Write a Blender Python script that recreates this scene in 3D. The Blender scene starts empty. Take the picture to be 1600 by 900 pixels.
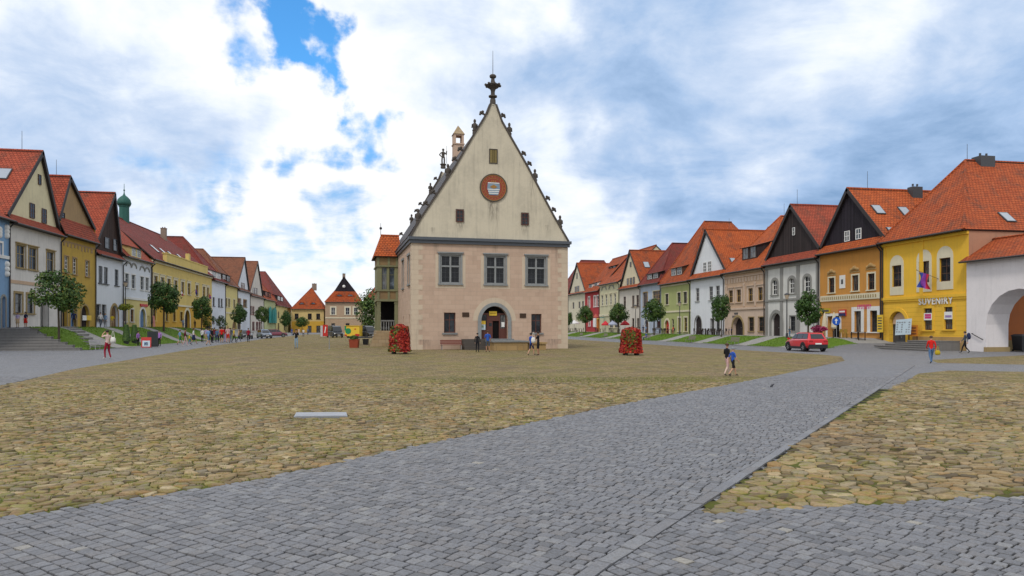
import bpy, bmesh, math, random
from mathutils import Vector, Matrix
R_ = random.Random(7)
PI = math.pi
rad = math.radians
scene = bpy.context.scene
COL = scene.collection

# ------------------------------------------------------------------ camera
CH = 2.0                    # eye height above the square
FPX = 1100.0                # focal length in pixels of the 1600 px wide photograph
HORY = 511.0                # row of the horizon
YAW = rad(10.3)             # the camera looks this far to the right of the square's long axis (+Y)
cY, sY = math.cos(YAW), math.sin(YAW)
cam_d = bpy.data.cameras.new('camera'); cam = bpy.data.objects.new('camera', cam_d); COL.objects.link(cam)
cam.location = (0, 0, CH); cam.rotation_euler = (PI/2, 0, -YAW)
cam_d.sensor_width = 36; cam_d.lens = FPX*36/1600; cam_d.shift_y = (HORY-450)/1600
cam_d.clip_start = .1; cam_d.clip_end = 6000
scene.camera = cam

# ------------------------------------------------------------------ sun, exposure
SUN_EL, SUN_AZ = rad(52), rad(215)      # azimuth clockwise from +Y: over the left shoulder
sl = bpy.data.lights.new('sun', 'SUN'); sun = bpy.data.objects.new('sun', sl); COL.objects.link(sun)
sl.energy = 1.5; sl.angle = rad(10); sl.color = (1, .95, .87)
sd = Vector((math.sin(SUN_AZ)*math.cos(SUN_EL), math.cos(SUN_AZ)*math.cos(SUN_EL), math.sin(SUN_EL)))
sun.rotation_euler = (-sd).to_track_quat('-Z', 'Y').to_euler()
vs = scene.view_settings
vs.view_transform = 'Standard'; vs.look = 'None'; vs.gamma = 1; vs.exposure = 0.12
scene.cycles.max_bounces = 6; scene.cycles.diffuse_bounces = 3; scene.cycles.glossy_bounces = 3
scene.cycles.use_denoising = True

# ------------------------------------------------------------------ node helper
class NT:
    def __init__(s, tree): s.t = tree; tree.nodes.clear()
    def n(s, typ, **kw):
        nd = s.t.nodes.new(typ)
        for k, v in kw.items():
            if k.startswith('i_'):
                key = k[2:]
                nd.inputs[int(key) if key.isdigit() else key.replace('_', ' ')].default_value = v
            else: setattr(nd, k, v)
        return nd
    def l(s, a, b): s.t.links.new(a, b)
    def put(s, sock, v):
        if isinstance(v, (int, float)): sock.default_value = v
        elif isinstance(v, (tuple, list)): sock.default_value = tuple(v)+((1,) if len(v) == 3 and sock.type == 'RGBA' else ())
        else: s.l(v, sock)
    def math(s, op, a, b=0, c=None, clamp=False):
        m = s.n('ShaderNodeMath', operation=op); m.use_clamp = clamp
        s.put(m.inputs[0], a); s.put(m.inputs[1], b)
        if c is not None: s.put(m.inputs[2], c)
        return m.outputs[0]
    def vmath(s, op, a, b=None):
        m = s.n('ShaderNodeVectorMath', operation=op); s.put(m.inputs[0], a)
        if b is not None: s.put(m.inputs[1], b)
        return m
    def mix(s, f, a, b, mode='MIX'):
        m = s.n('ShaderNodeMix', data_type='RGBA', blend_type=mode)
        s.put(m.inputs[0], f); s.put(m.inputs[6], a); s.put(m.inputs[7], b)
        return m.outputs[2]
    def ramp(s, f, lo, hi, a=0.0, b=1.0, smooth=True):
        m = s.n('ShaderNodeMapRange'); m.interpolation_type = 'SMOOTHSTEP' if smooth else 'LINEAR'
        s.put(m.inputs[0], f); s.put(m.inputs[1], lo); s.put(m.inputs[2], hi); s.put(m.inputs[3], a); s.put(m.inputs[4], b)
        return m.outputs[0]
    def noise(s, vec, scale, detail=4, rough=.55, dist=0):
        m = s.n('ShaderNodeTexNoise'); s.put(m.inputs['Scale'], scale); s.put(m.inputs['Detail'], detail)
        s.put(m.inputs['Roughness'], rough); s.put(m.inputs['Distortion'], dist)
        if vec is not None: s.l(vec, m.inputs['Vector'])
        return m.outputs[0]
    def scale(s, vec, sc):
        m = s.n('ShaderNodeMapping'); s.l(vec, m.inputs[0]); m.inputs['Scale'].default_value = sc
        return m.outputs[0]

# ------------------------------------------------------------------ world: Nishita sky behind a broken cloud deck
wd = bpy.data.worlds.new('World'); scene.world = wd; wd.use_nodes = True
W = NT(wd.node_tree)
geo = W.n('ShaderNodeTexCoord').outputs['Generated']
sky = W.n('ShaderNodeTexSky', sky_type='NISHITA', sun_disc=False, sun_elevation=SUN_EL, sun_rotation=SUN_AZ, air_density=1.0, dust_density=.6, ozone_density=2.5)
nrm = W.vmath('NORMALIZE', geo).outputs[0]
wn_ = W.n('ShaderNodeTexNoise'); W.l(nrm, wn_.inputs['Vector']); wn_.inputs['Scale'].default_value = 9; wn_.inputs['Detail'].default_value = 8; wn_.inputs['Roughness'].default_value = .52
ws_ = W.vmath('SCALE', W.vmath('SUBTRACT', wn_.outputs['Color'], (.5, .5, .5)).outputs[0]); ws_.inputs['Scale'].default_value = .26
warp = W.vmath('ADD', nrm, ws_.outputs[0]).outputs[0]      # ragged cloud edges
sep = W.n('ShaderNodeSeparateXYZ'); W.l(nrm, sep.inputs[0])
tint = W.mix(W.ramp(sep.outputs[2], .14, .34), (.66, .80, .92), (.50, 1.12, 1.46))      # deeper blue higher up
bg1 = W.n('ShaderNodeBackground'); W.l(W.mix(1.0, sky.outputs[0], tint, 'MULTIPLY'), bg1.inputs[0]); bg1.inputs[1].default_value = .15
zc = W.math('MAXIMUM', sep.outputs[2], 0.0)
den = W.math('ADD', zc, .22)
comb = W.n('ShaderNodeCombineXYZ')
W.l(W.math('DIVIDE', sep.outputs[0], den), comb.inputs[0]); W.l(W.math('DIVIDE', sep.outputs[1], den), comb.inputs[1])
pl = comb.outputs[0]                                   # the direction projected on the cloud deck
def sky_dir(px, py):
    u, v = (px-800)/FPX, (HORY-py)/FPX
    d = Vector((u*cY+sY, -u*sY+cY, v)); d.normalize(); return d
def blob(px, py, r):                                   # smooth spot round one direction of the sky
    dt = W.vmath('DISTANCE', warp, tuple(sky_dir(px, py))).outputs['Value']
    return W.ramp(dt, r, 0.0)
n_big = W.noise(pl, .95, 6, .55, .25); n_mid = W.noise(pl, 2.6, 9, .62, .3); n_fine = W.noise(pl, 6.0, 6, .6, .5)
hole = None
for px, py, r, a in ((455, 62, .07, .72), (495, 80, .06, .64), (390, 28, .07, .46), (525, 150, .04, .42), (560, 185, .06, .44), (620, 203, .06, .42), (430, 205, .06, .36), (490, 225, .055, .40),
                     (300, 305, .10, .40), (370, 305, .09, .42), (310, 345, .09, .40), (560, 345, .09, .41), (450, 400, .10, .32), (220, 300, .08, .34)):
    b = W.math('MULTIPLY', blob(px, py, r), a)
    hole = b if hole is None else W.math('MAXIMUM', hole, b)
cov = W.math('ADD', W.math('ADD', W.math('MULTIPLY', n_mid, .62), W.math('MULTIPLY', n_fine, .38)), .20)
cov = W.math('SUBTRACT', cov, hole)
mask = W.ramp(cov, .21, .55)
# thickness of the deck: white where thin and lit, blue-grey where thick
dark = None
for px, py, r, a in ((1000, 60, .34, .48), (1150, 210, .42, .58), (1450, 230, .45, .66), (1300, 330, .30, .46), (1150, 400, .16, .3), (1560, 80, .35, .30), (860, 200, .22, .30), (130, 135, .2, .40), (60, 190, .22, .40), (240, 160, .18, .32), (340, 190, .12, .22), (900, 330, .12, .12)):
    b = W.math('MULTIPLY', blob(px, py, r), a)
    dark = b if dark is None else W.math('ADD', dark, W.math('MULTIPLY', b, W.math('SUBTRACT', 1, dark)))
brt = None
for px, py, r, a in ((830, 15, .10, .45), (1230, 140, .20, .26), (1390, 20, .14, .36), (1170, 285, .13, .34), (940, 330, .12, .40), (880, 250, .10, .36), (985, 360, .08, .2), (1080, 10, .1, .2), (200, 40, .2, .3), (470, 170, .22, .3), (600, 270, .2, .3)):
    b = W.math('MULTIPLY', blob(px, py, r), a)
    brt = b if brt is None else W.math('ADD', brt, b)
thick = W.math('ADD', W.math('SUBTRACT', dark, brt), W.math('MULTIPLY', W.math('SUBTRACT', W.math('ADD', W.math('MULTIPLY', n_big, .45), W.math('MULTIPLY', n_mid, .55)), .5), 2.7))
tf = W.ramp(thick, -.10, 1.02, smooth=False)
cr = W.n('ShaderNodeValToRGB'); W.l(tf, cr.inputs[0])
els = cr.color_ramp.elements
els[0].position = 0; els[0].color = (.95, .965, .99, 1)
els[1].position = 1; els[1].color = (.21, .35, .57, 1)
for p, c in ((.20, (.80, .87, .97, 1)), (.42, (.58, .69, .87, 1)), (.68, (.38, .53, .77, 1))):
    e = els.new(p); e.color = c
ccol = W.mix(W.ramp(sep.outputs[2], .13, .0, 0, .55), cr.outputs[0], (.93, .96, 1.0))
bg2 = W.n('ShaderNodeBackground'); W.l(ccol, bg2.inputs[0]); bg2.inputs[1].default_value = 1.0
ms = W.n('ShaderNodeMixShader'); W.l(mask, ms.inputs[0]); W.l(bg1.outputs[0], ms.inputs[1]); W.l(bg2.outputs[0], ms.inputs[2])
wo = W.n('ShaderNodeOutputWorld'); W.l(ms.outputs[0], wo.inputs[0])

# ------------------------------------------------------------------ geometry helpers
class MB:
    """collects faces; build() links them as one mesh with metre-scaled UVs"""
    def __init__(s): s.v = []; s.f = []; s.m = []; s.a = []
    def vert(s, *p): s.v.append(tuple(p)); return len(s.v)-1
    def face(s, pts, m=0, a=0.0):
        i = len(s.v); s.v.extend(tuple(p) for p in pts); s.f.append(tuple(range(i, i+len(pts)))); s.m.append(m); s.a.append(a)
    def box(s, x0, y0, z0, x1, y1, z1, m=0, a=0.0, skip=''):
        i = len(s.v)
        s.v += [(x0,y0,z0),(x1,y0,z0),(x1,y1,z0),(x0,y1,z0),(x0,y0,z1),(x1,y0,z1),(x1,y1,z1),(x0,y1,z1)]
        for k, q in (('b',(3,2,1,0)),('t',(4,5,6,7)),('f',(0,1,5,4)),('r',(1,2,6,5)),('k',(2,3,7,6)),('l',(3,0,4,7))):
            if k in skip: continue
            s.f.append(tuple(i+j for j in q)); s.m.append(m); s.a.append(a)
    def obox(s, c, ax, ay, az, m=0, a=0.0):
        """box from a centre and three half-axis vectors"""
        c, ax, ay, az = map(Vector, (c, ax, ay, az)); i = len(s.v)
        for sz in (-1, 1):
            for sx, sy in ((-1,-1),(1,-1),(1,1),(-1,1)): s.v.append(tuple(c+ax*sx+ay*sy+az*sz))
        for q in ((3,2,1,0),(4,5,6,7),(0,1,5,4),(1,2,6,5),(2,3,7,6),(3,0,4,7)):
            s.f.append(tuple(i+j for j in q)); s.m.append(m); s.a.append(a)
    def slab(s, pts, t, m=0, mside=None):
        """a polygon given thickness t against its normal"""
        pts = [Vector(p) for p in pts]
        n = Vector((0,0,0))
        for k in range(len(pts)):
            p, q = pts[k], pts[(k+1) % len(pts)]
            n += p.cross(q)
        n.normalize(); lo = [p-n*t for p in pts]; ms_ = m if mside is None else mside
        s.face(pts, m); s.face(lo[::-1], ms_)
        for k in range(len(pts)):
            j = (k+1) % len(pts); s.face([pts[j], pts[k], lo[k], lo[j]], ms_)
    def prism(s, poly, y0, y1, m=0, m2=None):
        """polygon in x,z (counter-clockwise seen from -y) extruded from y0 (front) to y1"""
        s.face([(x, y0, z) for x, z in poly], m); s.face([(x, y1, z) for x, z in poly][::-1], m)
        for k in range(len(poly)):
            (xa, za), (xb, zb) = poly[k], poly[(k+1) % len(poly)]
            s.face([(xb, y0, zb), (xa, y0, za), (xa, y1, za), (xb, y1, zb)], m if m2 is None else m2)
    def tube(s, p0, p1, r0, r1=None, n=8, m=0, caps=True):
        p0, p1 = Vector(p0), Vector(p1); r1 = r0 if r1 is None else r1
        d = (p1-p0).normalized(); a = d.orthogonal().normalized(); b = d.cross(a); i = len(s.v)
        for p, r in ((p0, r0), (p1, r1)):
            for k in range(n):
                t = 2*PI*k/n; s.v.append(tuple(p+a*(r*math.cos(t))+b*(r*math.sin(t))))
        for k in range(n):
            j = (k+1) % n; s.f.append((i+k, i+j, i+n+j, i+n+k)); s.m.append(m); s.a.append(0)
        if caps:
            s.f.append(tuple(i+k for k in range(n))[::-1]); s.m.append(m); s.a.append(0)
            s.f.append(tuple(i+n+k for k in range(n))); s.m.append(m); s.a.append(0)
    def path(s, pts, r, n=6, m=0):
        for a, b in zip(pts, pts[1:]): s.tube(a, b, r, r, n, m)
    def lathe(s, prof, c=(0,0,0), n=12, m=0, sx=1, sy=1, a0=0):
        i = len(s.v); c = Vector(c)
        for r, z in prof:
            for k in range(n):
                t = 2*PI*k/n+a0; s.v.append((c.x+r*sx*math.cos(t), c.y+r*sy*math.sin(t), c.z+z))
        for q in range(len(prof)-1):
            for k in range(n):
                j = (k+1) % n; s.f.append((i+q*n+k, i+q*n+j, i+(q+1)*n+j, i+(q+1)*n+k)); s.m.append(m); s.a.append(0)
        s.f.append(tuple(i+k for k in range(n))[::-1]); s.m.append(m); s.a.append(0)
        e = i+(len(prof)-1)*n; s.f.append(tuple(e+k for k in range(n))); s.m.append(m); s.a.append(0)
    def ball(s, c, r, m=0, n=8, sz=1.0):
        s.lathe([(max(.001, r*math.sin(PI*k/6)), -r*sz*math.cos(PI*k/6)) for k in range(7)], c, n, m)
    def build(s, name, mats, parent=None, smooth=False, uv=True, loc=None, rz=0, attr=None):
        me = bpy.data.meshes.new(name); me.from_pydata(s.v, [], s.f)
        if not isinstance(mats, (list, tuple)): mats = [mats]
        for m in mats: me.materials.append(m)
        me.polygons.foreach_set('material_index', s.m)
        if smooth: me.polygons.foreach_set('use_smooth', [True]*len(s.f))
        if attr:
            at = me.attributes.new(attr, 'FLOAT', 'FACE'); at.data.foreach_set('value', s.a)
        me.update()
        if uv and len(s.f) < 60000:
            L = me.uv_layers.new(name='UVMap'); out = [0.0]*(2*len(me.loops)); vv = me.vertices
            for p in me.polygons:
                n = p.normal
                if abs(n.z) > .97: u = Vector((1,0,0)); w = Vector((0,1,0))
                else:
                    u = Vector((-n.y, n.x, 0)).normalized(); w = n.cross(u)
                for li in p.loop_indices:
                    c = vv[me.loops[li].vertex_index].co; out[2*li] = c.dot(u); out[2*li+1] = c.dot(w)
            L.data.foreach_set('uv', out)
        o = bpy.data.objects.new(name, me); COL.objects.link(o)
        if parent is not None: o.parent = parent
        if loc is not None: o.location = loc
        if rz: o.rotation_euler = (0, 0, rz)
        return o

def tag(o, label=None, cat=None, group=None, kind=None):
    if label: o['label'] = label
    if cat: o['category'] = cat
    if group: o['group'] = group
    if kind: o['kind'] = kind
    return o
def thing(name, label, cat, loc=(0,0,0), rz=0, group=None):
    o = bpy.data.objects.new(name, None); COL.objects.link(o); o.empty_display_size = .3
    o.location = loc; o.rotation_euler = (0, 0, rz)
    return tag(o, label, cat, group)
def dup(root, loc, rz=0, label=None, group=None, scale=None):
    r = root.copy(); COL.objects.link(r); r.location = loc; r.rotation_euler = (0, 0, rz)
    if scale is not None: r.scale = scale if isinstance(scale, tuple) else (scale,)*3
    if label: r['label'] = label
    if group: r['group'] = group
    for ch in list(root.children):
        c = ch.copy(); COL.objects.link(c); c.parent = r
        for g in list(ch.children):
            d = g.copy(); COL.objects.link(d); d.parent = c
    return r

# points of the place from where they are seen in the photograph
def ray(px): 
    u = (px-800)/FPX; return Vector((u*cY+sY, -u*sY+cY, 0))
def ground_at(px, py, z=0.0):
    d = (CH-z)*FPX/(py-HORY); v = ray(px)*d; return Vector((v.x, v.y, z))
def depth_of(p): return p[0]*sY+p[1]*cY
class Frame:
    """a facade's own axes: x along it to the viewer's right, y into the building, z up from zb"""
    def __init__(s, O, ex, ey, zb=0.0):
        s.O = Vector((O[0], O[1], 0)); s.ex = Vector((ex[0], ex[1], 0)).normalized(); s.ey = Vector((ey[0], ey[1], 0)).normalized(); s.zb = zb
        s.rz = math.atan2(s.ex.y, s.ex.x)
    def at(s, px, py, y=0.0):
        d = ray(px); t = (y+s.O.dot(s.ey))/d.dot(s.ey); p = d*t-s.O
        return p.dot(s.ex), CH+t*(HORY-py)/FPX-s.zb
    def lray(s, px, py):
        d = ray(px); o = -s.O
        return Vector((o.dot(s.ex), o.dot(s.ey), CH-s.zb)), Vector((d.dot(s.ex), d.dot(s.ey), (HORY-py)/FPX))
    def on_plane(s, px, py, p, n):
        o, d = s.lray(px, py); t = (Vector(p)-o).dot(n)/d.dot(n); return o+d*t
    def world(s, x, y, z): 
        v = s.O+s.ex*x+s.ey*y; return Vector((v.x, v.y, z+s.zb))
def lerp_tab(tab, v):
    if v <= tab[0][0]: return tab[0][1]
    for (a, fa), (b, fb) in zip(tab, tab[1:]):
        if v <= b: return fa+(fb-fa)*(v-a)/(b-a)
    return tab[-1][1]
def sst(v, a, b):
    t = max(0, min(1, (v-a)/(b-a))); return t*t*(3-2*t)
TL = ((110, 1.95), (167, 1.4), (199, .6), (250, .05))
XL, XR = -34.0, 48.0
def gz(x, y):
    """height of the ground: the square is level, its long sides rise to the houses"""
    z = 0.0
    if x < -24: z += lerp_tab(TL, y)*sst(-x, 25.3, 31.8)*sst(y, 66, 71.5)
    if x > 37: z += .88*sst(x, 38.2, 44.2)*sst(y, 56.5, 63)
    return z

# ------------------------------------------------------------------ materials
MATS = {}
def new_mat(name, rough=.85, spec=.3):
    m = bpy.data.materials.new(name); m.use_nodes = True; N = NT(m.node_tree)
    b = N.n('ShaderNodeBsdfPrincipled'); o = N.n('ShaderNodeOutputMaterial'); N.l(b.outputs[0], o.inputs[0])
    b.inputs['Roughness'].default_value = rough; b.inputs['Specular IOR Level'].default_value = spec
    MATS[name] = m
    return m, N, b
def bump(N, b, h, strength=.3, dist=.02):
    n = N.n('ShaderNodeBump'); n.inputs['Strength'].default_value = strength; n.inputs['Distance'].default_value = dist
    N.l(h, n.inputs['Height']); N.l(n.outputs[0], b.inputs['Normal'])
def ocoord(N): return N.n('ShaderNodeTexCoord').outputs['Object']
def uvc(N): return N.n('ShaderNodeTexCoord').outputs['UV']
def plain(name, col, rough=.6, spec=.3, var=.10, metal=0, sc=3.0):
    if name in MATS: return MATS[name]
    m, N, b = new_mat(name, rough, spec)
    n = N.noise(ocoord(N), sc, 4)
    c = N.mix(n, tuple(x*(1-var) for x in col), tuple(min(1, x*(1+var)) for x in col))
    N.l(c, b.inputs['Base Color']); b.inputs['Metallic'].default_value = metal
    return m
def stucco(name, col, dirt=.38, blocks=None):
    """painted lime plaster: broad fading, rain streaks, fine grain"""
    if name in MATS: return MATS[name]
    m, N, b = new_mat(name, .92, .2)
    oc = ocoord(N); n1 = N.noise(oc, .42, 8, .72); n2 = N.noise(oc, 7, 5, .65); st = N.noise(N.scale(oc, (2.2, 2.2, .16)), 1.6, 5, .6)
    k = N.math('ADD', N.math('MULTIPLY', N.ramp(n1, .42, .66), .55), N.math('MULTIPLY', N.ramp(st, .48, .72), .65), clamp=True)
    worn = tuple(c*.60+.03 for c in col)
    c = N.mix(N.math('MULTIPLY', k, dirt*1.6, clamp=True), col, worn)
    c = N.mix(N.math('MULTIPLY', N.ramp(n2, .4, .8), .14), c, tuple(x*.6 for x in col))
    if blocks:
        bw, bh, c2, mort, jit = blocks
        br = N.n('ShaderNodeTexBrick'); N.l(uvc(N), br.inputs['Vector']); br.offset = .5
        br.inputs['Scale'].default_value = 1; br.inputs['Brick Width'].default_value = bw; br.inputs['Row Height'].default_value = bh
        br.inputs['Mortar Size'].default_value = .012; br.inputs['Mortar Smooth'].default_value = .4
        br.inputs['Color1'].default_value = (0, 0, 0, 1); br.inputs['Color2'].default_value = (1, 1, 1, 1)
        c = N.mix(N.math('MULTIPLY', br.outputs['Color'], jit), c, c2)
        c = N.mix(N.math('MULTIPLY', br.outputs['Fac'], .75), c, mort)
        bump(N, b, N.math('SUBTRACT', N.math('MULTIPLY', n2, .3), br.outputs['Fac']), .35, .02)
    else: bump(N, b, N.math('ADD', n2, N.math('MULTIPLY', n1, 1.5)), .25, .02)
    N.l(c, b.inputs['Base Color'])
    return m
def tiles(name, c1, c2, moss=.3):
    """plain clay tiles laid in courses; u along the eave and v up the slope, in metres"""
    if name in MATS: return MATS[name]
    m, N, b = new_mat(name, .85, .25)
    uv = uvc(N); br = N.n('ShaderNodeTexBrick'); N.l(uv, br.inputs['Vector']); br.offset = .5
    br.inputs['Scale'].default_value = 1; br.inputs['Brick Width'].default_value = .34; br.inputs['Row Height'].default_value = .30
    br.inputs['Mortar Size'].default_value = .022; br.inputs['Mortar Smooth'].default_value = .3
    br.inputs['Color1'].default_value = (0, 0, 0, 1); br.inputs['Color2'].default_value = (1, 1, 1, 1)
    n1 = N.noise(N.scale(ocoord(N), (1, 1, .45)), .7, 8, .72); n2 = N.noise(ocoord(N), 3.2, 6, .7)
    f = N.math('ADD', N.math('MULTIPLY', br.outputs['Color'], .55), N.math('MULTIPLY', N.ramp(n2, .3, .7), .45))
    c = N.mix(f, c1, c2)
    c = N.mix(N.math('MULTIPLY', N.ramp(n1, .46, .72), moss*1.5, clamp=True), c, (.085, .05, .035))
    c = N.mix(N.math('MULTIPLY', br.outputs['Fac'], .8), c, tuple(x*.22 for x in c1))
    # each course overhangs the one below it
    vsep = N.n('ShaderNodeSeparateXYZ'); N.l(uv, vsep.inputs[0])
    saw = N.math('FRACT', N.math('DIVIDE', vsep.outputs[1], .30))
    bump(N, b, N.math('SUBTRACT', N.math('SUBTRACT', 1, saw), br.outputs['Fac']), .9, .05)
    N.l(c, b.inputs['Base Color'])
    return m
def boards(name, col, w=.22):
    if name in MATS: return MATS[name]
    m, N, b = new_mat(name, .8, .25)
    uv = uvc(N); s_ = N.n('ShaderNodeSeparateXYZ'); N.l(uv, s_.inputs[0])
    u = N.math('DIVIDE', s_.outputs[0], w); fr_ = N.math('FRACT', u)
    wn = N.n('ShaderNodeTexWhiteNoise', noise_dimensions='1D'); N.l(N.math('FLOOR', u), wn.inputs['W'])
    gr = N.noise(N.scale(ocoord(N), (9, 9, .5)), 2, 5)
    f = N.math('ADD', N.math('MULTIPLY', wn.outputs[0], .6), N.math('MULTIPLY', gr, .5))
    c = N.mix(f, tuple(x*.5 for x in col), tuple(x*1.7 for x in col))
    gap = N.ramp(N.math('ABSOLUTE', N.math('SUBTRACT', fr_, .5)), .42, .5)
    c = N.mix(gap, c, tuple(x*.2 for x in col)); bump(N, b, N.math('SUBTRACT', 1, gap), .6, .03)
    N.l(c, b.inputs['Base Color'])
    return m
def glassy(name, c1=(.010, .012, .015), c2=(.035, .042, .05), curtain=.62):
    """old window glass over a dark room, with pale curtains here and there"""
    if name in MATS: return MATS[name]
    m, N, b = new_mat(name, .12, .28)
    oc = ocoord(N); n = N.noise(oc, 1.3, 3); n2 = N.noise(oc, 5, 2)
    c = N.mix(N.ramp(n, .45, .7), c1, c2); rnd = N.n('ShaderNodeObjectInfo').outputs['Random']; fold = N.noise(N.scale(oc, (6, 6, .4)), 2.0, 3)
    c = N.mix(N.math('MULTIPLY', N.math('GREATER_THAN', rnd, curtain), N.ramp(fold, .40, .62)), c, (.17, .165, .155)); N.l(c, b.inputs['Base Color']); bump(N, b, n2, .06, .02)
    return m
def leafy(name, c1, c2, c3, trans=.25):
    """foliage; each leaf its own tone"""
    m, N, b = new_mat(name, .6, .35)
    at = N.n('ShaderNodeAttribute', attribute_name='tone').outputs['Fac']
    cr = N.n('ShaderNodeValToRGB'); N.l(at, cr.inputs[0]); e = cr.color_ramp.elements
    e[0].color = c1+(1,); e[1].color = c3+(1,); q = e.new(.5); q.color = c2+(1,)
    N.l(cr.outputs[0], b.inputs['Base Color'])
    return m
GLASS = glassy('window_glass'); GLASSD = glassy('dark_window_glass', (.006, .007, .009), (.016, .018, .022), 2.0); GLASS2 = glassy('bright_window_glass', (.04, .055, .07), (.16, .20, .25)); GLASS3 = plain('skylight_glass', (.30, .34, .39), .15, .6)  # skylight glass is pale because the reflected sky is painted into its colour
WHITE = plain('white_paint', (.74, .74, .72), .5); CREAM = stucco('cream_trim', (.66, .60, .44), .2); DARKWOOD = boards('dark_boarding', (.030, .022, .022), .28)
BROWNF = plain('brown_window_paint', (.085, .045, .028), .5); TANST = stucco('tan_stone_trim', (.34, .25, .12), .3); GREYST = stucco('grey_stone_trim', (.27, .265, .25), .3)
BLACK = plain('black_metal', (.015, .015, .017), .4, .5); GREYMET = plain('grey_metal', (.30, .31, .33), .4, .5, .1, .6); DARKGREY = plain('dark_grey_paint', (.06, .062, .068), .5)
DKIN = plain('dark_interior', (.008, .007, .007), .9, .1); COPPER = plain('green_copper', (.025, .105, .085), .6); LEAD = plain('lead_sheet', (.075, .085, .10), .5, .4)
WHITEST = stucco('white_trim', (.72, .71, .68), .15); REDP = plain('red_paint', (.50, .03, .025), .4, .4); YELP = plain('yellow_paint', (.75, .50, .05), .5)
T_OR = tiles('orange_tiles', (.27, .046, .012), (.44, .098, .026), .5); T_OR2 = tiles('bright_orange_tiles', (.33, .060, .014), (.50, .115, .028), .42)
T_RED = tiles('red_tiles', (.26, .046, .024), (.40, .085, .042), .45); T_DK = tiles('dark_red_tiles', (.15, .024, .022), (.24, .048, .032), .45); T_BR = tiles('brown_tiles', (.17, .060, .034), (.28, .115, .062), .45)
# ------------------------------------------------------------------ ground, roads and cobble fields
def stone_tone(N, at, cols):
    cr = N.n('ShaderNodeValToRGB'); N.l(at, cr.inputs[0]); e = cr.color_ramp.elements
    e[0].position = 0; e[0].color = cols[0]+(1,); e[1].position = 1; e[1].color = cols[-1]+(1,)
    for k, c in enumerate(cols[1:-1]):
        q = e.new((k+1)/(len(cols)-1)); q.color = c+(1,)
    return cr.outputs[0]
SETT_C = [(.135,.138,.152), (.165,.169,.186), (.178,.182,.202), (.192,.196,.215), (.186,.182,.190), (.206,.211,.232), (.24,.242,.25), (.38,.35,.29)]
COB_C = [(.092,.070,.042), (.210,.152,.076), (.300,.212,.105), (.205,.175,.125), (.355,.258,.132), (.280,.235,.158), (.295,.180,.075), (.44,.355,.22)]
GRASS_C = (.11, .12, .012)
def world_pos(N): return N.n('ShaderNodeNewGeometry').outputs['Position']
def moss_mask(N, pos):
    a = N.noise(pos, .30, 5, .65); b = N.noise(pos, 1.6, 5, .75)
    return N.ramp(N.math('ADD', N.math('MULTIPLY', a, .62), N.math('MULTIPLY', b, .38)), .41, .58)
def sett_far():
    m, N, b = new_mat('sett_paving', .7, .35)
    pos = world_pos(N); mp = N.n('ShaderNodeMapping'); N.l(pos, mp.inputs[0]); mp.inputs['Rotation'].default_value = (0, 0, rad(45.5))
    br = N.n('ShaderNodeTexBrick'); N.l(mp.outputs[0], br.inputs['Vector']); br.offset = .5
    br.inputs['Scale'].default_value = 1; br.inputs['Brick Width'].default_value = .135; br.inputs['Row Height'].default_value = .126
    br.inputs['Mortar Size'].default_value = .010; br.inputs['Mortar Smooth'].default_value = .3
    br.inputs['Color1'].default_value = (0, 0, 0, 1); br.inputs['Color2'].default_value = (1, 1, 1, 1)
    c = stone_tone(N, N.math('ADD', N.math('MULTIPLY', br.outputs['Color'], .72), N.math('MULTIPLY', N.noise(pos, .8, 5), .2)), SETT_C)
    big = N.noise(pos, .12, 4); c = N.mix(N.math('MULTIPLY', N.ramp(big, .4, .7), .2), c, (.25, .24, .22)); spk = N.noise(pos, .9, 10, .84); c = N.mix(N.math('MULTIPLY', N.ramp(spk, .45, .36), .7), c, (.09, .092, .105)); c = N.mix(N.math('MULTIPLY', N.ramp(spk, .55, .64), .6), c, (.30, .305, .33))
    c = N.mix(N.math('MULTIPLY', br.outputs['Fac'], .85), c, (.045, .042, .038))
    N.l(c, b.inputs['Base Color']); bump(N, b, N.math('SUBTRACT', N.math('MULTIPLY', N.noise(pos, 30, 3), .3), br.outputs['Fac']), .6, .02)
    return m
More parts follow.
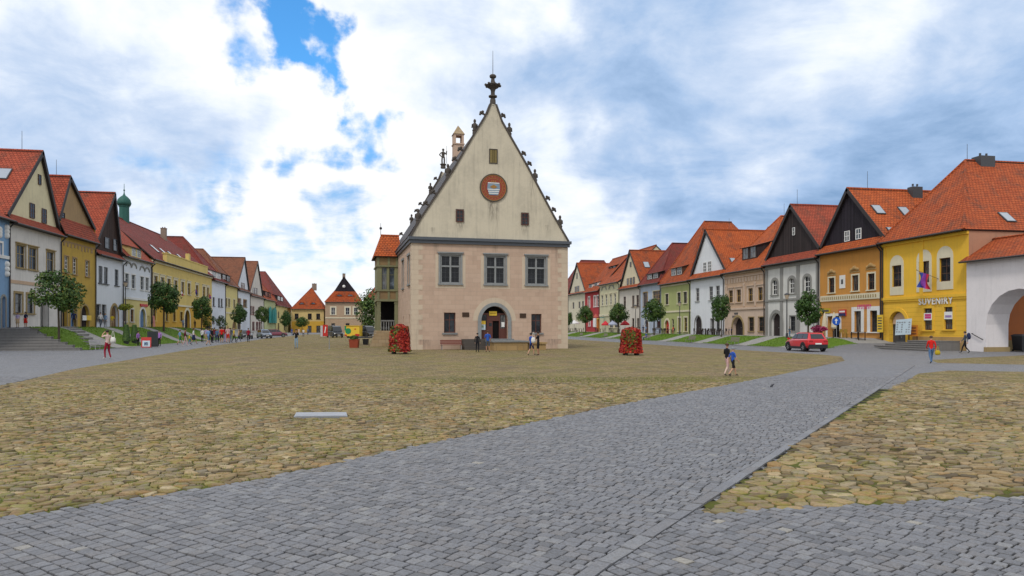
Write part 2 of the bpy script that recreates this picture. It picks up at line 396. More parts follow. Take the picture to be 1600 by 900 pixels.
def cob_far():
    m, N, b = new_mat('cobble_paving', .9, .2)
    pos = world_pos(N); wob = N.vmath('ADD', pos, N.vmath('SCALE', N.n('ShaderNodeTexNoise', i_Scale=3.0).outputs['Color']).outputs[0]).outputs[0]
    sc = N.scale(pos, (5.4, 8.0, 1))
    v1 = N.n('ShaderNodeTexVoronoi', voronoi_dimensions='2D'); N.l(sc, v1.inputs['Vector']); v1.inputs['Scale'].default_value = 1
    v2 = N.n('ShaderNodeTexVoronoi', voronoi_dimensions='2D', feature='DISTANCE_TO_EDGE'); N.l(sc, v2.inputs['Vector']); v2.inputs['Scale'].default_value = 1
    s_ = N.n('ShaderNodeSeparateColor'); N.l(v1.outputs['Color'], s_.inputs[0])
    c = stone_tone(N, s_.outputs[0], COB_C)
    joint = N.ramp(v2.outputs['Distance'], .10, .02)
    mm = moss_mask(N, pos)
    jc = N.mix(mm, (.075, .055, .030), GRASS_C)
    dry = N.ramp(N.noise(pos, .42, 7, .72), .46, .60)
    c = N.mix(N.math('MULTIPLY', mm, .50), c, (.185, .170, .034))
    c = N.mix(N.math('MULTIPLY', dry, .5), c, (.155, .117, .095))
    br_ = N.ramp(N.noise(pos, .9, 10, .84), .44, .60); c = N.mix(N.math('MULTIPLY', br_, .55), c, (.41, .305, .16)); dk_ = N.ramp(N.noise(N.scale(pos, (1.3, 1.6, 1)), .75, 10, .84), .51, .64); c = N.mix(N.math('MULTIPLY', dk_, .6), c, (.10, .078, .050))
    c = N.mix(joint, c, jc); N.l(c, b.inputs['Base Color'])
    bump(N, b, N.ramp(v2.outputs['Distance'], 0, .3), .9, .05)
    return m
def soil_mat():
    m, N, b = new_mat('joint_soil', .95, .1)
    pos = world_pos(N); N.l(N.mix(moss_mask(N, pos), (.060, .047, .028), (.085, .095, .018)), b.inputs['Base Color']); return m
def stone_mat(name, cols, rough, grain, moss=False):
    m, N, b = new_mat(name, rough, .3)
    at = N.n('ShaderNodeAttribute', attribute_name='tone').outputs['Fac']; pos = world_pos(N)
    c = stone_tone(N, at, cols); n = N.noise(pos, grain, 5, .65); n2 = N.noise(pos, grain*.22, 4)
    c = N.mix(N.ramp(n, .3, .75), c, N.mix(1.0, c, (.66, .64, .60), 'MULTIPLY')); c = N.mix(N.math('MULTIPLY', N.ramp(n2, .45, .75), .35), c, N.mix(1.0, c, (1.3, 1.22, 1.1), 'MULTIPLY'))
    if moss: c = N.mix(N.math('MULTIPLY', N.ramp(N.noise(pos, .42, 7, .72), .46, .60), .55), c, N.mix(1.0, c, (.62, .60, .66), 'MULTIPLY'))
    if moss: c = N.mix(N.math('MULTIPLY', N.math('MULTIPLY', moss_mask(N, pos), N.ramp(N.noise(pos, 7, 5, .7), .44, .62)), .66), c, (.175, .175, .02))
    N.l(c, b.inputs['Base Color']); bump(N, b, n, .5, .012)
    return m
M_SETT, M_COB, M_SOIL = sett_far(), cob_far(), soil_mat()
M_SETTS, M_COBS = stone_mat('sett_stone', SETT_C, .62, 38), stone_mat('cobble_stone', COB_C, .85, 26, True)
M_DIRTJ = plain('sett_joint_dirt', (.020, .019, .017), .95, .1, .3, 0, 4)
M_LAWN, N_, b_ = new_mat('lawn_grass', .9, .15)
p_ = world_pos(N_); N_.l(N_.mix(N_.noise(p_, .9, 6, .7), (.055, .120, .012), (.135, .21, .022)), b_.inputs['Base Color']); bump(N_, b_, N_.noise(p_, 14, 4), .9, .05)
M_PATH = stucco('stone_flags', (.27, .26, .245), .4, (.7, .5, (.33, .32, .30), (.10, .095, .09), .6))
M_STEP = stucco('worn_step_stone', (.20, .19, .18), .5)

def grid_sheet(name, xs, ys, mat, dz=0.0, inside=None, kind='structure'):
    mb = MB(); idx = {}
    def vi(i, j):
        if (i, j) not in idx: idx[(i, j)] = mb.vert(xs[i], ys[j], gz(xs[i], ys[j])+dz)
        return idx[(i, j)]
    for i in range(len(xs)-1):
        for j in range(len(ys)-1):
            if inside and not inside((xs[i]+xs[i+1])/2, (ys[j]+ys[j+1])/2): continue
            mb.f.append((vi(i,j), vi(i+1,j), vi(i+1,j+1), vi(i,j+1))); mb.m.append(0); mb.a.append(0)
    return tag(mb.build(name, mat, smooth=True), kind=kind)
def rng(a, b, s): 
    n = int(round((b-a)/s)); return [a+(b-a)*k/n for k in range(n+1)]
gx = [-3000, -800, -200, -90]+rng(-60, -36, 2)+rng(-35, -24, .5)+rng(-20, 36, 4)+rng(37.5, 46, .5)+[50, 60, 90, 200, 800, 3000]
gy = [-300, -60, -10]+rng(0, 60, 4)+rng(61, 74, .5)+rng(76, 300, 4)+[400, 900, 4000]
gx = sorted(set(gx)); gy = sorted(set(gy))
M_GROUND = plain('bare_earth', (.16, .14, .10), .95, .1, .3)
grid_sheet('ground', gx, gy, M_GROUND)
grid_sheet('road', [x for x in gx if -60 <= x <= 60], [y for y in gy if -10 <= y <= 300], M_SETT, .004)

def in_poly(x, y, poly):
    c = False
    for k in range(len(poly)):
        (xa, ya), (xb, yb) = poly[k], poly[k-1]
        if (ya > y) != (yb > y) and x < (xb-xa)*(y-ya)/(yb-ya)+xa: c = not c
    return c
G2 = lambda px, py: tuple(ground_at(px, py)[:2])
road_left_edge = [(-9.5, 6.4)]+[G2(*p) for p in ((0, 812), (200, 783), (400, 752), (640, 700), (800, 668), (1000, 627), (1180, 594), (1320, 564))]
FIELD_A = road_left_edge+[(30.4, 42.8), (31.2, 46)]+[(30.2, 60), (30, 112), (29, 200), (-21, 200), (-20.2, 131), (-17.7, 76), (-15.6, 50), (-14.4, 36), (-12.0, 22), (-12, 6)]
kerb_line = [G2(*p) for p in ((1085, 806), (1165, 753), (1280, 674), (1435, 584))]
FIELD_B = kerb_line+[(25.5, 28.2), (28.4, 26.6), (34, 22), (34, 7.0), (7.45, 7.1)]
FIELD_C = [(30.2, 34.2), (32.6, 37.4), (38, 40), (44.5, 42.4), (44.5, 36), (33.4, 31.8)]
def poly_sheet(name, poly, mat, dz):
    mb = MB(); mb.face([(x, y, dz) for x, y in poly]); o = mb.build(name, mat); 
    bm = bmesh.new(); bm.from_mesh(o.data); bmesh.ops.triangulate(bm, faces=bm.faces[:])
    for f in bm.faces:
        if f.normal.z < 0: f.normal_flip()
    bm.to_mesh(o.data); bm.free(); return tag(o, kind='structure')
poly_sheet('cobble_field', FIELD_A, M_COB, .008); poly_sheet('cobble_field', FIELD_B, M_COB, .008); poly_sheet('cobble_field', FIELD_C, M_COB, .008)

def seen(x, y, zmax, m=1.0):
    z = x*sY+y*cY; u = x*cY-y*sY
    return 4.0 < z < zmax and abs(u) < z*.735+m
# real setts near the camera
ZS, ZC = 28.0, 25.0
_kd = Vector((FIELD_B[2][0]-FIELD_B[0][0], FIELD_B[2][1]-FIELD_B[0][1])).normalized()
def near_setts(name, inside, p, q, org, pitch=(.132, .126), seed=1, clip=None):
    r = random.Random(seed); mb = MB()
    n = 330
    for i in range(-n, n):
        off = r.uniform(0, .17); j = -45.0+off; wave = .0
        while j < 45:
            w = pitch[0]*r.choice((.82, .92, 1.0, 1.0, 1.05, 1.15, 1.28)); c = i*pitch[1]
            x = org[0]+p[0]*c+q[0]*(j+w/2); y = org[1]+p[1]*c+q[1]*(j+w/2)
            if seen(x, y, ZS, .6) and inside(x, y):
                g = .0078; h = .026+r.gauss(0, .0022); t = r.random()*.82
                if r.random() < .004: t = r.uniform(.86, .95)
                tx, ty = r.gauss(0, .015), r.gauss(0, .015); base = len(mb.v)
                hw, hh = w/2-g, pitch[1]/2-g
                jit = [(r.gauss(0, .0042), r.gauss(0, .0042)) for _ in range(4)]
                for ins, z in ((0, .006), (.0005, h-.006), (.006, h)):
                    for (a, b), (ja, jb) in zip(((-1,-1),(1,-1),(1,1),(-1,1)), jit):
                        dq = a*(hw-ins)+ja; dp = b*(hh-ins)+jb
                        vx, vy = x+q[0]*dq+p[0]*dp, y+q[1]*dq+p[1]*dp
                        if clip: vx, vy = clip(vx, vy, ins)
                        mb.v.append((vx, vy, z+(tx*dq+ty*dp if z > .007 else 0)))
                fl = q[0]*p[1]-q[1]*p[0] < 0
                for lv in (0, 4):
                    for k in range(4):
                        f = (base+lv+k, base+lv+(k+1) % 4, base+lv+4+(k+1) % 4, base+lv+4+k)
                        mb.f.append(f[::-1] if fl else f); mb.m.append(0); mb.a.append(t)
                f = (base+8, base+9, base+10, base+11); mb.f.append(f[::-1] if fl else f); mb.m.append(0); mb.a.append(t)
            j += w
    return tag(mb.build(name, M_SETTS, uv=False, attr='tone'), kind='structure')
kp = (_kd.x, _kd.y); kq = (_kd.y, -_kd.x); ko = FIELD_B[0]
def side(x, y): return (x-ko[0])*kq[0]+(y-ko[1])*kq[1]         # metres to the right of the kerb line
def clip_to(lim, sg):
    def f(x, y, ins):
        e = (side(x, y)-lim)*sg+ins
        return (x-kq[0]*e*sg, y-kq[1]*e*sg) if e > 0 else (x, y)
    return f
def in_diag(x, y): return side(x, y) < -.135 and not in_poly(x, y, FIELD_A) and not in_poly(x, y, FIELD_C)
def in_low(x, y): return side(x, y) > -.085 and y < 7.3+.0*x and not in_poly(x, y, FIELD_B) 
def in_up(x, y): return side(x, y) > -.085 and y > 20 and not in_poly(x, y, FIELD_B) and not in_poly(x, y, FIELD_C)
near_setts('road_setts', in_diag, kp, kq, ko, seed=1, clip=clip_to(-.186, 1))
a_ = rad(62); near_setts('road_setts', in_low, (math.sin(a_), math.cos(a_)), (math.cos(a_), -math.sin(a_)), (4, 6), seed=2, clip=clip_to(-.034, -1))
near_setts('road_setts', in_up, kp, kq, ko, seed=3, clip=clip_to(-.034, -1))
# the flat kerb stones between road and cobbles
mb = MB(); r = random.Random(5); t = -6.5
while t < 34:
    L = r.uniform(.35, .75); c0 = (ko[0]+kp[0]*(t+L/2)-kq[0]*.11, ko[1]+kp[1]*(t+L/2)-kq[1]*.11, .013)
    tone = r.uniform(.35, .8); mb.obox(c0, (kp[0]*(L/2-.009), kp[1]*(L/2-.009), r.gauss(0, .004)), (kq[0]*.066, kq[1]*.066, r.gauss(0, .003)), (0, 0, .017), 0, tone); t += L
tag(mb.build('kerb', M_SETTS, uv=False, attr='tone'), kind='structure')
# joint dirt under the near stones
def near_soil(name, mat, inside, dz, zmax, st=.5):
    xs = rng(-26, 36, st); ys = rng(2, 36, st)
    grid_sheet(name, xs, ys, mat, dz, lambda x, y: seen(x, y, zmax, 1.2) and inside(x, y))
near_soil('road_bed', M_DIRTJ, lambda x, y: not in_poly(x, y, FIELD_A) and not in_poly(x, y, FIELD_B) and not in_poly(x, y, FIELD_C), .0062, ZS-.3, .25)

# real cobbles near the camera: rounded stones of a jittered cell pattern
def near_cobbles(name, poly, sx, sy, seed, zmax):
    r = random.Random(seed); xs = [p[0] for p in poly]; ys = [p[1] for p in poly]
    x0, y0 = min(xs)-1, min(ys)-1; pts = {}
    nx, ny = int((min(max(xs), 36)-x0)/sx)+2, int((min(max(ys), 34)-y0)/sy)+2
    for i in range(nx):
        for j in range(ny):
            pts[(i, j)] = (x0+(i+.5*(j % 2)+r.uniform(-.47, .47))*sx, y0+(j+r.uniform(-.46, .46))*sy)
    for k in list(pts):
        if r.random() < .16: del pts[k]
    mb = MB(); k_ = sx/sy
    for (i, j), (cx, cy) in pts.items():
        if not seen(cx, cy, zmax, .5) or not in_poly(cx, cy, poly): continue
        cell = [(cx-1.3*sx, cy-1.3*sy), (cx+1.3*sx, cy-1.3*sy), (cx+1.3*sx, cy+1.3*sy), (cx-1.3*sx, cy+1.3*sy)]
        for di in (-2, -1, 0, 1, 2):
            for dj in (-2, -1, 0, 1, 2):
                q = pts.get((i+di, j+dj))
                if q is None or (di == 0 and dj == 0): continue
                mx, my = (cx+q[0])/2, (cy+q[1])/2; nx_, ny_ = q[0]-cx, (q[1]-cy)*k_
                out = []
                for k in range(len(cell)):
                    a, b = cell[k-1], cell[k]
                    da = (a[0]-mx)*nx_+(a[1]-my)*ny_; db = (b[0]-mx)*nx_+(b[1]-my)*ny_
                    if (da <= 0) != (db <= 0):
                        t = da/(da-db); out.append((a[0]+(b[0]-a[0])*t, a[1]+(b[1]-a[1])*t))
                    if db <= 0: out.append(b)
                cell = out
                if len(cell) < 3: break
            if len(cell) < 3: break
        if len(cell) < 3: continue
        mx = sum(p[0] for p in cell)/len(cell); my = sum(p[1] for p in cell)/len(cell)
        rd = []                                            # round the corners once
        for k in range(len(cell)):
            a, b = cell[k-1], cell[k]
            rd.append((a[0]*.86+b[0]*.14, a[1]*.86+b[1]*.14)); rd.append((a[0]*.14+b[0]*.86, a[1]*.14+b[1]*.86))
        n = len(rd); h = r.uniform(.016, .038); base = len(mb.v); t = r.random(); sh = r.uniform(.84, .965)
        tx, ty = r.gauss(0, .07), r.gauss(0, .07)
        for f_, z in ((sh, .003), (sh*.99, h*.68), (sh*.93, h*.96), (sh*.55, h*1.0)):
            for (a, b) in rd:
                dx, dy = (a-mx)*f_, (b-my)*f_; mb.v.append((mx+dx, my+dy, z+(tx*dx+ty*dy if z > .01 else 0)))
        for lv in range(3):
            for k in range(n):
                q = (k+1) % n; mb.f.append((base+lv*n+k, base+lv*n+q, base+(lv+1)*n+q, base+(lv+1)*n+k)); mb.m.append(0); mb.a.append(t)
        mb.f.append(tuple(base+3*n+k for k in range(n))); mb.m.append(0); mb.a.append(t)
    return tag(mb.build(name, M_COBS, smooth=True, uv=False, attr='tone'), kind='structure')
near_cobbles('field_cobbles', FIELD_A, .165, .108, 11, ZC); near_cobbles('field_cobbles', FIELD_B, .215, .130, 12, ZC)
near_soil('cobble_bed', M_SOIL, lambda x, y: in_poly(x, y, FIELD_A) or in_poly(x, y, FIELD_B), .0105, ZC-.3)
# grass in the joints of the cobbles
M_BLADE = leafy('joint_grass_blades', (.070, .105, .010), (.145, .165, .018), (.25, .225, .05))
mb = MB(); r = random.Random(21); cnt = 0
patches = [(r.uniform(-13, 12), r.uniform(8, 27), r.uniform(.6, 2.2)) for _ in range(170)]
while cnt < 34000:
    px_, py_, s_ = r.choice(patches)
    x, y = (r.gauss(px_, s_), r.gauss(py_, s_)) if r.random() < .8 else (r.uniform(-14, 16), r.uniform(7, 27))
    cnt += 1
    if not (in_poly(x, y, FIELD_A) or (in_poly(x, y, FIELD_B) and r.random() < .25)) or not seen(x, y, 28): continue
    t = r.random()
    for k in range(4):
        a = r.uniform(0, 2*PI); h = r.uniform(.025, .058); w = .006; bx, by = x+r.gauss(0, .02), y+r.gauss(0, .02)
        mb.face([(bx-w*math.sin(a), by+w*math.cos(a), .006), (bx+w*math.sin(a), by-w*math.cos(a), .006), (bx+h*.6*math.cos(a), by+h*.6*math.sin(a), h)], 0, min(1, max(0, t+r.uniform(-.2, .2))))
tag(mb.build('joint_grass', M_BLADE, uv=False, attr='tone'), kind='stuff')

# lawns on the slopes
def lawn(corners, st=.6):
    """a four-cornered piece of lawn laid on the slope"""
    A, B, C_, D = [Vector((x, y, 0)) for x, y in corners]; n1 = max(2, int((B-A).length/st)); n2 = max(2, int((D-A).length/st)); mb = MB()
    for i in range(n1+1):
        for j in range(n2+1):
            s_, t_ = i/n1, j/n2; p = A*(1-s_)*(1-t_)+B*s_*(1-t_)+C_*s_*t_+D*(1-s_)*t_
            mb.v.append((p.x, p.y, gz(p.x, p.y)+.045))
    for i in range(n1):
        for j in range(n2):
            a = i*(n2+1)+j; mb.f.append((a, a+n2+1, a+n2+2, a+1)); mb.m.append(0); mb.a.append(0)
    r = random.Random(int(corners[0][1]*10))
    for _ in range(int((B-A).length*(D-A).length*26)):
        s_, t_ = r.random(), r.random(); p = A*(1-s_)*(1-t_)+B*s_*(1-t_)+C_*s_*t_+D*(1-s_)*t_; a = r.uniform(0, 2*PI); z = gz(p.x, p.y)+.03; h = r.uniform(.06, .13)
        mb.face([(p.x-.03*math.sin(a), p.y+.03*math.cos(a), z), (p.x+.03*math.sin(a), p.y-.03*math.cos(a), z), (p.x+.04*math.cos(a), p.y+.04*math.sin(a), z+h)])
    return tag(mb.build('grass', M_LAWN, uv=False), kind='stuff')
def flag_sheet(corners, st=.5):
    A, B, C_, D = [Vector((x, y, 0)) for x, y in corners]; n1 = max(2, int((B-A).length/st)); n2 = max(2, int((D-A).length/st)); mb = MB()
    for i in range(n1+1):
        for j in range(n2+1):
            s_, t_ = i/n1, j/n2; p = A*(1-s_)*(1-t_)+B*s_*(1-t_)+C_*s_*t_+D*(1-s_)*t_
            mb.v.append((p.x, p.y, gz(p.x, p.y)+.026))
    for i in range(n1):
        for j in range(n2):
            a = i*(n2+1)+j; mb.f.append((a, a+n2+1, a+n2+2, a+1)); mb.m.append(0); mb.a.append(0)
    return tag(mb.build('pavement', M_PATH), kind='structure')
flag_sheet(((37.9, 59), (48, 59), (48, 230), (36.2, 230))); flag_sheet(((-34, 71.5), (-24.6, 71.5), (-24.6, 230), (-34, 230)))
for y0, y1, k in ((57.5, 61.8, 1.5), (64, 70, 2.0), (73.2, 81, 2.2), (84.2, 92, 2.4), (95.5, 104, 2), (107.5, 118, 2), (122, 134, 2), (138, 152, 2), (157, 175, 2)):
    lawn(((38.3, y0), (43.9, y0+k), (43.9, y1+k), (38.3, y1)))
for y0, y1, k in ((77.4, 84.5, 1.4), (87, 97, 2), (100, 108.5, 2), (112, 121, 2), (125, 136, 2)):
    lawn(((-32.0, y0+k), (-25.2, y0), (-25.2, y1), (-32.0, y1+k)))
lawn(((-32.4, 71.6), (-25.0, 66.2), (-25.2, 73.0), (-32.2, 76.2)))
# ------------------------------------------------------------------ houses
Z1, Z2, Z3 = (0, 220, 2.645), (140, 280, 3.2136), (320, 370, 4.7375)
Z6, Z7, Z8 = (870, 370, 4.7357), (1080, 330, 3.9125), (1260, 240, 2.647)
def zz(Z, *r): return tuple(Z[k % 2]+v/Z[2] for k, v in enumerate(r))

def arc(x0, x1, z, rise, n=10, pointed=False):
    """points of an arch from (x1,z) over the top to (x0,z)"""
    c, w = (x0+x1)/2, (x1-x0)/2
    return [(c+w*math.cos(PI*k/n), z+rise*math.sin(PI*k/n)) for k in range(n+1)]
class Facade:
    """one wall in the x,z plane with real openings; y points into the house"""
    def __init__(s, mb, W, z0, z1, y=0.0, m=0, split=None, m2=None, x0=0.0):
        s.mb, s.W, s.z0, s.z1, s.y, s.m, s.split, s.m2, s.x0 = mb, W, z0, z1, y, m, split, m2, x0; s.h = []
    def hole(s, x0, z0, x1, z1, arch=0.0, depth=.20, m=None): s.h.append((x0, z0, x1, z1, arch, depth, m))
    def done(s):
        mb = s.mb; hs = []
        for x0, z0, x1, z1, a, d, m in s.h:
            hs.append((max(x0, s.x0+.06), max(z0, s.z0+.02), min(x1, s.W-.06), min(z1, s.z1-.06), a, d, m))
        xs = sorted({s.x0, s.W}|{h[0] for h in hs}|{h[2] for h in hs}); zs = {s.z0, s.z1}|{h[1] for h in hs}|{h[3] for h in hs}
        if s.split is not None: zs.add(s.split)
        zs = sorted(zs)
        for a, b in zip(xs, xs[1:]):
            for c, d in zip(zs, zs[1:]):
                if b-a < 1e-5 or d-c < 1e-5: continue
                x, z = (a+b)/2, (c+d)/2
                if any(h[0] < x < h[2] and h[1] < z < h[3] for h in hs): continue
                mb.face([(a, s.y, c), (b, s.y, c), (b, s.y, d), (a, s.y, d)], s.m2 if s.split is not None and z < s.split else s.m)
        for x0, z0, x1, z1, a, d, m in hs:
            mm = (s.m2 if s.split is not None and (z0+z1)/2 < s.split else s.m) if m is None else m
            y0, y1 = s.y, s.y+d
            top = arc(x0, x1, z1-a, a) if a else [(x1, z1), (x0, z1)]
            if a:
                k = len(top)//2
                for p, q in zip(top[:k], top[1:k+1]): mb.face([(x1, y0, z1), (q[0], y0, q[1]), (p[0], y0, p[1])], mm)
                for p, q in zip(top[k:], top[k+1:]): mb.face([(x0, y0, z1), (q[0], y0, q[1]), (p[0], y0, p[1])], mm)
            out = [(x0, z0), (x1, z0)]+top
            for p, q in zip(out, out[1:]+out[:1]):
                mb.face([(p[0], y0, p[1]), (q[0], y0, q[1]), (q[0], y1, q[1]), (p[0], y1, p[1])], mm)

def bars(mb, x0, z0, x1, z1, y0, y1, t, nx=2, nz=2, tm=.05, zsplit=None, m=0):
    """a window frame with its glazing bars; bars butt into the frame"""
    mb.box(x0, y0, z0, x0+t, y1, z1, m); mb.box(x1-t, y0, z0, x1, y1, z1, m); mb.box(x0+t, y0, z0, x1-t, y1, z0+t, m); mb.box(x0+t, y0, z1-t, x1-t, y1, z1, m)
    zl = [z0+t+(z1-z0-2*t)*k/nz for k in range(1, nz)] if zsplit is None else [z0+(z1-z0)*zsplit]
    for k in range(1, nx):
        x = x0+(x1-x0)*k/nx; mb.box(x-tm/2, y0+.012, z0+t, x+tm/2, y1-.003, z1-t, m)
    for z in zl: mb.box(x0+t, y0+.016, z-tm/2, x1-t, y1-.006, z+tm/2, m)
def window(par, x0, z0, x1, z1, fm, y=0.0, depth=.20, nx=2, nz=2, glass=None, sur=None, sw=.14, sp=.05, sill=True, zsplit=None, arch=0, cap=False, name='window', ft=None, label=None):
    """frame with a pane, a moulded surround and a sill, set in an opening of the wall"""
    mb = MB(); w = x1-x0; t = ft or min(.075, w*.1); yb = y+depth
    bars(mb, x0+.002, z0+.002, x1-.002, z1-.002, yb-.085, yb-.02, t, nx, nz, min(.06, w*.07), zsplit)
    o = mb.build(name, fm, par)
    if label: o['label'] = label
    mb = MB(); mb.box(x0+.01, yb-.05, z0+.01, x1-.01, yb-.036, z1-.01); mb.build('pane', glass or GLASS, o)
    if sur is not None:
        mb = MB()
        if arch:
            mb.box(x0-sw, y-sp, z0, x0-.002, y+.01, z1-arch); mb.box(x1+.002, y-sp, z0, x1+sw, y+.01, z1-arch)
            a, b = arc(x0, x1, z1-arch, arch), arc(x0-sw, x1+sw, z1-arch, arch+sw)
            for k in range(len(a)-1):
                q = [a[k], b[k], b[k+1], a[k+1]]
                mb.prism(q, y-sp, y+.01)
        else:
            mb.box(x0-sw, y-sp, z0, x0-.002, y+.01, z1); mb.box(x1+.002, y-sp, z0, x1+sw, y+.01, z1); mb.box(x0-sw, y-sp, z1+.001, x1+sw, y+.01, z1+sw)
        if cap: mb.box(x0-sw-.08, y-sp-.10, z1+sw+.001, x1+sw+.08, y+.01, z1+sw+.10)
        mb.build('surround', sur, o)
    if sill:
        mb = MB(); mb.box(x0-sw-.05, y-sp-.09, z0-.11, x1+sw+.05, y+.012, z0-.002); mb.build('sill', sur or fm, o)
    return o
def door(par, x0, z0, x1, z1, m, y=0.0, depth=.35, arch=0.0, sur=None, sw=.2, sp=.06, open_dark=False, light=None):
    """door leaves in an opening, with a stone surround round it"""
    mb = MB(); yb = y+depth; out = [(x0, z0), (x1, z0)]+(arc(x0, x1, z1-arch, arch) if arch else [(x1, z1), (x0, z1)])
    mb.prism(out, yb-.09, yb-.03)
    xm = (x0+x1)/2; w = (x1-x0)
    if not open_dark:
        for a, b in ((x0+.04, xm-.02), (xm+.02, x1-.04)):
            for c, d in ((z0+.12, z0+(z1-z0)*.36), (z0+(z1-z0)*.41, z0+(z1-z0)*.70)):
                mb.box(a+w*.06, yb-.115, c, b-w*.06, yb-.091, d)
    o = mb.build('door', m, par)
    if not open_dark:
        mb = MB(); mb.ball((xm+.08, yb-.14, z0+1.05), .035); mb.box(xm+.05, yb-.125, z0+.98, xm+.11, yb-.116, z0+1.15); mb.build('handle', GREYMET, o)
    if sur is not None:
        mb = MB()
        mb.box(x0-sw, y-sp, z0, x0-.002, y+.012, z1-arch); mb.box(x1+.002, y-sp, z0, x1+sw, y+.012, z1-arch)
        if arch:
            a, b = arc(x0, x1, z1-arch, arch), arc(x0-sw, x1+sw, z1-arch, arch+sw)
            for k in range(len(a)-1): mb.prism([a[k], b[k], b[k+1], a[k+1]], y-sp, y+.012)
        else: mb.box(x0-sw, y-sp, z1+.001, x1+sw, y+.012, z1+sw)
        mb.build('surround', sur, o)
    return o
def skylight(par, c, n, ux, w=.75, h=1.1):
    """a roof window lying in a slope; c its centre, n the slope's normal, ux level along it"""
    up = n.cross(ux); mb = MB(); mb.obox(c+n*.05, ux*(w/2+.08), up*(h/2+.08), n*.06); o = mb.build('skylight', DARKGREY, par)
    mb = MB(); mb.obox(c+n*.117, ux*(w/2), up*(h/2), n*.006); mb.build('pane', GLASS3, o)
def chimney(par, x, y, z0, z1, w=.55, d=.8, m=None, capped=True):
    mb = MB(); mb.box(x-w/2, y-d/2, z0, x+w/2, y+d/2, z1)
    if capped: mb.box(x-w/2-.07, y-d/2-.07, z1+.001, x+w/2+.07, y+d/2+.07, z1+.12)
    o = mb.build('chimney', m or M_CHIM, par)
    mb = MB()
    for s in (-1, 1): mb.tube((x, y+s*d*.22, z1+.121), (x, y+s*d*.22, z1+.34), .10, .10, 8)
    mb.build('chimney_pot', DARKGREY, o)
M_CHIM = stucco('chimney_render', (.26, .20, .16), .5)
M_BARGE = plain('dark_verge_board', (.035, .028, .028), .6)
M_GUT = plain('dark_gutter', (.045, .04, .04), .4, .5, .1, .5)

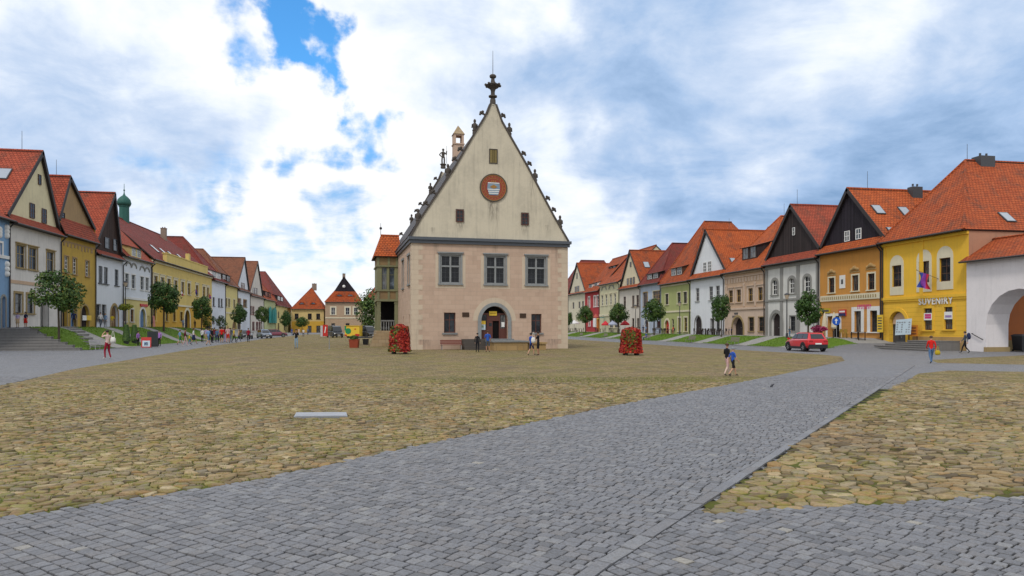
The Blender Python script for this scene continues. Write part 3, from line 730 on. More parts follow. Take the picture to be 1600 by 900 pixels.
P_SIDE = stucco('pinkish_side_plaster', (.42, .22, .14), .35)
class House:
    def __init__(s, side, px0, px1, base, eave, wall, roof, label, cat='house', split=None, wall2=None, off=0.0, depth=17.0, name='town_house', yend=None):
        """base and eave: photograph rows at the two ends of the facade; wall2 colours the part below row split"""
        if side == 'R':
            X = XR+off; t = (px0-800)/FPX; Y = X*(cY-t*sY)/(sY+t*cY); s.fr = Frame((X, Y), (0, -1), (1, 0))
        elif side == 'L':
            X = XL-off; t = (px0-800)/FPX; Y = X*(cY-t*sY)/(sY+t*cY); s.fr = Frame((X, Y), (0, 1), (-1, 0))
        else:
            t = (px0-800)/FPX; X = (yend*(sY+t*cY))/(cY-t*sY); s.fr = Frame((X, yend), (1, 0), (0, 1))
        fr = s.fr; s.W = fr.at(px1, 500)[0]
        b = (fr.at(px0, base)[1]+fr.at(px1, base)[1])/2
        p = fr.world(s.W/2, -1, 0); fr.zb = gz(p.x, p.y) if side != 'E' else b
        s.ze = (fr.at(px0, eave[0])[1]+fr.at(px1, eave[1])[1])/2
        s.D = depth; s.o = thing(name, label, cat, (fr.O.x, fr.O.y, fr.zb), fr.rz); s.roofm = roof; s.wm = wall
        s.mside = 0; s.mb = MB(); s.zsplit = None if split is None else sum(fr.at(px, py)[1] for px, py in split)/len(split)
        s.F = Facade(s.mb, s.W-.012, -1.5, s.ze, 0, 0, s.zsplit, 1, .012); s.wall2 = wall2; s.slopes = {}
    def rect(s, r, y=0.0):
        x0, za = s.fr.at(r[0], r[1], y); x1, zb = s.fr.at(r[2], r[3], y)
        xm = (r[0]+r[2])/2; return x0, s.fr.at(xm, r[3], y)[1], x1, s.fr.at(xm, r[1], y)[1]
    def win(s, r, fm, **k):
        x0, z0, x1, z1 = s.rect(r); x0 = max(x0, .25); x1 = min(x1, s.W-.25); z1 = min(z1, s.ze-.25)
        z0 = max(z0, .3)
        dp = k.get('depth', .20); s.F.hole(x0, z0, x1, z1, k.get('arch', 0), dp)
        return window(s.o, x0, z0, x1, z1, fm, **k)
    def row(s, rects, fm, **k):
        rs = [s.rect(r) for r in rects]; za = sum(r[1] for r in rs)/len(rs); zb = sum(r[3] for r in rs)/len(rs); w = sum(r[2]-r[0] for r in rs)/len(rs)
        out = []
        for r in rs:
            c = (r[0]+r[2])/2; x0, x1 = max(c-w/2, .25), min(c+w/2, s.W-.25); dp = k.get('depth', .20); z0, z1 = max(za, .25), min(zb, s.ze-.25)
            s.F.hole(x0, z0, x1, z1, k.get('arch', 0), dp); out.append(window(s.o, x0, z0, x1, z1, fm, **k))
        return out
    def dr(s, r, m, rise=None, **k):
        x0, z0, x1, z1 = s.rect(r); x0 = max(x0, .3); x1 = min(x1, s.W-.3)
        a = (x1-x0)/2 if rise is None else rise; d = k.get('depth', .35); s.F.hole(x0, -.02, x1, z1, a, d)
        return door(s.o, x0, -.02+.0, x1, z1, m, arch=a, **k)
    def band(s, r, m, proud=.06, name='string_course'):
        x0, z0, x1, z1 = s.rect(r); mb = MB(); mb.box(max(.02, x0), -proud, z0, min(s.W-.02, x1), .01, z1); return mb.build(name, m, s.o)
    def hband(s, py0, py1, h, m, proud=.07, name='string_course'):
        """a level moulding whose middle passes the rows py0 and py1 at the facade's two ends"""
        pass
    def walls(s, zl, zr, back=None):
        """side and back walls up to the roof"""
        s.F.done(); mb = s.mb; D = s.D; a, b = .012, s.W-.012
        mb.face([(a, D, -1.5), (a, 0, -1.5), (a, 0, zl), (a, D, zl)]); mb.face([(b, 0, -1.5), (b, D, -1.5), (b, D, zr), (b, 0, zr)], s.mside)
        mb.face([(b, D, -1.5), (a, D, -1.5), (a, D, min(zl, zr)), (b, D, min(zl, zr))])
    def finish(s):
        s.mb.build('wall', [s.wm, s.wall2 or s.wm, P_SIDE], s.o)
    def gutter(s, z=None, y=-.62, pipe=True, both=False):
        z = s.ze-.03 if z is None else z; mb = MB(); mb.tube((.05, y, z), (s.W-.05, y, z), .085, .085, 8); g = mb.build('gutter', M_GUT, s.o)
        if pipe:
            mb = MB(); x = .14 if pipe == 'l' else s.W-.14; mb.path([(x, y, z), (x, -.12, z-.55), (x, -.12, .05)], .07, 8); mb.build('drainpipe', M_GUT, s.o)
    def gable(s, apex, gl, gr, gm, strip=True, verge=True, set_back=.35, hang=.28, back_hip=False, side_drop=0.0):
        """steep roof with its gable to the square; apex and the gable's two base corners in photograph points"""
        y = set_back; xa, za = s.fr.at(*apex, y); zg = (s.fr.at(*gl, y)[1]+s.fr.at(*gr, y)[1])/2
        zg = max(zg, s.ze+.25); W, D = s.W, s.D; zl = zr = zg
        s.walls(zg-.05, zg-.05); mb = MB()
        mb.face([(.03, y, zg-.6), (W-.03, y, zg-.6), (W-.03, y, zg), (xa, y, za-.02), (.03, y, zg)]); s.gw = mb.build('gable_wall', gm, s.o); mb = MB(); mb.face([(W-.03, D, zg-.6), (.03, D, zg-.6), (.03, D, zg), (xa, D, za-.02), (W-.03, D, zg)])
        gb = mb.build('gable_wall', gm, s.o); s.gy = y
        e = .22; kl, kr = (za-zg)/xa, (za-zg)/(W-xa); y0, y1 = y-hang, D+.2
        mb = MB()
        L = [(-e, y0, zg-e*kl), (xa, y0, za), (xa, y1, za), (-e, y1, zg-e*kl)]; Rr = [(xa, y0, za), (W+e, y0, zg-e*kr), (W+e, y1, zg-e*kr), (xa, y1, za)]
        mb.slab([L[0], L[1], L[2], L[3]][::-1] if False else [L[0], L[3], L[2], L[1]][::-1], .16, 0, 1); mb.slab(Rr, .16, 0, 1)
        for v in (0,): 
            mb.tube((xa, y0-.02, za+.03), (xa, y1, za+.03), .13, .13, 8, 0)
        s.roof = mb.build('roof', [s.roofm, M_BARGE], s.o)
        nl, nr = Vector((-kl, 0, 1)).normalized(), Vector((kr, 0, 1)).normalized()
        s.slopes = {'l': (Vector(L[1]), nl, Vector((0, -1, 0))), 'r': (Vector(Rr[0]), nr, Vector((0, 1, 0)))}
        if verge:
            mb = MB()
            for P, Q in ((L[0], L[1]), (L[1], Rr[1])):
                P, Q = Vector(P), Vector(Q); d = (Q-P).normalized(); up = Vector((-d.z, 0, d.x)); up = up if up.z > 0 else -up
                mb.obox((P+Q)/2+Vector((0, -.035, 0))-up*.10, d*((Q-P).length/2), up*.19, Vector((0, .03, 0)))
            mb.build('bargeboard', M_BARGE, s.roof)
        if strip:
            mb = MB(); zt = zg-.0; ze = s.ze
            mb.slab([(-.1, -.55, ze), (W+.1, -.55, ze), (W+.1, y-.03, max(zt, ze+.3)), (-.1, y-.03, max(zt, ze+.3))], .10, 0, 1)
            mb.face([(.02, -.5, ze-.101), (.02, .0, ze-.101), (W-.02, 0, ze-.101), (W-.02, -.5, ze-.101)], 1)
            mb.build('pent_roof', [s.roofm, M_BARGE], s.o)
        s.xa, s.za, s.zg = xa, za, zg
    def gwin(s, r, fm, **k):
        x0, z0, x1, z1 = s.rect(r, s.gy); k.setdefault('sill', False)
        return window(s.o, x0, z0, x1, z1, fm, y=s.gy-.10, depth=.09, **k)
    def hip(s, apex, yr, over=.55, back=True, brk=None):
        """hipped roof whose ridge runs back from a point yr behind the facade"""
        xr, zr = s.fr.at(*apex, yr); W, D, ze = s.W, s.D, s.ze; o = over; s.walls(ze, ze); mb = MB()
        xr = min(max(xr, W*.2), W*.8)
        a, b, c, d = (-.15, -o, ze), (W+.15, -o, ze), (W+.15, D+o, ze), (-.15, D+o, ze); r0, r1 = (xr, yr, zr), (xr, max(D-yr*.7, yr+2), zr)
        mb.slab([a, b, r0], .15, 0, 1); mb.slab([b, c, r1, r0], .15, 0, 1); mb.slab([c, d, r1], .15, 0, 1); mb.slab([d, a, r0, r1], .15, 0, 1)
        for p, q in ((a, r0), (b, r0), (r0, r1)): mb.tube(Vector(p)+Vector((0, 0, .03)), Vector(q)+Vector((0, 0, .03)), .11, .11, 6, 0)
        s.roof = mb.build('roof', [s.roofm, M_BARGE], s.o)
        def nn(p, q, t): 
            n = (Vector(q)-Vector(p)).cross(Vector(t)-Vector(p)).normalized(); return n if n.z > 0 else -n
        s.slopes = {'f': (Vector(a), nn(a, b, r0), Vector((1, 0, 0))), 'r': (Vector(b), nn(b, c, r0), Vector((0, 1, 0))), 'l': (Vector(a), nn(a, d, r0), Vector((0, -1, 0)))}
        s.xa, s.za = xr, zr
    def saddle(s, ridge, yr, brk=None, over=.55, wm=None):
        """ridge along the facade, yr behind it; brk = (y, row) makes a second, flatter pitch start there"""
        zr = s.fr.at(*ridge, yr)[1]; W, D, ze, o = s.W, s.D, s.ze, over; s.walls(ze, ze); mb = MB(); D2 = 2*yr+o
        s.D2 = D2; prof = [(-o, ze)]
        if brk: prof.append((brk[0], s.fr.at(*brk[1], brk[0])[1]))
        prof.append((yr, zr))
        for (ya, za), (yb, zb) in zip(prof, prof[1:]):
            mb.slab([(-.12, ya, za), (W+.12, ya, za), (W+.12, yb, zb), (-.12, yb, zb)], .15, 0, 1)
        mb.slab([(W+.12, D2, ze), (-.12, D2, ze), (-.12, yr, zr), (W+.12, yr, zr)], .15, 0, 1)
        mb.tube((-.12, yr, zr+.02), (W+.12, yr, zr+.02), .12, .12, 6, 0)
        s.roof = mb.build('roof', [s.roofm, M_BARGE], s.o)
        for x in (.014, W-.014):
            pts = [(x, D2-.4, ze-.3), (x, .0, ze-.3)]+[(x, y+.05, z-.12) for y, z in prof[1:]]
            s.mb.face(pts)
        def nn(a, b): 
            v = Vector((0, -(b[1]-a[1]), b[0]-a[0])).normalized(); return v
        s.slopes = {'f': (Vector((0,)+prof[0]), nn(prof[0], prof[1]), Vector((1, 0, 0))), 'u': (Vector((0,)+prof[-2]), nn(prof[-2], prof[-1]), Vector((1, 0, 0)))}
        s.za = zr
    def sky(s, sl, px, py, w=.8, h=1.2):
        p, n, ux = s.slopes[sl]; c = s.fr.on_plane(px, py, p, n); skylight(s.roof, c, n, ux, w, h)
    def dormer(s, r, sl='f', wins=2, roofm=None, fm=None, wallm=None, pitch=.28, glass=None):
        """a dormer standing on the slope: r is its front face in photograph points"""
        p, n, ux = s.slopes[sl]; c = s.fr.on_plane((r[0]+r[2])/2, r[3], p, n)
        x0, z0, x1, z1 = s.rect(r, c.y); z0 = c.z-.05; h = max(.7, z1-z0); w = max(.8, x1-x0); xm = (x0+x1)/2; x0, x1 = xm-w/2, xm+w/2
        k = -n.y/n.z                                    # rise of the slope per metre inward
        dep = h/max(.35, k-pitch); y0, y1 = c.y-.02, c.y+dep; z1 = z0+h; zt = z1+pitch*dep
        mb = MB(); mb.face([(x0, y0, z0-.3), (x1, y0, z0-.3), (x1, y0, z1), (x0, y0, z1)])
        for x in (x0, x1): mb.face([(x, y0, z0-.3), (x, y0, z1), (x, y1, zt), (x, y1, zt-.3)])
        o = mb.build('dormer', wallm or WHITEST, s.o)
        mb = MB(); e = .18; mb.slab([(x0-e, y0-.3, z1-.3*pitch+.02), (x1+e, y0-.3, z1-.3*pitch+.02), (x1+e, y1+.3, zt+.3*pitch+.02), (x0-e, y1+.3, zt+.3*pitch+.02)], .09, 0, 1); mb.build('dormer_roof', [roofm or s.roofm, M_BARGE], o)
        for q in range(wins):
            a = x0+w*(q+.14)/wins; b = x0+w*(q+.86)/wins; mb = MB(); bars(mb, a, z0+.12, b, z1-.10, y0-.05, y0-.005, .05, 2, 2, .035); mb.box(a+.03, y0-.02, z0+.15, b-.03, y0-.008, z1-.13, 1); mb.build('dormer_window', [fm or WHITE, glass or GLASS], o)
        return o

def antenna(h, x, y, z, ht=1.4):
    mb = MB(); mb.tube((x, y, z), (x, y, z+ht), .025, .018, 6); mb.build('lightning_rod', DARKGREY, h.roof)

# ---- right-hand row, far to near
P_CREAMW = stucco('cream_white_plaster', (.62, .57, .44)); P_RED = stucco('raspberry_plaster', (.42, .045, .05)); P_ORN = stucco('pale_cream_plaster', (.58, .55, .37)); P_IVORY = stucco('ivory_plaster', (.64, .56, .40))
P_OFFW = stucco('offwhite_plaster', (.62, .57, .50)); P_LBLUE = stucco('pale_blue_plaster', (.44, .50, .60)); P_GREEN = stucco('olive_green_plaster', (.38, .41, .17)); P_WHITE = stucco('white_plaster', (.70, .72, .75), .22)
P_PINK = stucco('peach_plaster', (.55, .39, .27)); P_PINK2 = stucco('light_peach_plaster', (.60, .46, .36)); P_GREYW = stucco('greyish_white_plaster', (.64, .63, .60)); P_ORANGE = stucco('orange_plaster', (.56, .26, .06), .35)
P_YEL = stucco('sunny_yellow_plaster', (.78, .47, .05), .25); P_YELR = stucco('yellow_banded_plaster', (.78, .47, .055), .2, (60, .42, (.75, .44, .05), (.32, .18, .015), .4)); P_ORANGER = stucco('orange_banded_plaster', (.58, .28, .08), .35, (60, .40, (.54, .26, .07), (.30, .13, .04), .4))
P_GATE = stucco('pinkish_white_plaster', (.74, .70, .70), .2); P_RUST = stucco('terracotta_plaster', (.42, .14, .05), .35); P_TANP = stucco('tan_base_plaster', (.42, .27, .11), .4)

h = House('R', 872, 888, 518, (463, 463), P_OFFW, T_DK, 'town house whose red roof peeps out just past the pink stone hall'); h.hip((880, 416), 6); h.finish()

h = House('R', 888, 914, 518, (462, 456), P_CREAMW, T_OR, 'cream gabled house with a white parasol before it, beside the raspberry red house')
h.row([zz(Z6, 115, 490, 130, 540), zz(Z6, 160, 478, 175, 525), zz(Z6, 187, 473, 200, 520)], BROWNF, sill=False, nz=3)
h.gable((902.4, 411), (888.5, 461), (914, 452), P_CREAMW); h.gwin(zz(Z6, 135, 368, 147, 408), BROWNF); h.gwin(zz(Z6, 152, 363, 166, 403), BROWNF); h.gwin(zz(Z6, 147, 268, 154, 310), BROWNF, nx=1)
h.gutter(pipe='l'); h.finish()

h = House('R', 914, 937, 518, (457.5, 454.5), P_RED, T_OR, 'raspberry red house with white window surrounds and two small dormers')
h.row([zz(Z6, 232, 450, 246, 520), zz(Z6, 275, 440, 288, 520), zz(Z6, 299, 435, 312, 515)], WHITE, sur=WHITEST, sw=.25, nz=3); h.row([zz(Z6, 236, 600, 248, 660)], WHITE, sur=WHITEST, sw=.2)
h.dr(zz(Z6, 300, 610, 315, 685), YELP, rise=0, sur=YELP); h.saddle((930, 413), 7); h.dormer(zz(Z6, 238, 348, 262, 375), wins=1, fm=DARKWOOD); h.dormer(zz(Z6, 278, 336, 302, 362), wins=1, fm=DARKWOOD)
mb = MB(); x0, z0, x1, z1 = h.rect(zz(Z6, 272, 592, 294, 668)); mb.box(x0, -.14, z0, x1, -.02, z1); mb.build('shop_board', WHITE, h.o); h.gutter(); h.finish()

h = House('R', 937, 968, 518, (446, 440.5), P_ORN, T_OR, 'pale cream ornate house with arched mouldings under a two-stage orange roof')
rs = h.row([zz(Z6, 330, 440, 345, 505), zz(Z6, 360, 432, 375, 505), zz(Z6, 392, 425, 408, 505), zz(Z6, 424, 420, 440, 505)], WHITE, sur=CREAM, sw=.22, nz=3, cap=True)
for c in (zz(Z6, 350, 415)[0], zz(Z6, 405, 410)[0]):
    x = h.fr.at(c, 455)[0]; a, b = arc(x-1.5, x+1.5, h.ze-1.25, .75), arc(x-1.75, x+1.75, h.ze-1.25, 1.0); mb = MB()
    for k in range(len(a)-1): mb.prism([a[k], b[k], b[k+1], a[k+1]], -.13, .01)
    mb.build('arched_moulding', GREYST, h.o)
mb = MB(); mb.box(.05, -.2, h.ze-.35, h.W-.05, .01, h.ze-.12); mb.box(.05, -.16, 3.5, h.W-.05, .01, 3.95); mb.build('cornice', CREAM, h.o)
h.row([zz(Z6, 388, 600, 420, 670), zz(Z6, 430, 600, 455, 670)], DARKGREY, sur=CREAM, sw=.15, nz=1, nx=1)
h.saddle((955, 404), 8.0, brk=(3.2, (952, 430))); h.dormer(zz(Z6, 385, 215, 440, 245), 'u', 2, wallm=DARKWOOD, fm=DARKWOOD)
mb = MB(); x0, z0, x1, z1 = h.rect(zz(Z6, 342, 592, 366, 612)); mb.lathe([(.05, -.05), (.5, -.05), (.5, .05), (.05, .05)], ((x0+x1)/2, -.6, z0+.4), 12); mb.box((x0+x1)/2-.03, -.6, z0+.8, (x0+x1)/2+.03, .0, z0+.86); mb.build('hanging_sign', plain('teal_paint', (.03, .30, .33), .5), h.o); h.gutter(); h.finish()

h = House('R', 968, 1001, 519, (454.5, 446), P_OFFW, T_OR, 'off-white house with an ivory gable of three small windows')
h.row([zz(Z6, 493, 445, 511, 520), zz(Z6, 556, 435, 574, 520), zz(Z6, 588, 428, 607, 515)], BROWNF, sill=True, nz=3); h.row([zz(Z6, 556, 605, 573, 670), zz(Z6, 592, 600, 609, 668)], BROWNF, nz=3)
h.gable((985.3, 391), (970, 450), (1001.5, 440), P_IVORY)
for q in ((521, 308, 533, 355), (542, 303, 557, 350), (565, 297, 577, 347)): h.gwin(zz(Z6, *q), BROWNF, nx=1)
h.gwin(zz(Z6, 543, 185, 553, 222), BROWNF, nx=1); h.sky('r', *zz(Z6, 663, 208), 1.0, 1.5); h.gutter(); h.finish()

h = House('R', 1001, 1033, 520, (447, 441), P_LBLUE, T_DK, 'pale blue house with gold framed windows below a dark red dormered roof')
GOLD = plain('ochre_window_paint', (.36, .22, .05), .5)
h.win(zz(Z6, 640, 412, 672, 515), BROWNF, sur=GOLD, sw=.14, nz=3); h.win(zz(Z6, 710, 400, 764, 490), GOLD, nx=3, nz=3, sur=CREAM, sw=.12)
h.dr(zz(Z6, 650, 612, 680, 695), BROWNF, sur=WHITEST); h.row([zz(Z6, 738, 622, 765, 670)], BROWNF)
h.hip((1043, 382), 5.5); h.dormer(zz(Z6, 668, 268, 755, 312), 'f', 2, fm=WHITE, wallm=DARKWOOD); h.gutter(); h.finish()

h = House('R', 1033, 1079, 522, (446, 438), P_GREEN, T_OR, 'olive green house with cream surrounds and a wide orange roof with one dormer')
h.row([zz(Z6, 803, 425, 827, 508), zz(Z6, 892, 412, 918, 490), zz(Z6, 938, 404, 964, 488)], DARKGREY, sur=CREAM, sw=.13, nz=3)
h.dr(zz(Z6, 801, 615, 832, 700), REDP, sur=CREAM, sw=.35); h.row([zz(Z6, 898, 600, 918, 700), zz(Z6, 943, 597, 966, 700)], GOLD, sur=CREAM, sw=.25, nx=1, nz=3); h.row([zz(Z6, 850, 608, 866, 685)], CREAM, nx=1)
mb = MB(); z_ = h.fr.at(1056, zz(Z6, 0, 552)[1])[1]; mb.box(.02, -.10, z_-.14, h.W-.02, .01, z_+.14); mb.box(.02, -.13, h.ze-.45, h.W-.02, .01, h.ze-.2); mb.build('string_course', CREAM, h.o)
h.hip((1082, 352), 7.0); h.dormer(zz(Z6, 846, 226, 930, 285), 'f', 2, fm=WHITE, wallm=BROWNF); h.gutter(); h.finish()

h = House('R', 1079, 1132, 523, (439.5, 428), P_WHITE, T_OR2, 'white gabled house with a dark arched door between the green and the peach house')
h.row([zz(Z7, 28, 470, 49, 558), zz(Z7, 110, 460, 132, 545), zz(Z7, 150, 455, 174, 530)], plain('grey_window_paint', (.33, .33, .32), .5), nz=3, sur=None)
h.dr(zz(Z7, 22, 640, 64, 760), DARKWOOD, sur=GREYST, sw=.14); h.row([zz(Z7, 119, 655, 141, 735), zz(Z7, 153, 660, 174, 733)], DARKGREY, sur=GREYST, sw=.08, nz=3)
h.gable((1104.5, 358.5), (1082, 430), (1132.5, 419), P_WHITE); h.gwin(zz(Z7, 76, 312, 95, 372), WHITE, nz=3); h.gwin(zz(Z7, 105, 305, 126, 368), WHITE, nz=3)
h.sky('r', *zz(Z7, 255, 303), .7, .9); chimney(h.roof, h.xa+.6, 11, h.za-1.2, h.za+.5, .7, 1.4); antenna(h, h.xa, 4, h.za, 1.8); h.gutter(); h.finish()

h = House('R', 1132, 1196, 527, (428, 418.5), P_PINK, T_OR2, 'peach house with painted window frames and a big glazed dormer', split=((1140, 483), (1190, 481)), wall2=P_PINK2)
h.row([zz(Z7, 230, 488, 256, 562), zz(Z7, 278, 480, 305, 557), zz(Z7, 349, 468, 378, 550), zz(Z7, 409, 460, 438, 543)], GOLD, sur=P_PINK2, sw=.30, nz=2, cap=True)
for q in (zz(Z7, 216, 450), zz(Z7, 325, 450), zz(Z7, 392, 450)):
    x = h.fr.at(q[0], 450)[0]; mb = MB(); mb.box(x-.16, -.09, h.zsplit+.3, x+.16, .01, h.ze-1.9); mb.box(x-.22, -.12, h.ze-1.899, x+.22, .01, h.ze-1.6); mb.build('pilaster', P_PINK2, h.o)
mb = MB(); mb.box(.03, -.14, h.zsplit-.13, h.W-.03, .01, h.zsplit+.13); mb.box(.03, -.10, h.ze-.75, h.W-.03, .01, h.ze-.6); mb.box(.03, -.22, h.ze-.3, h.W-.03, .01, h.ze-.1)
x = .5
while x < h.W-.6: mb.box(x, -.07, h.ze-1.45, x+.45, .01, h.ze-.85); x += .78
mb.build('cornice', P_PINK2, h.o)
h.dr(zz(Z7, 253, 648, 318, 772), DARKWOOD, sur=TANST, sw=.3, depth=.6); h.row([zz(Z7, 351, 650, 384, 735), zz(Z7, 412, 646, 446, 732)], BROWNF, sur=TANST, sw=.10, nz=3)
x0, z0, x1, z1 = h.rect(zz(Z7, 252, 612, 300, 640)); mb = MB()
for k, (a, b) in enumerate(((.25, .75), (.0, 1.0))):
    z = z1-.45-k*.42
    for q in range(7 if k else 4):
        n_ = 7 if k else 4; xx = x0+(x1-x0)*(a+(b-a)*q/n_); mb.box(xx, -.03, z, xx+(x1-x0)*.09, .012, z+.28)
mb.build('painted_lettering', DARKGREY, h.o)
h.hip((1197, 344), 7.5); h.dormer(zz(Z7, 312, 215, 404, 292), 'f', 2, fm=BROWNF, wallm=DARKWOOD, glass=GLASS2); antenna(h, h.xa, 8, h.za, 1.8); h.gutter(); h.finish()

h = House('R', 1196, 1281, 528, (421, 396.5), P_GREYW, T_RED, 'white house with grey pilasters under a dark boarded gable with one slit window')
h.row([zz(Z7, 497, 425, 526, 516), zz(Z7, 599, 408, 632, 502), zz(Z7, 690, 393, 728, 490)], WHITE, sur=GREYST, sw=.32, nz=3, cap=False, arch=.35)
for a, b in ((430, 470), (545, 562), (645, 664), (765, 785)):
    x0, x1 = h.fr.at(zz(Z7, a, 0)[0], 450)[0], h.fr.at(zz(Z7, b, 0)[0], 450)[0]; mb = MB(); mb.box(max(.03, x0), -.07, .0, min(x1, h.W-.03), .01, h.ze-.5); mb.build('pilaster', GREYST, h.o)
z_ = h.fr.at(1238, zz(Z7, 0, 538)[1])[1]; mb = MB(); mb.box(.03, -.13, z_-.12, h.W-.03, .01, z_+.12); mb.box(.03, -.15, h.ze-.499, h.W-.03, .01, h.ze-.15); mb.build('string_course', GREYST, h.o)
h.dr(zz(Z7, 492, 622, 553, 765), DARKWOOD, sur=GREYST, sw=.42, depth=.4, sp=.10); h.row([zz(Z7, 604, 642, 637, 732)], DARKGREY, sur=GREYST, sw=.14, nz=3)
h.dr(zz(Z7, 716, 668, 748, 770), WHITE, rise=0, sur=GREYST, sw=.16)
h.gable((1238, 320), (1205, 404), (1279, 388), DARKWOOD); h.gwin(zz(Z7, 622, 100, 636, 147), WHITE, nx=1); chimney(h.roof, h.xa+.3, 9.5, h.za-1, h.za+.5, 1.0, 1.3); antenna(h, h.xa, 1.0, h.za, 1.9); h.gutter(); h.finish()

h = House('R', 1281, 1379, 529, (403.5, 377.5), P_ORANGE, T_OR2, 'orange house under a black boarded gable with two small windows and skylights', split=((1290, 467), (1375, 462)), wall2=P_ORANGER)
h.row([zz(Z8, 93, 518, 117, 580), zz(Z8, 190, 503, 216, 567), zz(Z8, 255, 492, 283, 558)], BROWNF, sur=CREAM, sw=.16, nz=2)
x0, z0, x1, z1 = h.rect(zz(Z8, 138, 503, 161, 557)); mb = MB(); mb.box(x0, -.05, z0, x1, .01, z1); o = mb.build('wall_plaque', WHITEST, h.o); mb = MB(); mb.box((x0+x1)/2-.16, -.065, z0+.45, (x0+x1)/2+.16, -.051, z0+.95); mb.build('plaque_emblem', DARKGREY, o)
for q in (zz(Z8, 105, 490), zz(Z8, 200, 477), zz(Z8, 268, 465)):
    x, z = h.fr.at(*q); mb = MB()
    for k in (-2, -1, 0, 1, 2): mb.ball((x+.26*k, -.02, z-.08*abs(k)+.1), .17 if k else .24, 0, 8)
    mb.box(x-.8, -.04, z-.35, x+.8, .01, z-.22); mb.build('stucco_garland', P_TANP, h.o)
mb = MB(); mb.box(.25, -.10, h.zsplit-.28, h.W-.25, .01, h.zsplit+.34); o = mb.build('frieze', CREAM, h.o); mb = MB()
x = .5
while x < h.W-.6: mb.box(x, -.125, h.zsplit-.12, x+.16, -.101, h.zsplit+.18); x += .36
mb.build('frieze_relief', TANST, o)
h.dr(zz(Z8, 88, 672, 138, 745), DKIN, rise=0, sur=WHITEST, sw=.28, depth=.8, open_dark=True)
h.row([zz(Z8, 199, 652, 227, 738), zz(Z8, 264, 648, 294, 736)], DARKGREY, sur=WHITEST, sw=.42, nx=1, nz=1, depth=.3)
h.gable((1327, 294.5), (1290, 386), (1376, 367), boards('black_boarding', (.018, .014, .020), .26)); h.gwin(zz(Z8, 160, 320, 181, 363), WHITE, sur=None, nz=2, glass=GLASS2); h.gwin(zz(Z8, 206, 309, 229, 354), WHITE, nz=2, glass=GLASS2)
h.sky('r', *zz(Z8, 296, 233), .9, 1.3); h.sky('r', *zz(Z8, 407, 241), .9, 1.3); h.sky('r', *zz(Z8, 354, 322), .7, 1.0)
chimney(h.roof, h.xa+.5, 7.8, h.za-1.2, h.za+.30, .8, 1.2, DARKGREY, False); antenna(h, h.xa, 2.5, h.za, 1.9); h.gutter(); h.finish(); H_OR = h

h = House('R', 1379, 1514, 540, (382, 357), P_YEL, T_OR, 'bright yellow corner house with cream arched niches and a huge orange hipped roof', split=((1385, 470.5), (1512, 458)), wall2=P_YELR, depth=21)
for q, gq in (((347, 420, 403, 585), (361, 462, 393, 550)), ((457, 397, 519, 572), (475, 445, 511, 533)), ((541, 382, 608, 562), (556, 431, 596, 528))):
    x0, z0, x1, z1 = h.rect(zz(Z8, *q)); g = h.rect(zz(Z8, *gq)); gx0, gx1 = (x0+x1)/2-.62, (x0+x1)/2+.62; gz0, gz1 = g[1], g[3]
    w_ = window(h.o, gx0, gz0, gx1, gz1, BROWNF, y=.0, depth=.22, nz=3, sill=False); h.F.hole(gx0, gz0, gx1, gz1, 0, .22)
    mb = MB(); a_ = (x1-x0)/2; mb.box(x0, -.05, z0, gx0-.002, .012, z1-a_-.001); mb.box(gx1+.002, -.05, z0, x1, .012, z1-a_-.001); mb.box(gx0, -.05, z0, gx1, .012, gz0-.002)
    if gz1 < z1-a_-.05: mb.box(gx0, -.05, gz1+.002, gx1, .012, z1-a_-.001)
    mb.prism([(x0, z1-a_), (x1, z1-a_)]+arc(x0, x1, z1-a_, a_)[1:-1], -.05, .012); mb.build('arched_niche', CREAM, w_)
mb = MB(); mb.box(.02, -.16, h.zsplit-.10, h.W, .012, h.zsplit+.16); mb.box(.02, -.10, h.zsplit-.28, h.W, .012, h.zsplit-.101); mb.box(.02, -.20, h.ze-.35, h.W, .012, h.ze-.12); mb.build('cornice', P_YEL, h.o)
for a in (.02, h.W*.47): 
    mb = MB(); mb.box(a, -.06, h.zsplit+.17, a+.45, .012, h.ze-.36); mb.build('pilaster', P_YEL, h.o)
x0, z0, x1, z1 = h.rect(zz(Z8, 343, 652, 412, 765)); d_ = h.dr(zz(Z8, 343, 652, 412, 765), DARKGREY, sur=P_YEL, sw=.35, depth=.5); 
mb = MB(); mb.prism(arc(x0+.12, x1-.12, z1-(x1-x0)/2-.12, (x1-x0)/2), .28, .40); mb.build('fanlight', P_PINK, d_)
for q, sc_ in (((487, 640, 521, 730), 1), ((571, 634, 606, 727), 0)):
    w_ = h.row([zz(Z8, *q)], BROWNF, sur=P_YEL, sw=.25, nz=4)[0]; x0, z0, x1, z1 = h.rect(zz(Z8, *q)); zc = z0+(z1-z0)*.62
    mb = MB(); mb.box(x0-.05, -.03, zc-.32, x1+.05, -.012, zc+.32); o = mb.build('paper_sign', WHITE, w_); mb = MB()
    for k in range(2 if sc_ else 1): mb.box(x0+.12, -.038, zc-.14+.22*k-.04, x1-.12, -.031, zc+.06+.22*k-.04)
    mb.build('sign_print', plain('pink_print', (.55, .05, .20), .6) if sc_ else plain('violet_print', (.30, .22, .42), .6), o)
x0, z0, x1, z1 = h.rect(zz(Z8, 440, 760, 680, 775)); mb = MB(); mb.box(x0, -.05, -1.4, h.W, .012, 1.15); mb.build('base_course', P_TANP, h.o)
h.mside = 2; h.hip((1494, 254.5), 7.4, over=.6); h.sky('r', *zz(Z8, 828, 265), .8, 1.2); chimney(h.roof, h.xa+.2, 9.2, h.za-.8, h.za+.35, 1.1, 1.6, DARKGREY, False); antenna(h, h.xa, 7.6, h.za, 1.6); h.gutter(pipe='l')
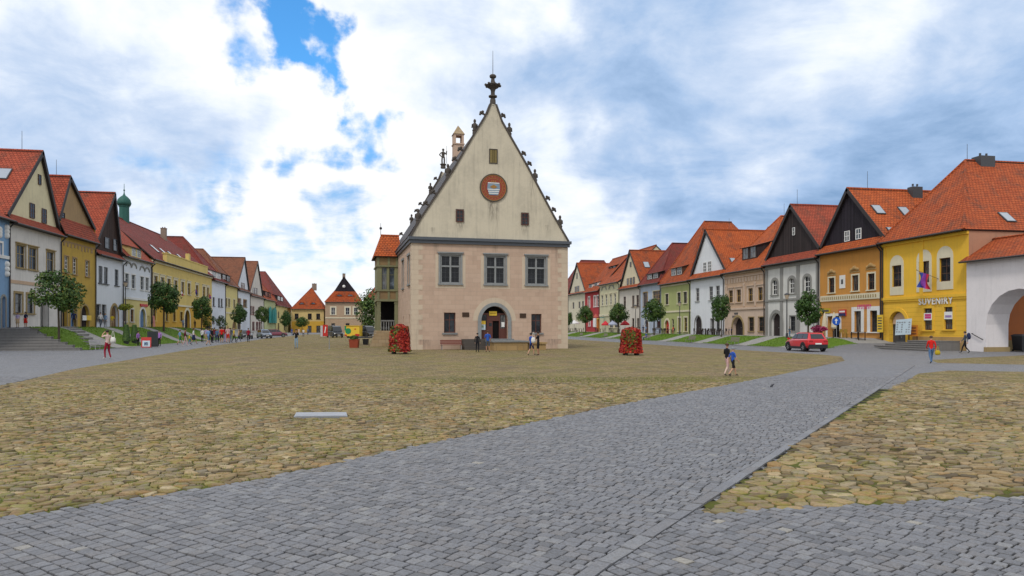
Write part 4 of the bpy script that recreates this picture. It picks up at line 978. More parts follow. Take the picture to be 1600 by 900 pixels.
cu = bpy.data.curves.new('lettering', 'FONT'); cu.body = 'SUVENÍRY'; cu.size = .82; cu.extrude = .03; cu.offset = .012; cu.space_character = 1.16; cu.align_x = 'CENTER'
to = bpy.data.objects.new('lettering', cu); COL.objects.link(to); bpy.context.view_layer.update()
me = bpy.data.meshes.new_from_object(to.evaluated_get(bpy.context.evaluated_depsgraph_get())); bpy.data.objects.remove(to)
lo = bpy.data.objects.new('shop_lettering', me); COL.objects.link(lo); me.materials.clear(); me.materials.append(WHITEST); lo.parent = h.o
xa, za = h.fr.at(*zz(Z8, 468, 627)); xb, zb = h.fr.at(*zz(Z8, 609, 616)); wd_ = max(v.co.x for v in me.vertices)-min(v.co.x for v in me.vertices)
lo.rotation_euler = (PI/2, 0, 0); lo.location = ((xa+xb)/2, -.09, (za+zb)/2-.02); lo.scale = ((xb-xa)/wd_, 1, 1)
s_ = h; h.finish(); H_Y = h

# the gatehouse: a thick white wall with a big arched passage and a low tiled roof
fr = Frame((XR-.25, H_Y.fr.world(H_Y.W, 0, 0).y-.02), (0, -1), (1, 0), 0.0)
gt = thing('gatehouse', 'pinkish white gatehouse wall with a wide arched passage and tiled roof', 'gatehouse', fr.world(0, 0, 0), fr.rz)
mb = MB(); WG = 15.0; F = Facade(mb, WG, -1, 7.55, 0); xj = fr.at(1540.5, 540)[0]; xt, zt = fr.at(1597, 450.5)
F.hole(xj, -.02, xj+6.0, zt, 2.75, 2.1); F.done()
mb.face([(0, 2.1, -1), (0, 0, -1), (0, 0, 7.55), (0, 2.1, 7.55)]); mb.face([(WG, 0, -1), (WG, 2.1, -1), (WG, 2.1, 7.55), (WG, 0, 7.55)])
mb2 = Facade(mb, WG, -1, 7.55, 2.1); mb2.hole(xj, -.02, xj+6, zt, 2.75, .01); mb2.done(); mb.build('wall', P_GATE, gt)
mb = MB(); mb.slab([(-.25, -.5, 7.45), (WG, -.5, 7.45), (WG, 2.6, 9.35), (-.25, 2.6, 9.35)], .16, 0, 1); mb.slab([(WG, 5.6, 7.45), (-.25, 5.6, 7.45), (-.25, 2.6, 9.35), (WG, 2.6, 9.35)], .16, 0, 1)
mb.tube((-.27, 2.6, 9.37), (WG, 2.6, 9.37), .12, .12, 6, 0); mb.build('roof', [T_OR, M_BARGE], gt)
mb = MB(); mb.box(xj-.12, -.09, 0, xj-.003, 2.1, .38); mb.box(xj-.003, .003, 0, xj+.09, 2.2, .38); mb.build('jamb_base', TANST, gt)
mb = MB(); a = fr.at(1520, 521); b = fr.at(1536, 530); mb.path([(a[0], -.12, a[1]), (b[0], -.12, b[1])], .035, 6); mb.tube((a[0], -.12, a[1]), (a[0], .02, a[1]), .03, .03, 6); mb.tube((b[0], -.12, b[1]), (b[0], .02, b[1]), .03, .03, 6); mb.build('handrail', BLACK, gt)
mb = MB(); mb.tube((-.2, -.55, 7.38), (WG, -.55, 7.38), .08, .08, 8); mb.build('gutter', M_GUT, gt)
# the terracotta side wing seen through the passage
o = thing('side_wing', 'terracotta house wall with one dark window, seen through the white arched passage', 'house', (50.6, fr.O.y-.35, 0), 0)
mb = MB(); F = Facade(mb, 16, -1, 6.4, 0); F.hole(3.4, 1.9, 4.6, 4.2, 0, .2); F.done(); mb.face([(0, 12, -1), (0, 0, -1), (0, 0, 6.4), (0, 12, 6.4)]); mb.face([(0, 0, 6.4), (16, 0, 6.4), (16, 12, 6.4), (0, 12, 6.4)]); mb.build('wall', P_RUST, o)
window(o, 3.4, 1.9, 4.6, 4.2, BROWNF, nz=3)
mb = MB(); mb.box(.02, -.06, -1, 16, .01, .9); mb.build('base_course', TANST, o)

# ---- left-hand row, near to far
P_BLUEH = stucco('sky_blue_plaster', (.22, .36, .55)); P_LW = stucco('warm_white_plaster', (.66, .63, .59)); P_GABY = stucco('pale_yellow_plaster', (.68, .61, .40)); P_OCH = stucco('mottled_ochre_plaster', (.50, .33, .07), .5); P_BRST = stucco('brown_stucco', (.37, .25, .13), .5)
P_COLDW = stucco('cool_white_plaster', (.66, .69, .74), .2); P_LYEL = stucco('light_yellow_plaster', (.66, .56, .24)); P_BUT = stucco('butter_yellow_plaster', (.64, .49, .17)); P_AMB = stucco('amber_plaster', (.60, .35, .05))
h = House('L', -95, 14.5, 509, (318, 343), P_BLUEH, T_RED, 'sky blue house with white stucco figures beside the broad stone stairs')
h.row([zz(Z1, -30, 420, 8, 470)], WHITE, sur=WHITEST, sw=.2); h.dr((2.5, 463, 8.0, 509), plain('wine_red_paint', (.18, .02, .03), .5), sur=GREYST)
for q in ((-20, 360, 10, 395), (20, 500, 34, 560), (16, 350, 36, 400)):
    x0, z0, x1, z1 = h.rect(zz(Z1, *q)); mb = MB()
    for k in range(3): mb.ball(((x0+x1)/2, -.0, z0+(z1-z0)*(k+.5)/3), min(.3, (x1-x0)/2), 0, 8)
    mb.build('stucco_figure', WHITEST, h.o)
z_ = h.fr.at(5, zz(Z1, 0, 480)[1])[1]; mb = MB(); mb.box(.03, -.13, z_-.15, h.W-.03, .01, z_+.15); mb.build('string_course', WHITEST, h.o)
h.saddle((5, 305), 6); h.gutter(); h.finish()

h = House('L', 15, 95, 510, (343, 374), P_LW, T_RED, 'white house with tan framed windows and a pale yellow gable above a tiled strip')
h.row([zz(Z1, 68, 428, 104, 522), zz(Z1, 118, 441, 154, 535), zz(Z1, 193, 465, 224, 546)], TANST, sur=TANST, sw=.14, nz=2, cap=True, zsplit=.62); h.row([zz(Z1, 62, 630, 90, 710), zz(Z1, 110, 637, 140, 715)], DARKGREY, sur=TANST, sw=.22, nz=2, nx=1)
h.dr(zz(Z1, 169, 650, 198, 765), DKIN, rise=0, sur=GREYST, sw=.12, open_dark=True, depth=.6)
z_ = sum(h.fr.at(px, py)[1] for px, py in (zz(Z1, 50, 577), zz(Z1, 200, 603)))/2; mb = MB(); mb.box(.05, -.05, z_-.16, h.W-.05, .012, z_+.16); mb.build('string_course', P_PINK, h.o)
h.gable((62.5, 236.5), (20, 329), (92, 362), P_GABY); h.gwin(zz(Z1, 121, 258, 141, 320), BROWNF, nz=3); h.gwin(zz(Z1, 171, 281, 190, 342), BROWNF, nz=3); h.gwin(zz(Z1, 156, 140, 168, 182), BROWNF, nx=1)
h.sky('l', *zz(Z1, 14, 138), 1.0, 1.5); antenna(h, h.xa, 2.0, h.za, 2.0); h.gutter(); h.finish()

h = House('L', 95, 149, 510, (366, 381), P_OCH, T_RED, 'mottled ochre house with a brown stucco gable behind a thin young tree')
h.row([zz(Z1, 267, 475, 282, 532), zz(Z1, 300, 483, 317, 555), zz(Z1, 352, 500, 369, 570)], WHITE, sur=P_BRST, sw=.12, nz=4)
h.dr(zz(Z1, 255, 640, 276, 765), DARKWOOD, rise=.3, sur=TANST); h.dr(zz(Z1, 290, 660, 315, 765), plain('steel_blue_paint', (.10, .20, .36), .5), rise=.3, sur=TANST); h.dr(zz(Z1, 334, 680, 366, 768), DARKWOOD, sur=TANST)
for a, b, m_ in ((337, 352, WHITE), (354, 372, YELP)):
    x0, z0, x1, z1 = h.rect(zz(Z1, a, 722, b, 742)); mb = MB(); mb.box(x0, -.16, z0, x1, -.08, z1); mb.build('shop_sign', m_, h.o)
x = .6; mb = MB(); mb.box(.3, -.03, h.ze-.75, h.W-.3, .012, h.ze-.55); r = random.Random(3)
while x < h.W-.8: mb.box(x, -.045, h.ze-1.1-r.random()*.2, x+r.uniform(.25, .5), .012, h.ze-.751); x += .9
mb.build('frieze', P_BRST, h.o)
h.gable((106, 275.5), (94, 336), (123, 351), P_BRST, side_drop=0); h.gwin(zz(Z1, 250, 296, 265, 320), DARKWOOD, nx=1); antenna(h, h.xa, 1.5, h.za, 1.8); h.gutter(); h.finish()

h = House('L', 149, 192, 511, (396, 409), P_COLDW, T_RED, 'cool white house below a dark brown boarded gable')
h.row([zz(Z1, 408, 515, 424, 585), zz(Z1, 429, 522, 447, 591), zz(Z1, 474, 535, 490, 602)], DARKGREY, sur=None, nz=3, sill=True); h.row([zz(Z1, 398, 675, 414, 745), zz(Z1, 421, 680, 437, 745)], DARKGREY, sur=GREYST, sw=.08, nz=3)
h.dr(zz(Z1, 458, 680, 487, 770), plain('warm_wood', (.16, .09, .035), .6), sur=TANST, sw=.3)
h.gable((176.5, 301.5), (153, 389), (191, 401), boards('brown_boarding', (.040, .023, .018), .26)); h.gwin(zz(Z1, 431, 400, 449, 445), BLACK, nx=1); h.gwin(zz(Z1, 466, 407, 482, 455), BLACK, nx=1); antenna(h, h.xa-1, 6, h.za, 1.8); h.gutter(); h.finish()

h = House('L', 192, 236, 511, (398, 414), P_COLDW, T_RED, 'white house with yellow ground floor, blue arched door and a white dormer', split=((195, 466), (234, 470)), wall2=P_LYEL)
h.row([zz(Z2, 178, 468, 196, 530), zz(Z2, 210, 478, 229, 550), zz(Z2, 255, 493, 271, 562), zz(Z2, 280, 498, 297, 565)], plain('grey_window_paint', (.33, .33, .32), .5), sur=WHITEST, sw=.14, nz=3)
for q in (zz(Z2, 195, 440), zz(Z2, 222, 447), zz(Z2, 263, 460), zz(Z2, 288, 466)):
    x, z = h.fr.at(*q); mb = MB(); a, b = arc(x-.9, x+.9, z, .5), arc(x-1.05, x+1.05, z, .72)
    for k in range(len(a)-1): mb.prism([a[k], b[k], b[k+1], a[k+1]], -.12, .01)
    mb.build('arched_moulding', GREYST, h.o)
mb = MB(); mb.box(.03, -.13, h.zsplit-.1, h.W-.03, .012, h.zsplit+.2); mb.build('string_course', WHITEST, h.o)
h.row([zz(Z2, 169, 655, 186, 710), zz(Z2, 204, 650, 221, 720)], plain('wine_red_paint', (.18, .02, .03)), sur=WHITEST, sw=.14); h.dr(zz(Z2, 252, 650, 280, 745), plain('steel_blue_paint', (.10, .20, .36)), sur=WHITEST, sw=.3)
x0, z0, x1, z1 = h.rect(zz(Z2, 252, 627, 288, 640)); mb = MB(); mb.box(x0, -.14, z0, x1, -.02, z1); mb.build('shop_sign', REDP, h.o)
h.saddle((210, 352), 6.5); h.dormer(zz(Z2, 207, 345, 258, 392), 'f', 2, fm=WHITE, wallm=P_LYEL); h.gutter(); h.finish()

h = House('L', 236, 331, 513, (405, 432), P_BUT, T_DK, 'long yellow hall with three flags, tall window frames and a dark red mansard roof', split=((240, 477), (330, 480)), wall2=P_AMB, cat='hall', depth=20, name='town_hall_annexe')
rw = [zz(Z2, *q) for q in ((323, 480, 340, 545), (357, 487, 373, 545), (390, 488, 405, 545), (424, 492, 440, 560), (459, 515, 475, 580), (490, 527, 507, 593), (531, 538, 547, 600), (568, 550, 580, 600), (588, 556, 599, 600))]
h.row(rw, GOLD, sur=CREAM, sw=.34, nz=3, cap=True); h.row([zz(Z2, *q) for q in ((318, 668, 331, 712), (381, 672, 394, 718), (419, 668, 432, 720), (454, 666, 467, 720), (560, 650, 572, 700))], BROWNF, sur=P_BUT, sw=.22, nz=3)
h.dr(zz(Z2, 477, 657, 503, 745), DARKWOOD, sur=CREAM, sw=.5, depth=.5)
mb = MB(); mb.box(.03, -.16, h.zsplit-.15, h.W-.03, .012, h.zsplit+.15); mb.box(.03, -.22, h.ze-.4, h.W-.03, .012, h.ze-.12); mb.build('cornice', CREAM, h.o)
xa = h.fr.at(zz(Z2, 366, 400)[0], 410)[0]; xb = h.fr.at(zz(Z2, 576, 470)[0], 430)[0]; zt = h.fr.at(*zz(Z2, 470, 408))[1]
mb = MB(); mb.box(xa, -.62, h.ze+.02, xb, -.05, zt); mb.box(xa-.1, -.70, zt+.001, xb+.1, .05, zt+.18); xm = (xa+xb)/2; mb.box(xm-.5, -.66, zt+.181, xm+.5, -.1, zt+1.3); mb.build('parapet', P_BUT, h.o)
h.saddle((236, 361), 9.0, brk=(3.6, (284, 396))); 
for q in ((325, 350), (370, 366), (410, 381), (455, 394)): h.sky('f', *zz(Z2, *q), 1.0, 1.6)
chimney(h.roof, h.W*.86, 7.5, h.za-2, h.za+.8, .9, .9); h.gutter(pipe='l'); h.finish(); H_LONG = h
# ridge turret with an onion dome
px_, py_ = 194, 333; fr_ = h.fr; xt, zt = fr_.at(194, 330, 9.0); q_ = .72; mb = MB(); mb.lathe([(1.15*q_, -2.5), (1.1*q_, 1.0*q_), (1.25*q_, 1.05*q_), (1.25*q_, 1.3*q_)], (xt, 9.0, zt), 8); o = mb.build('ridge_turret', COPPER, h.roof)
mb = MB(); mb.lathe([(r_*q_, z_*q_) for r_, z_ in ((1.35, 1.3), (1.55, 1.9), (1.35, 2.7), (.8, 3.3), (.3, 3.7), (.12, 4.2), (.07, 5.0), (.05, 6.4))], (xt, 9.0, zt), 12); mb.ball((xt, 9, zt+4.9*q_), .2*q_); mb.build('onion_dome', COPPER, o, smooth=True)

h = House('L', 331, 352, 515, (435, 446), P_COLDW, T_DK, 'narrow white house with a white dormer next to the long yellow hall', depth=24)
h.row([zz(Z3, 58, 445, 74, 515), zz(Z3, 99, 455, 113, 515), zz(Z3, 119, 460, 132, 518)], DARKGREY, nz=3); h.row([zz(Z3, 56, 585, 70, 640), zz(Z3, 100, 590, 114, 640)], BROWNF, nz=3)
h.hip((326, 388), 8, over=.6); h.dormer(zz(Z3, 48, 258, 118, 305), 'f', 2, fm=WHITE); h.gutter(); h.finish()

h = House('L', 352, 371, 516, (444, 451), P_LYEL, T_BR, 'cream house with a brown tiled hipped roof and a dark dormer')
h.row([zz(Z3, 152, 455, 164, 515), zz(Z3, 173, 452, 186, 520), zz(Z3, 211, 470, 224, 530)], BROWNF, sur=CREAM, sw=.2, nz=3); h.dr(zz(Z3, 203, 625, 234, 700), plain('warm_wood', (.16, .09, .035)), sur=TANST)
mb = MB(); z_ = h.fr.at(362, zz(Z3, 0, 565)[1])[1]; mb.box(.03, -.12, z_-.15, h.W-.03, .01, z_+.15); mb.build('string_course', CREAM, h.o)
h.hip((345, 401), 7); h.dormer(zz(Z3, 125, 280, 188, 328), 'f', 2, wallm=DARKWOOD, fm=BROWNF); h.gutter(); h.finish()

h = House('L', 371, 390.5, 518, (452, 459), P_COLDW, T_BR, 'white gabled house with a double gable window, nearer of the two brown roofed twins')
h.row([zz(Z3, 243, 458, 264, 515), zz(Z3, 281, 468, 314, 520)], TANST, sur=TANST, sw=.16, nz=2); h.dr(zz(Z3, 245, 620, 262, 700), BROWNF, sur=TANST)
h.gable((381.3, 402.5), (371, 447), (389.5, 455), P_COLDW, strip=True); h.gwin(zz(Z3, 268, 342, 294, 388), BROWNF, nz=2); h.gutter(); h.finish()
h = House('L', 390.5, 412, 519, (460, 468.5), P_OFFW, T_BR, 'white gabled house with red shutters, farther of the two brown roofed twins')
WINE = plain('wine_red_paint', (.18, .02, .03)); h.row([zz(Z3, 334, 512, 346, 575), zz(Z3, 352, 516, 365, 577), zz(Z3, 395, 528, 405, 580)], WINE, sur=WINE, sw=.1); h.row([zz(Z3, 352, 625, 366, 690), zz(Z3, 380, 632, 394, 690), zz(Z3, 400, 640, 412, 690)], WINE, sur=WINE, sw=.12)
h.gable((401.5, 408.5), (391, 457), (411, 464), P_OFFW, strip=True)
for q in ((355, 378, 364, 422), (367, 378, 377, 424), (380, 380, 389, 426)): h.gwin(zz(Z3, *q), BROWNF, nx=1)
h.gutter(); h.finish()
h = House('L', 412, 430.5, 520, (466, 473), stucco('pale_green_plaster', (.48, .50, .26)), T_OR, 'pale green house partly wrapped in teal scaffold netting')
h.row([zz(Z3, 446, 520, 456, 570)], WHITE); h.hip((417, 427), 9); h.dormer(zz(Z3, 444, 408, 490, 445), 'f', 2, wallm=DARKWOOD, fm=BROWNF)
xa, za = h.fr.at(417.5, 481); xb, zb = h.fr.at(430, 505); mb = MB()
for k in range(16): mb.box(xa+(xb-xa)*k/16, -.55-.09*math.sin(k*1.9), max(1.2, zb), xa+(xb-xa)*(k+1)/16, -.50-.09*math.sin(k*1.9), za+.5*math.sin(k*.7))
mb.build('scaffold_netting', plain('teal_netting', (.03, .27, .25), .7), h.o); h.gutter(); h.finish()
h = House('L', 430.5, 455, 521, (474, 484), P_LYEL, T_DK, 'light yellow house under a dark red dormered roof next to the teal netting')
h.row([zz(Z3, 541, 550, 551, 598), zz(Z3, 580, 560, 590, 602), zz(Z3, 610, 565, 620, 604)], BROWNF, nz=2); h.row([zz(Z3, 540, 640, 552, 690), zz(Z3, 585, 640, 597, 690)], BROWNF)
h.hip((420, 427), 8); h.dormer(zz(Z3, 535, 440, 580, 475), 'f', 2, wallm=DARKWOOD, fm=BROWNF); h.gutter(); h.finish()

# ---- the end of the square
YE = 262.0
h = House('E', 455, 507, 523, (483, 483), stucco('straw_plaster', (.62, .46, .20)), T_OR, 'straw yellow house closing the square, with eyebrow dormers in its orange hipped roof', split=((460, 502), (500, 502)), wall2=P_AMB, yend=YE)
h.row([zz(Z3, *q) for q in ((665, 568, 694, 610), (763, 568, 791, 610), (825, 568, 854, 610))], BROWNF, nz=2); h.row([zz(Z3, 762, 658, 790, 712), zz(Z3, 826, 658, 854, 712)], BROWNF, nz=2)
h.hip((487, 449.5), 9); chimney(h.roof, h.W*.62, 9, h.za-1, h.za+1.4, 1.6, 1.2)
def eyebrow(h, px, py, w=2.4):
    p, n, ux = h.slopes['f']; c = h.fr.on_plane(px, py, p, n); k = -n.y/n.z; mb = MB(); a = arc(c.x-w/2, c.x+w/2, c.z, .95, 8); mb.prism(a, c.y-.15, c.y+1.2); o = mb.build('eyebrow_dormer', h.roofm, h.roof)
    mb = MB(); a = arc(c.x-w*.3, c.x+w*.3, c.z+.05, .55, 8); mb.prism(a, c.y-.2, c.y-.152); mb.build('pane', GLASS2, o)
eyebrow(h, *zz(Z3, 720, 500)); eyebrow(h, *zz(Z3, 802, 500)); h.gutter(); h.finish()
h = House('E', 508, 566, 523, (472, 472), stucco('dusky_pink_plaster', (.42, .30, .20)), T_OR, 'dusky pink house closing the square, with a dark boarded half gable', yend=YE-2)
h.row([zz(Z3, *q) for q in ((936, 524, 965, 577), (1043, 524, 1071, 577), (1103, 524, 1133, 577))], WHITE, sur=CREAM, sw=.45, nz=2)
mb = MB(); z_ = h.fr.at(537, zz(Z3, 0, 600)[1])[1]; mb.box(.03, -.14, z_-.2, h.W-.03, .01, z_+.2); mb.build('string_course', CREAM, h.o)
h.row([zz(Z3, *q) for q in ((936, 640, 965, 690), (1043, 640, 1071, 690))], BROWNF)
h.walls(h.ze, h.ze); W_, ze = h.W, h.ze; xm, zp = h.fr.at(538, 432.5, 5); z1 = h.fr.at(538, 455, 2.2)[1]; xl = h.fr.at(*zz(Z3, 958, 400), 2.2)[0]; xr_ = h.fr.at(*zz(Z3, 1116, 400), 2.2)[0]; D_ = 17; mb = MB()
mb.slab([(-.3, -.6, ze), (W_+.3, -.6, ze), (xr_, 2.2, z1), (xl, 2.2, z1)], .15, 0, 1); mb.slab([(W_+.3, -.6, ze), (W_+.3, D_, ze), (xm, D_-4, zp), (xm, 1.9, zp), (xr_, 2.2, z1)], .15, 0, 1); mb.slab([(-.3, D_, ze), (-.3, -.6, ze), (xl, 2.2, z1), (xm, 1.9, zp), (xm, D_-4, zp)], .15, 0, 1); mb.slab([(W_+.3, D_, ze), (-.3, D_, ze), (xm, D_-4, zp)], .15, 0, 1)
h.roof = mb.build('roof', [T_OR, M_BARGE], h.o); mb = MB(); mb.prism([(xl+.3, z1-.05), (xr_-.3, z1-.05), (xm, zp-.3)], 2.15, 2.35); mb.build('gable_wall', boards('black_boarding', (.018, .014, .020)), h.o)
mb = MB(); mb.ball((xm, 2.1, z1+(zp-z1)*.32), .55, 0, 8); mb.build('gable_ornament', WHITEST, h.o); chimney(h.roof, xm-.2, 6, zp-1, zp+1.1, 1.0, 1.0)
n_ = Vector((0, -(z1-ze), 2.8)).normalized(); h.slopes = {'f': (Vector((0, -.6, ze)), n_, Vector((1, 0, 0)))}; eyebrow(h, *zz(Z3, 997, 440), 3.0); eyebrow(h, *zz(Z3, 1077, 440), 3.0); h.gutter(); h.finish()
h = House('E', 566, 606, 523, (473, 473), P_CREAMW, T_RED, 'pale house beside the dusky pink one, half hidden by a tall green tree', yend=YE+3); h.row([(568.5, 480, 573, 492), (586, 480, 591, 492)], WHITE, sur=CREAM, sw=.3); h.hip((590, 444), 8); h.finish()
# ------------------------------------------------------------------ the old town hall in the middle of the square
Z4, Z5 = (570, 100, 3.75), (570, 330, 3.75)
a_ = rad(-4.2); O_ = ground_at(643, 546.6)
TF = Frame(O_, (math.cos(a_), -math.sin(a_)), (math.sin(a_), math.cos(a_)), 0.0)
TW = TF.at(887, 540)[0]; TD = 29.5
TH = thing('stone_hall', 'pink stone hall with a steep cream gable, red roundel and crockets, alone in the square', 'town hall', O_, TF.rz)
ZC_ = (TF.at(644, 371)[1]+TF.at(887, 380.5)[1])/2
P_TH = stucco('pink_ashlar_plaster', (.47, .335, .25), .32, (.78, .40, (.54, .40, .305), (.385, .30, .235), .6)); P_THG = stucco('weathered_cream_plaster', (.56, .50, .385), .5); P_QUO = stucco('pale_quoin_plaster', (.54, .44, .33), .3)
ST_DK = stucco('dark_carved_stone', (.085, .072, .062), .4); ST_GR = stucco('grey_carved_stone', (.20, .205, .205), .4); ST_TAN = stucco('rough_tan_stone', (.34, .25, .145), .55, (.7, .35, (.42, .33, .22), (.14, .11, .07), .6))
SHUT = boards('weathered_shutter', (.17, .13, .05)); FR_BR = plain('red_brown_paint', (.10, .035, .025), .5); FR_BL = plain('blue_grey_stone', (.225, .235, .235), .7, .3, .25)
def trect(r, y=0.0):
    x0 = TF.at(r[0], 500, y)[0]; x1 = TF.at(r[2], 500, y)[0]; xm = (r[0]+r[2])/2
    return x0, TF.at(xm, r[3], y)[1], x1, TF.at(xm, r[1], y)[1]
mb = MB(); F = Facade(mb, TW, -1, ZC_, 0)
# upper windows: stone crosses
ups = [trect(zz(Z5, *q)) for q in ((441, 252, 563, 420), (707, 263, 824, 428), (949, 270, 1060, 435))]
za, zb = sum(u[1] for u in ups)/3, sum(u[3] for u in ups)/3
for u in ups:
    c, w2 = (u[0]+u[2])/2, .93; x0, x1 = c-w2, c+w2; F.hole(x0, za, x1, zb, 0, .30)
    mb2 = MB(); t = .15; zm = za+(zb-za)*.60
    mb2.box(x0+.002, .05, za, x0+t, .28, zb); mb2.box(x1-t, .05, za, x1-.002, .28, zb); mb2.box(x0+t, .05, za+.001, x1-t, .28, za+.12); mb2.box(x0+t, .05, zb-.14, x1-t, .28, zb-.001)
    mb2.box(c-.075, .06, za+.12, c+.075, .27, zb-.14); mb2.box(x0+t, .065, zm-.07, c-.075, .27, zm+.07); mb2.box(c+.075, .065, zm-.07, x1-t, .27, zm+.07)
    o = mb2.build('window', FR_BL, TH)
    m4 = MB(); m4.box(x0-.16, -.07, zb+.002, x1+.16, .02, zb+.13); m4.box(x0-.24, -.16, zb+.131, x1+.24, .02, zb+.24); m4.box(x0-.14, -.05, za, x0-.002, .012, zb); m4.box(x1+.002, -.05, za, x1+.14, .012, zb); m4.box(x0-.20, -.13, za-.13, x1+.20, .02, za-.002); m4.build('surround', FR_BL, o)
    m5 = MB(); m5.box(x0-.42, -.012, za-.42, x0-.142, .013, zb); m5.box(x1+.142, -.012, za-.42, x1+.42, .013, zb); m5.box(x0-.14, -.012, za-.42, x1+.14, .013, za-.132); m5.build('painted_border', P_QUO, o)
    for a, b in ((x0+t, c-.075), (c+.075, x1-t)):
        for d, e in ((za+.12, zm-.07), (zm+.07, zb-.14)):
            m3 = MB(); bars(m3, a, d, b, e, .17, .215, .035, 2, 3 if d < zm else 2, .022); m3.box(a+.01, .20, d+.01, b-.01, .208, e-.01, 1); m3.build('casement', [DARKGREY, GLASSD], o)
# lower windows
for q in ((464, 594, 532, 712), (976, 602, 1036, 712)):
    x0, z0, x1, z1 = trect(zz(Z5, *q)); F.hole(x0, z0, x1, z1, 0, .32); o = window(TH, x0, z0, x1, z1, FR_BR, depth=.30, nx=2, nz=2, zsplit=.64, sill=False)
    m4 = MB(); m4.box(x0-.16, -.12, z0-.16, x1+.16, .015, z0-.002); m4.build('sill', ST_GR, o)
# portal
x0, z0, x1, z1 = trect(zz(Z5, 682, 556, 838, 752)); xo0, _, xo1, zo1 = trect(zz(Z5, 662, 536, 860, 752)); ra = (x1-x0)/2*1.08
F.hole(x0, z0, x1, z1, ra, .55)
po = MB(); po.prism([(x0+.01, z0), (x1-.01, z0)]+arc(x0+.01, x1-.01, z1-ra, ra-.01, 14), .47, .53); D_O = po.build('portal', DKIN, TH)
po = MB(); sw = x0-xo0; rb = ra+sw
po.box(x0-sw, -.10, z0-.6, x0-.002, .015, z1-ra); po.box(x1+.002, -.10, z0-.6, x1+sw, .015, z1-ra)
A, B = arc(x0, x1, z1-ra, ra, 16), arc(x0-sw, x1+sw, z1-ra, rb, 16)
for k in range(16): po.prism([A[k], B[k], B[k+1], A[k+1]], -.10, .015)
po.build('surround', FR_BL, D_O)
po = MB(); sw2 = sw+.45; A, B = B, arc(x0-sw2, x1+sw2, z1-ra, ra+sw2, 16)
for k in range(16): po.prism([A[k], B[k], B[k+1], A[k+1]], -.014, .013)
po.build('painted_border', P_QUO, D_O)
w = x1-x0; zt = z0+(z1-z0)*.74
po = MB(); po.box(x0+.02, .34, zt, x1-.02, .44, zt+.16)
for a, b in ((.0, .06), (.235, .28), (.70, .745), (.94, 1.0)): po.box(x0+w*a+.02*(a == 0), .35, z0, x0+w*b-.02*(b == 1), .45, zt)
po.box(x0+w*.06, .38, z0, x0+w*.235, .42, z0+1.0); po.box(x0+w*.745, .38, z0, x0+w*.94, .42, z0+1.0); po.box(x0+w*.28, .36, zt-.55, x0+w*.70, .43, zt-.001); po.build('door_frame', FR_BR, D_O)
po = MB(); po.box(x0+w*.285, .37, z0, x0+w*.46, .42, zt-.56); o = po.build('door_leaf', FR_BR, D_O)
po = MB(); po.box(x0+w*.32, .362, z0+1.2, x0+w*.43, .372, zt-.75); po.build('pane', GLASS, D_O)
po = MB(); po.box(x0+w*.06, .395, z0+1.01, x0+w*.235, .405, zt-.01); po.build('pane', GLASS, D_O); po = MB(); po.box(x0+w*.745, .395, z0+1.01, x0+w*.94, .405, zt-.01); po.build('pane', GLASS, D_O)
def small(name, r, y0, y1, m, par, dec=None):
    a, b, c, d = trect(zz(Z5, *r)); q = MB(); q.box(a, y0, b, c, y1, d); o = q.build(name, m, par)
    if dec:
        for (fa, fb, fc, fd, mm) in dec:
            q = MB(); q.box(a+(c-a)*fa, y0-.012, b+(d-b)*fb, a+(c-a)*fc, y0-.001, b+(d-b)*fd); q.build('print', mm, o)
    return o
PALEB = plain('pale_blue_print', (.50, .60, .66), .5)
small('yellow_sign', (733, 586, 778, 611), .30, .335, YELP, TH, [(.12, .35, .88, .65, plain('ochre_print', (.45, .28, .02)))])
small('poster', (678, 642, 711, 695), .30, .34, PALEB, TH, [(0, .60, 1, 1, YELP), (.3, .25, .7, .5, plain('grey_green_print', (.25, .33, .22)))])
small('notice', (806, 650, 824, 678), .34, .375, WHITE, TH)
for q in ((571, 593, 611, 619), (908, 599, 944, 625)): small('bronze_plaque', q, -.05, .012, plain('bronze', (.06, .035, .022), .4, .5, .2, .6), TH)
F.done()
# the long left side, the right side and the back
def side_y(px): 
    o, d = TF.lray(px, 500); t = -o.x/d.x; return (o+d*t).y
SF = MB()
class SideWrap: pass
sm = MB(); Fs = Facade(sm, TD, -1, ZC_, 0)          # built in its own x (= depth reversed) then turned onto the side
def side_rect(r):
    y0, y1 = side_y(r[0]), side_y(r[2]); zz_ = []
    o, d = TF.lray((r[0]+r[2])/2, r[1]); t = -o.x/d.x; za_ = o.z+d.z*t
    o, d = TF.lray((r[0]+r[2])/2, r[3]); t = -o.x/d.x; zb_ = o.z+d.z*t
    return TD-max(y0, y1), zb_, TD-min(y0, y1), za_
SIDE = []
for q, big in (((250, 262, 268, 428), 1), ((219, 290, 231, 452), 1), ((256, 605, 264, 662), 0), ((224, 618, 230, 655), 0)):
    a, b, c, d = side_rect(zz(Z5, *q)); m_ = (a+c)/2; wdt = .75 if big else .32; Fs.hole(m_-wdt, b, m_+wdt, d, 0, .3); SIDE.append((m_-wdt, b, m_+wdt, d, big))
for k in range(3): Fs.hole(2.2+k*3.0, za, 3.7+k*3.0, zb, 0, .3); SIDE.append((2.2+k*3.0, za, 3.7+k*3.0, zb, 1))
Fs.done()
for v, f, m_ in [(sm.v, f, m) for f, m in zip(sm.f, sm.m)]:
    mb.face([(v[i][1], TD-v[i][0], v[i][2]) for i in f], m_)
mb.face([(TW, 0, -1), (TW, TD, -1), (TW, TD, ZC_), (TW, 0, ZC_)]); mb.face([(TW, TD, -1), (0, TD, -1), (0, TD, ZC_), (TW, TD, ZC_)])
mb.build('wall', P_TH, TH)
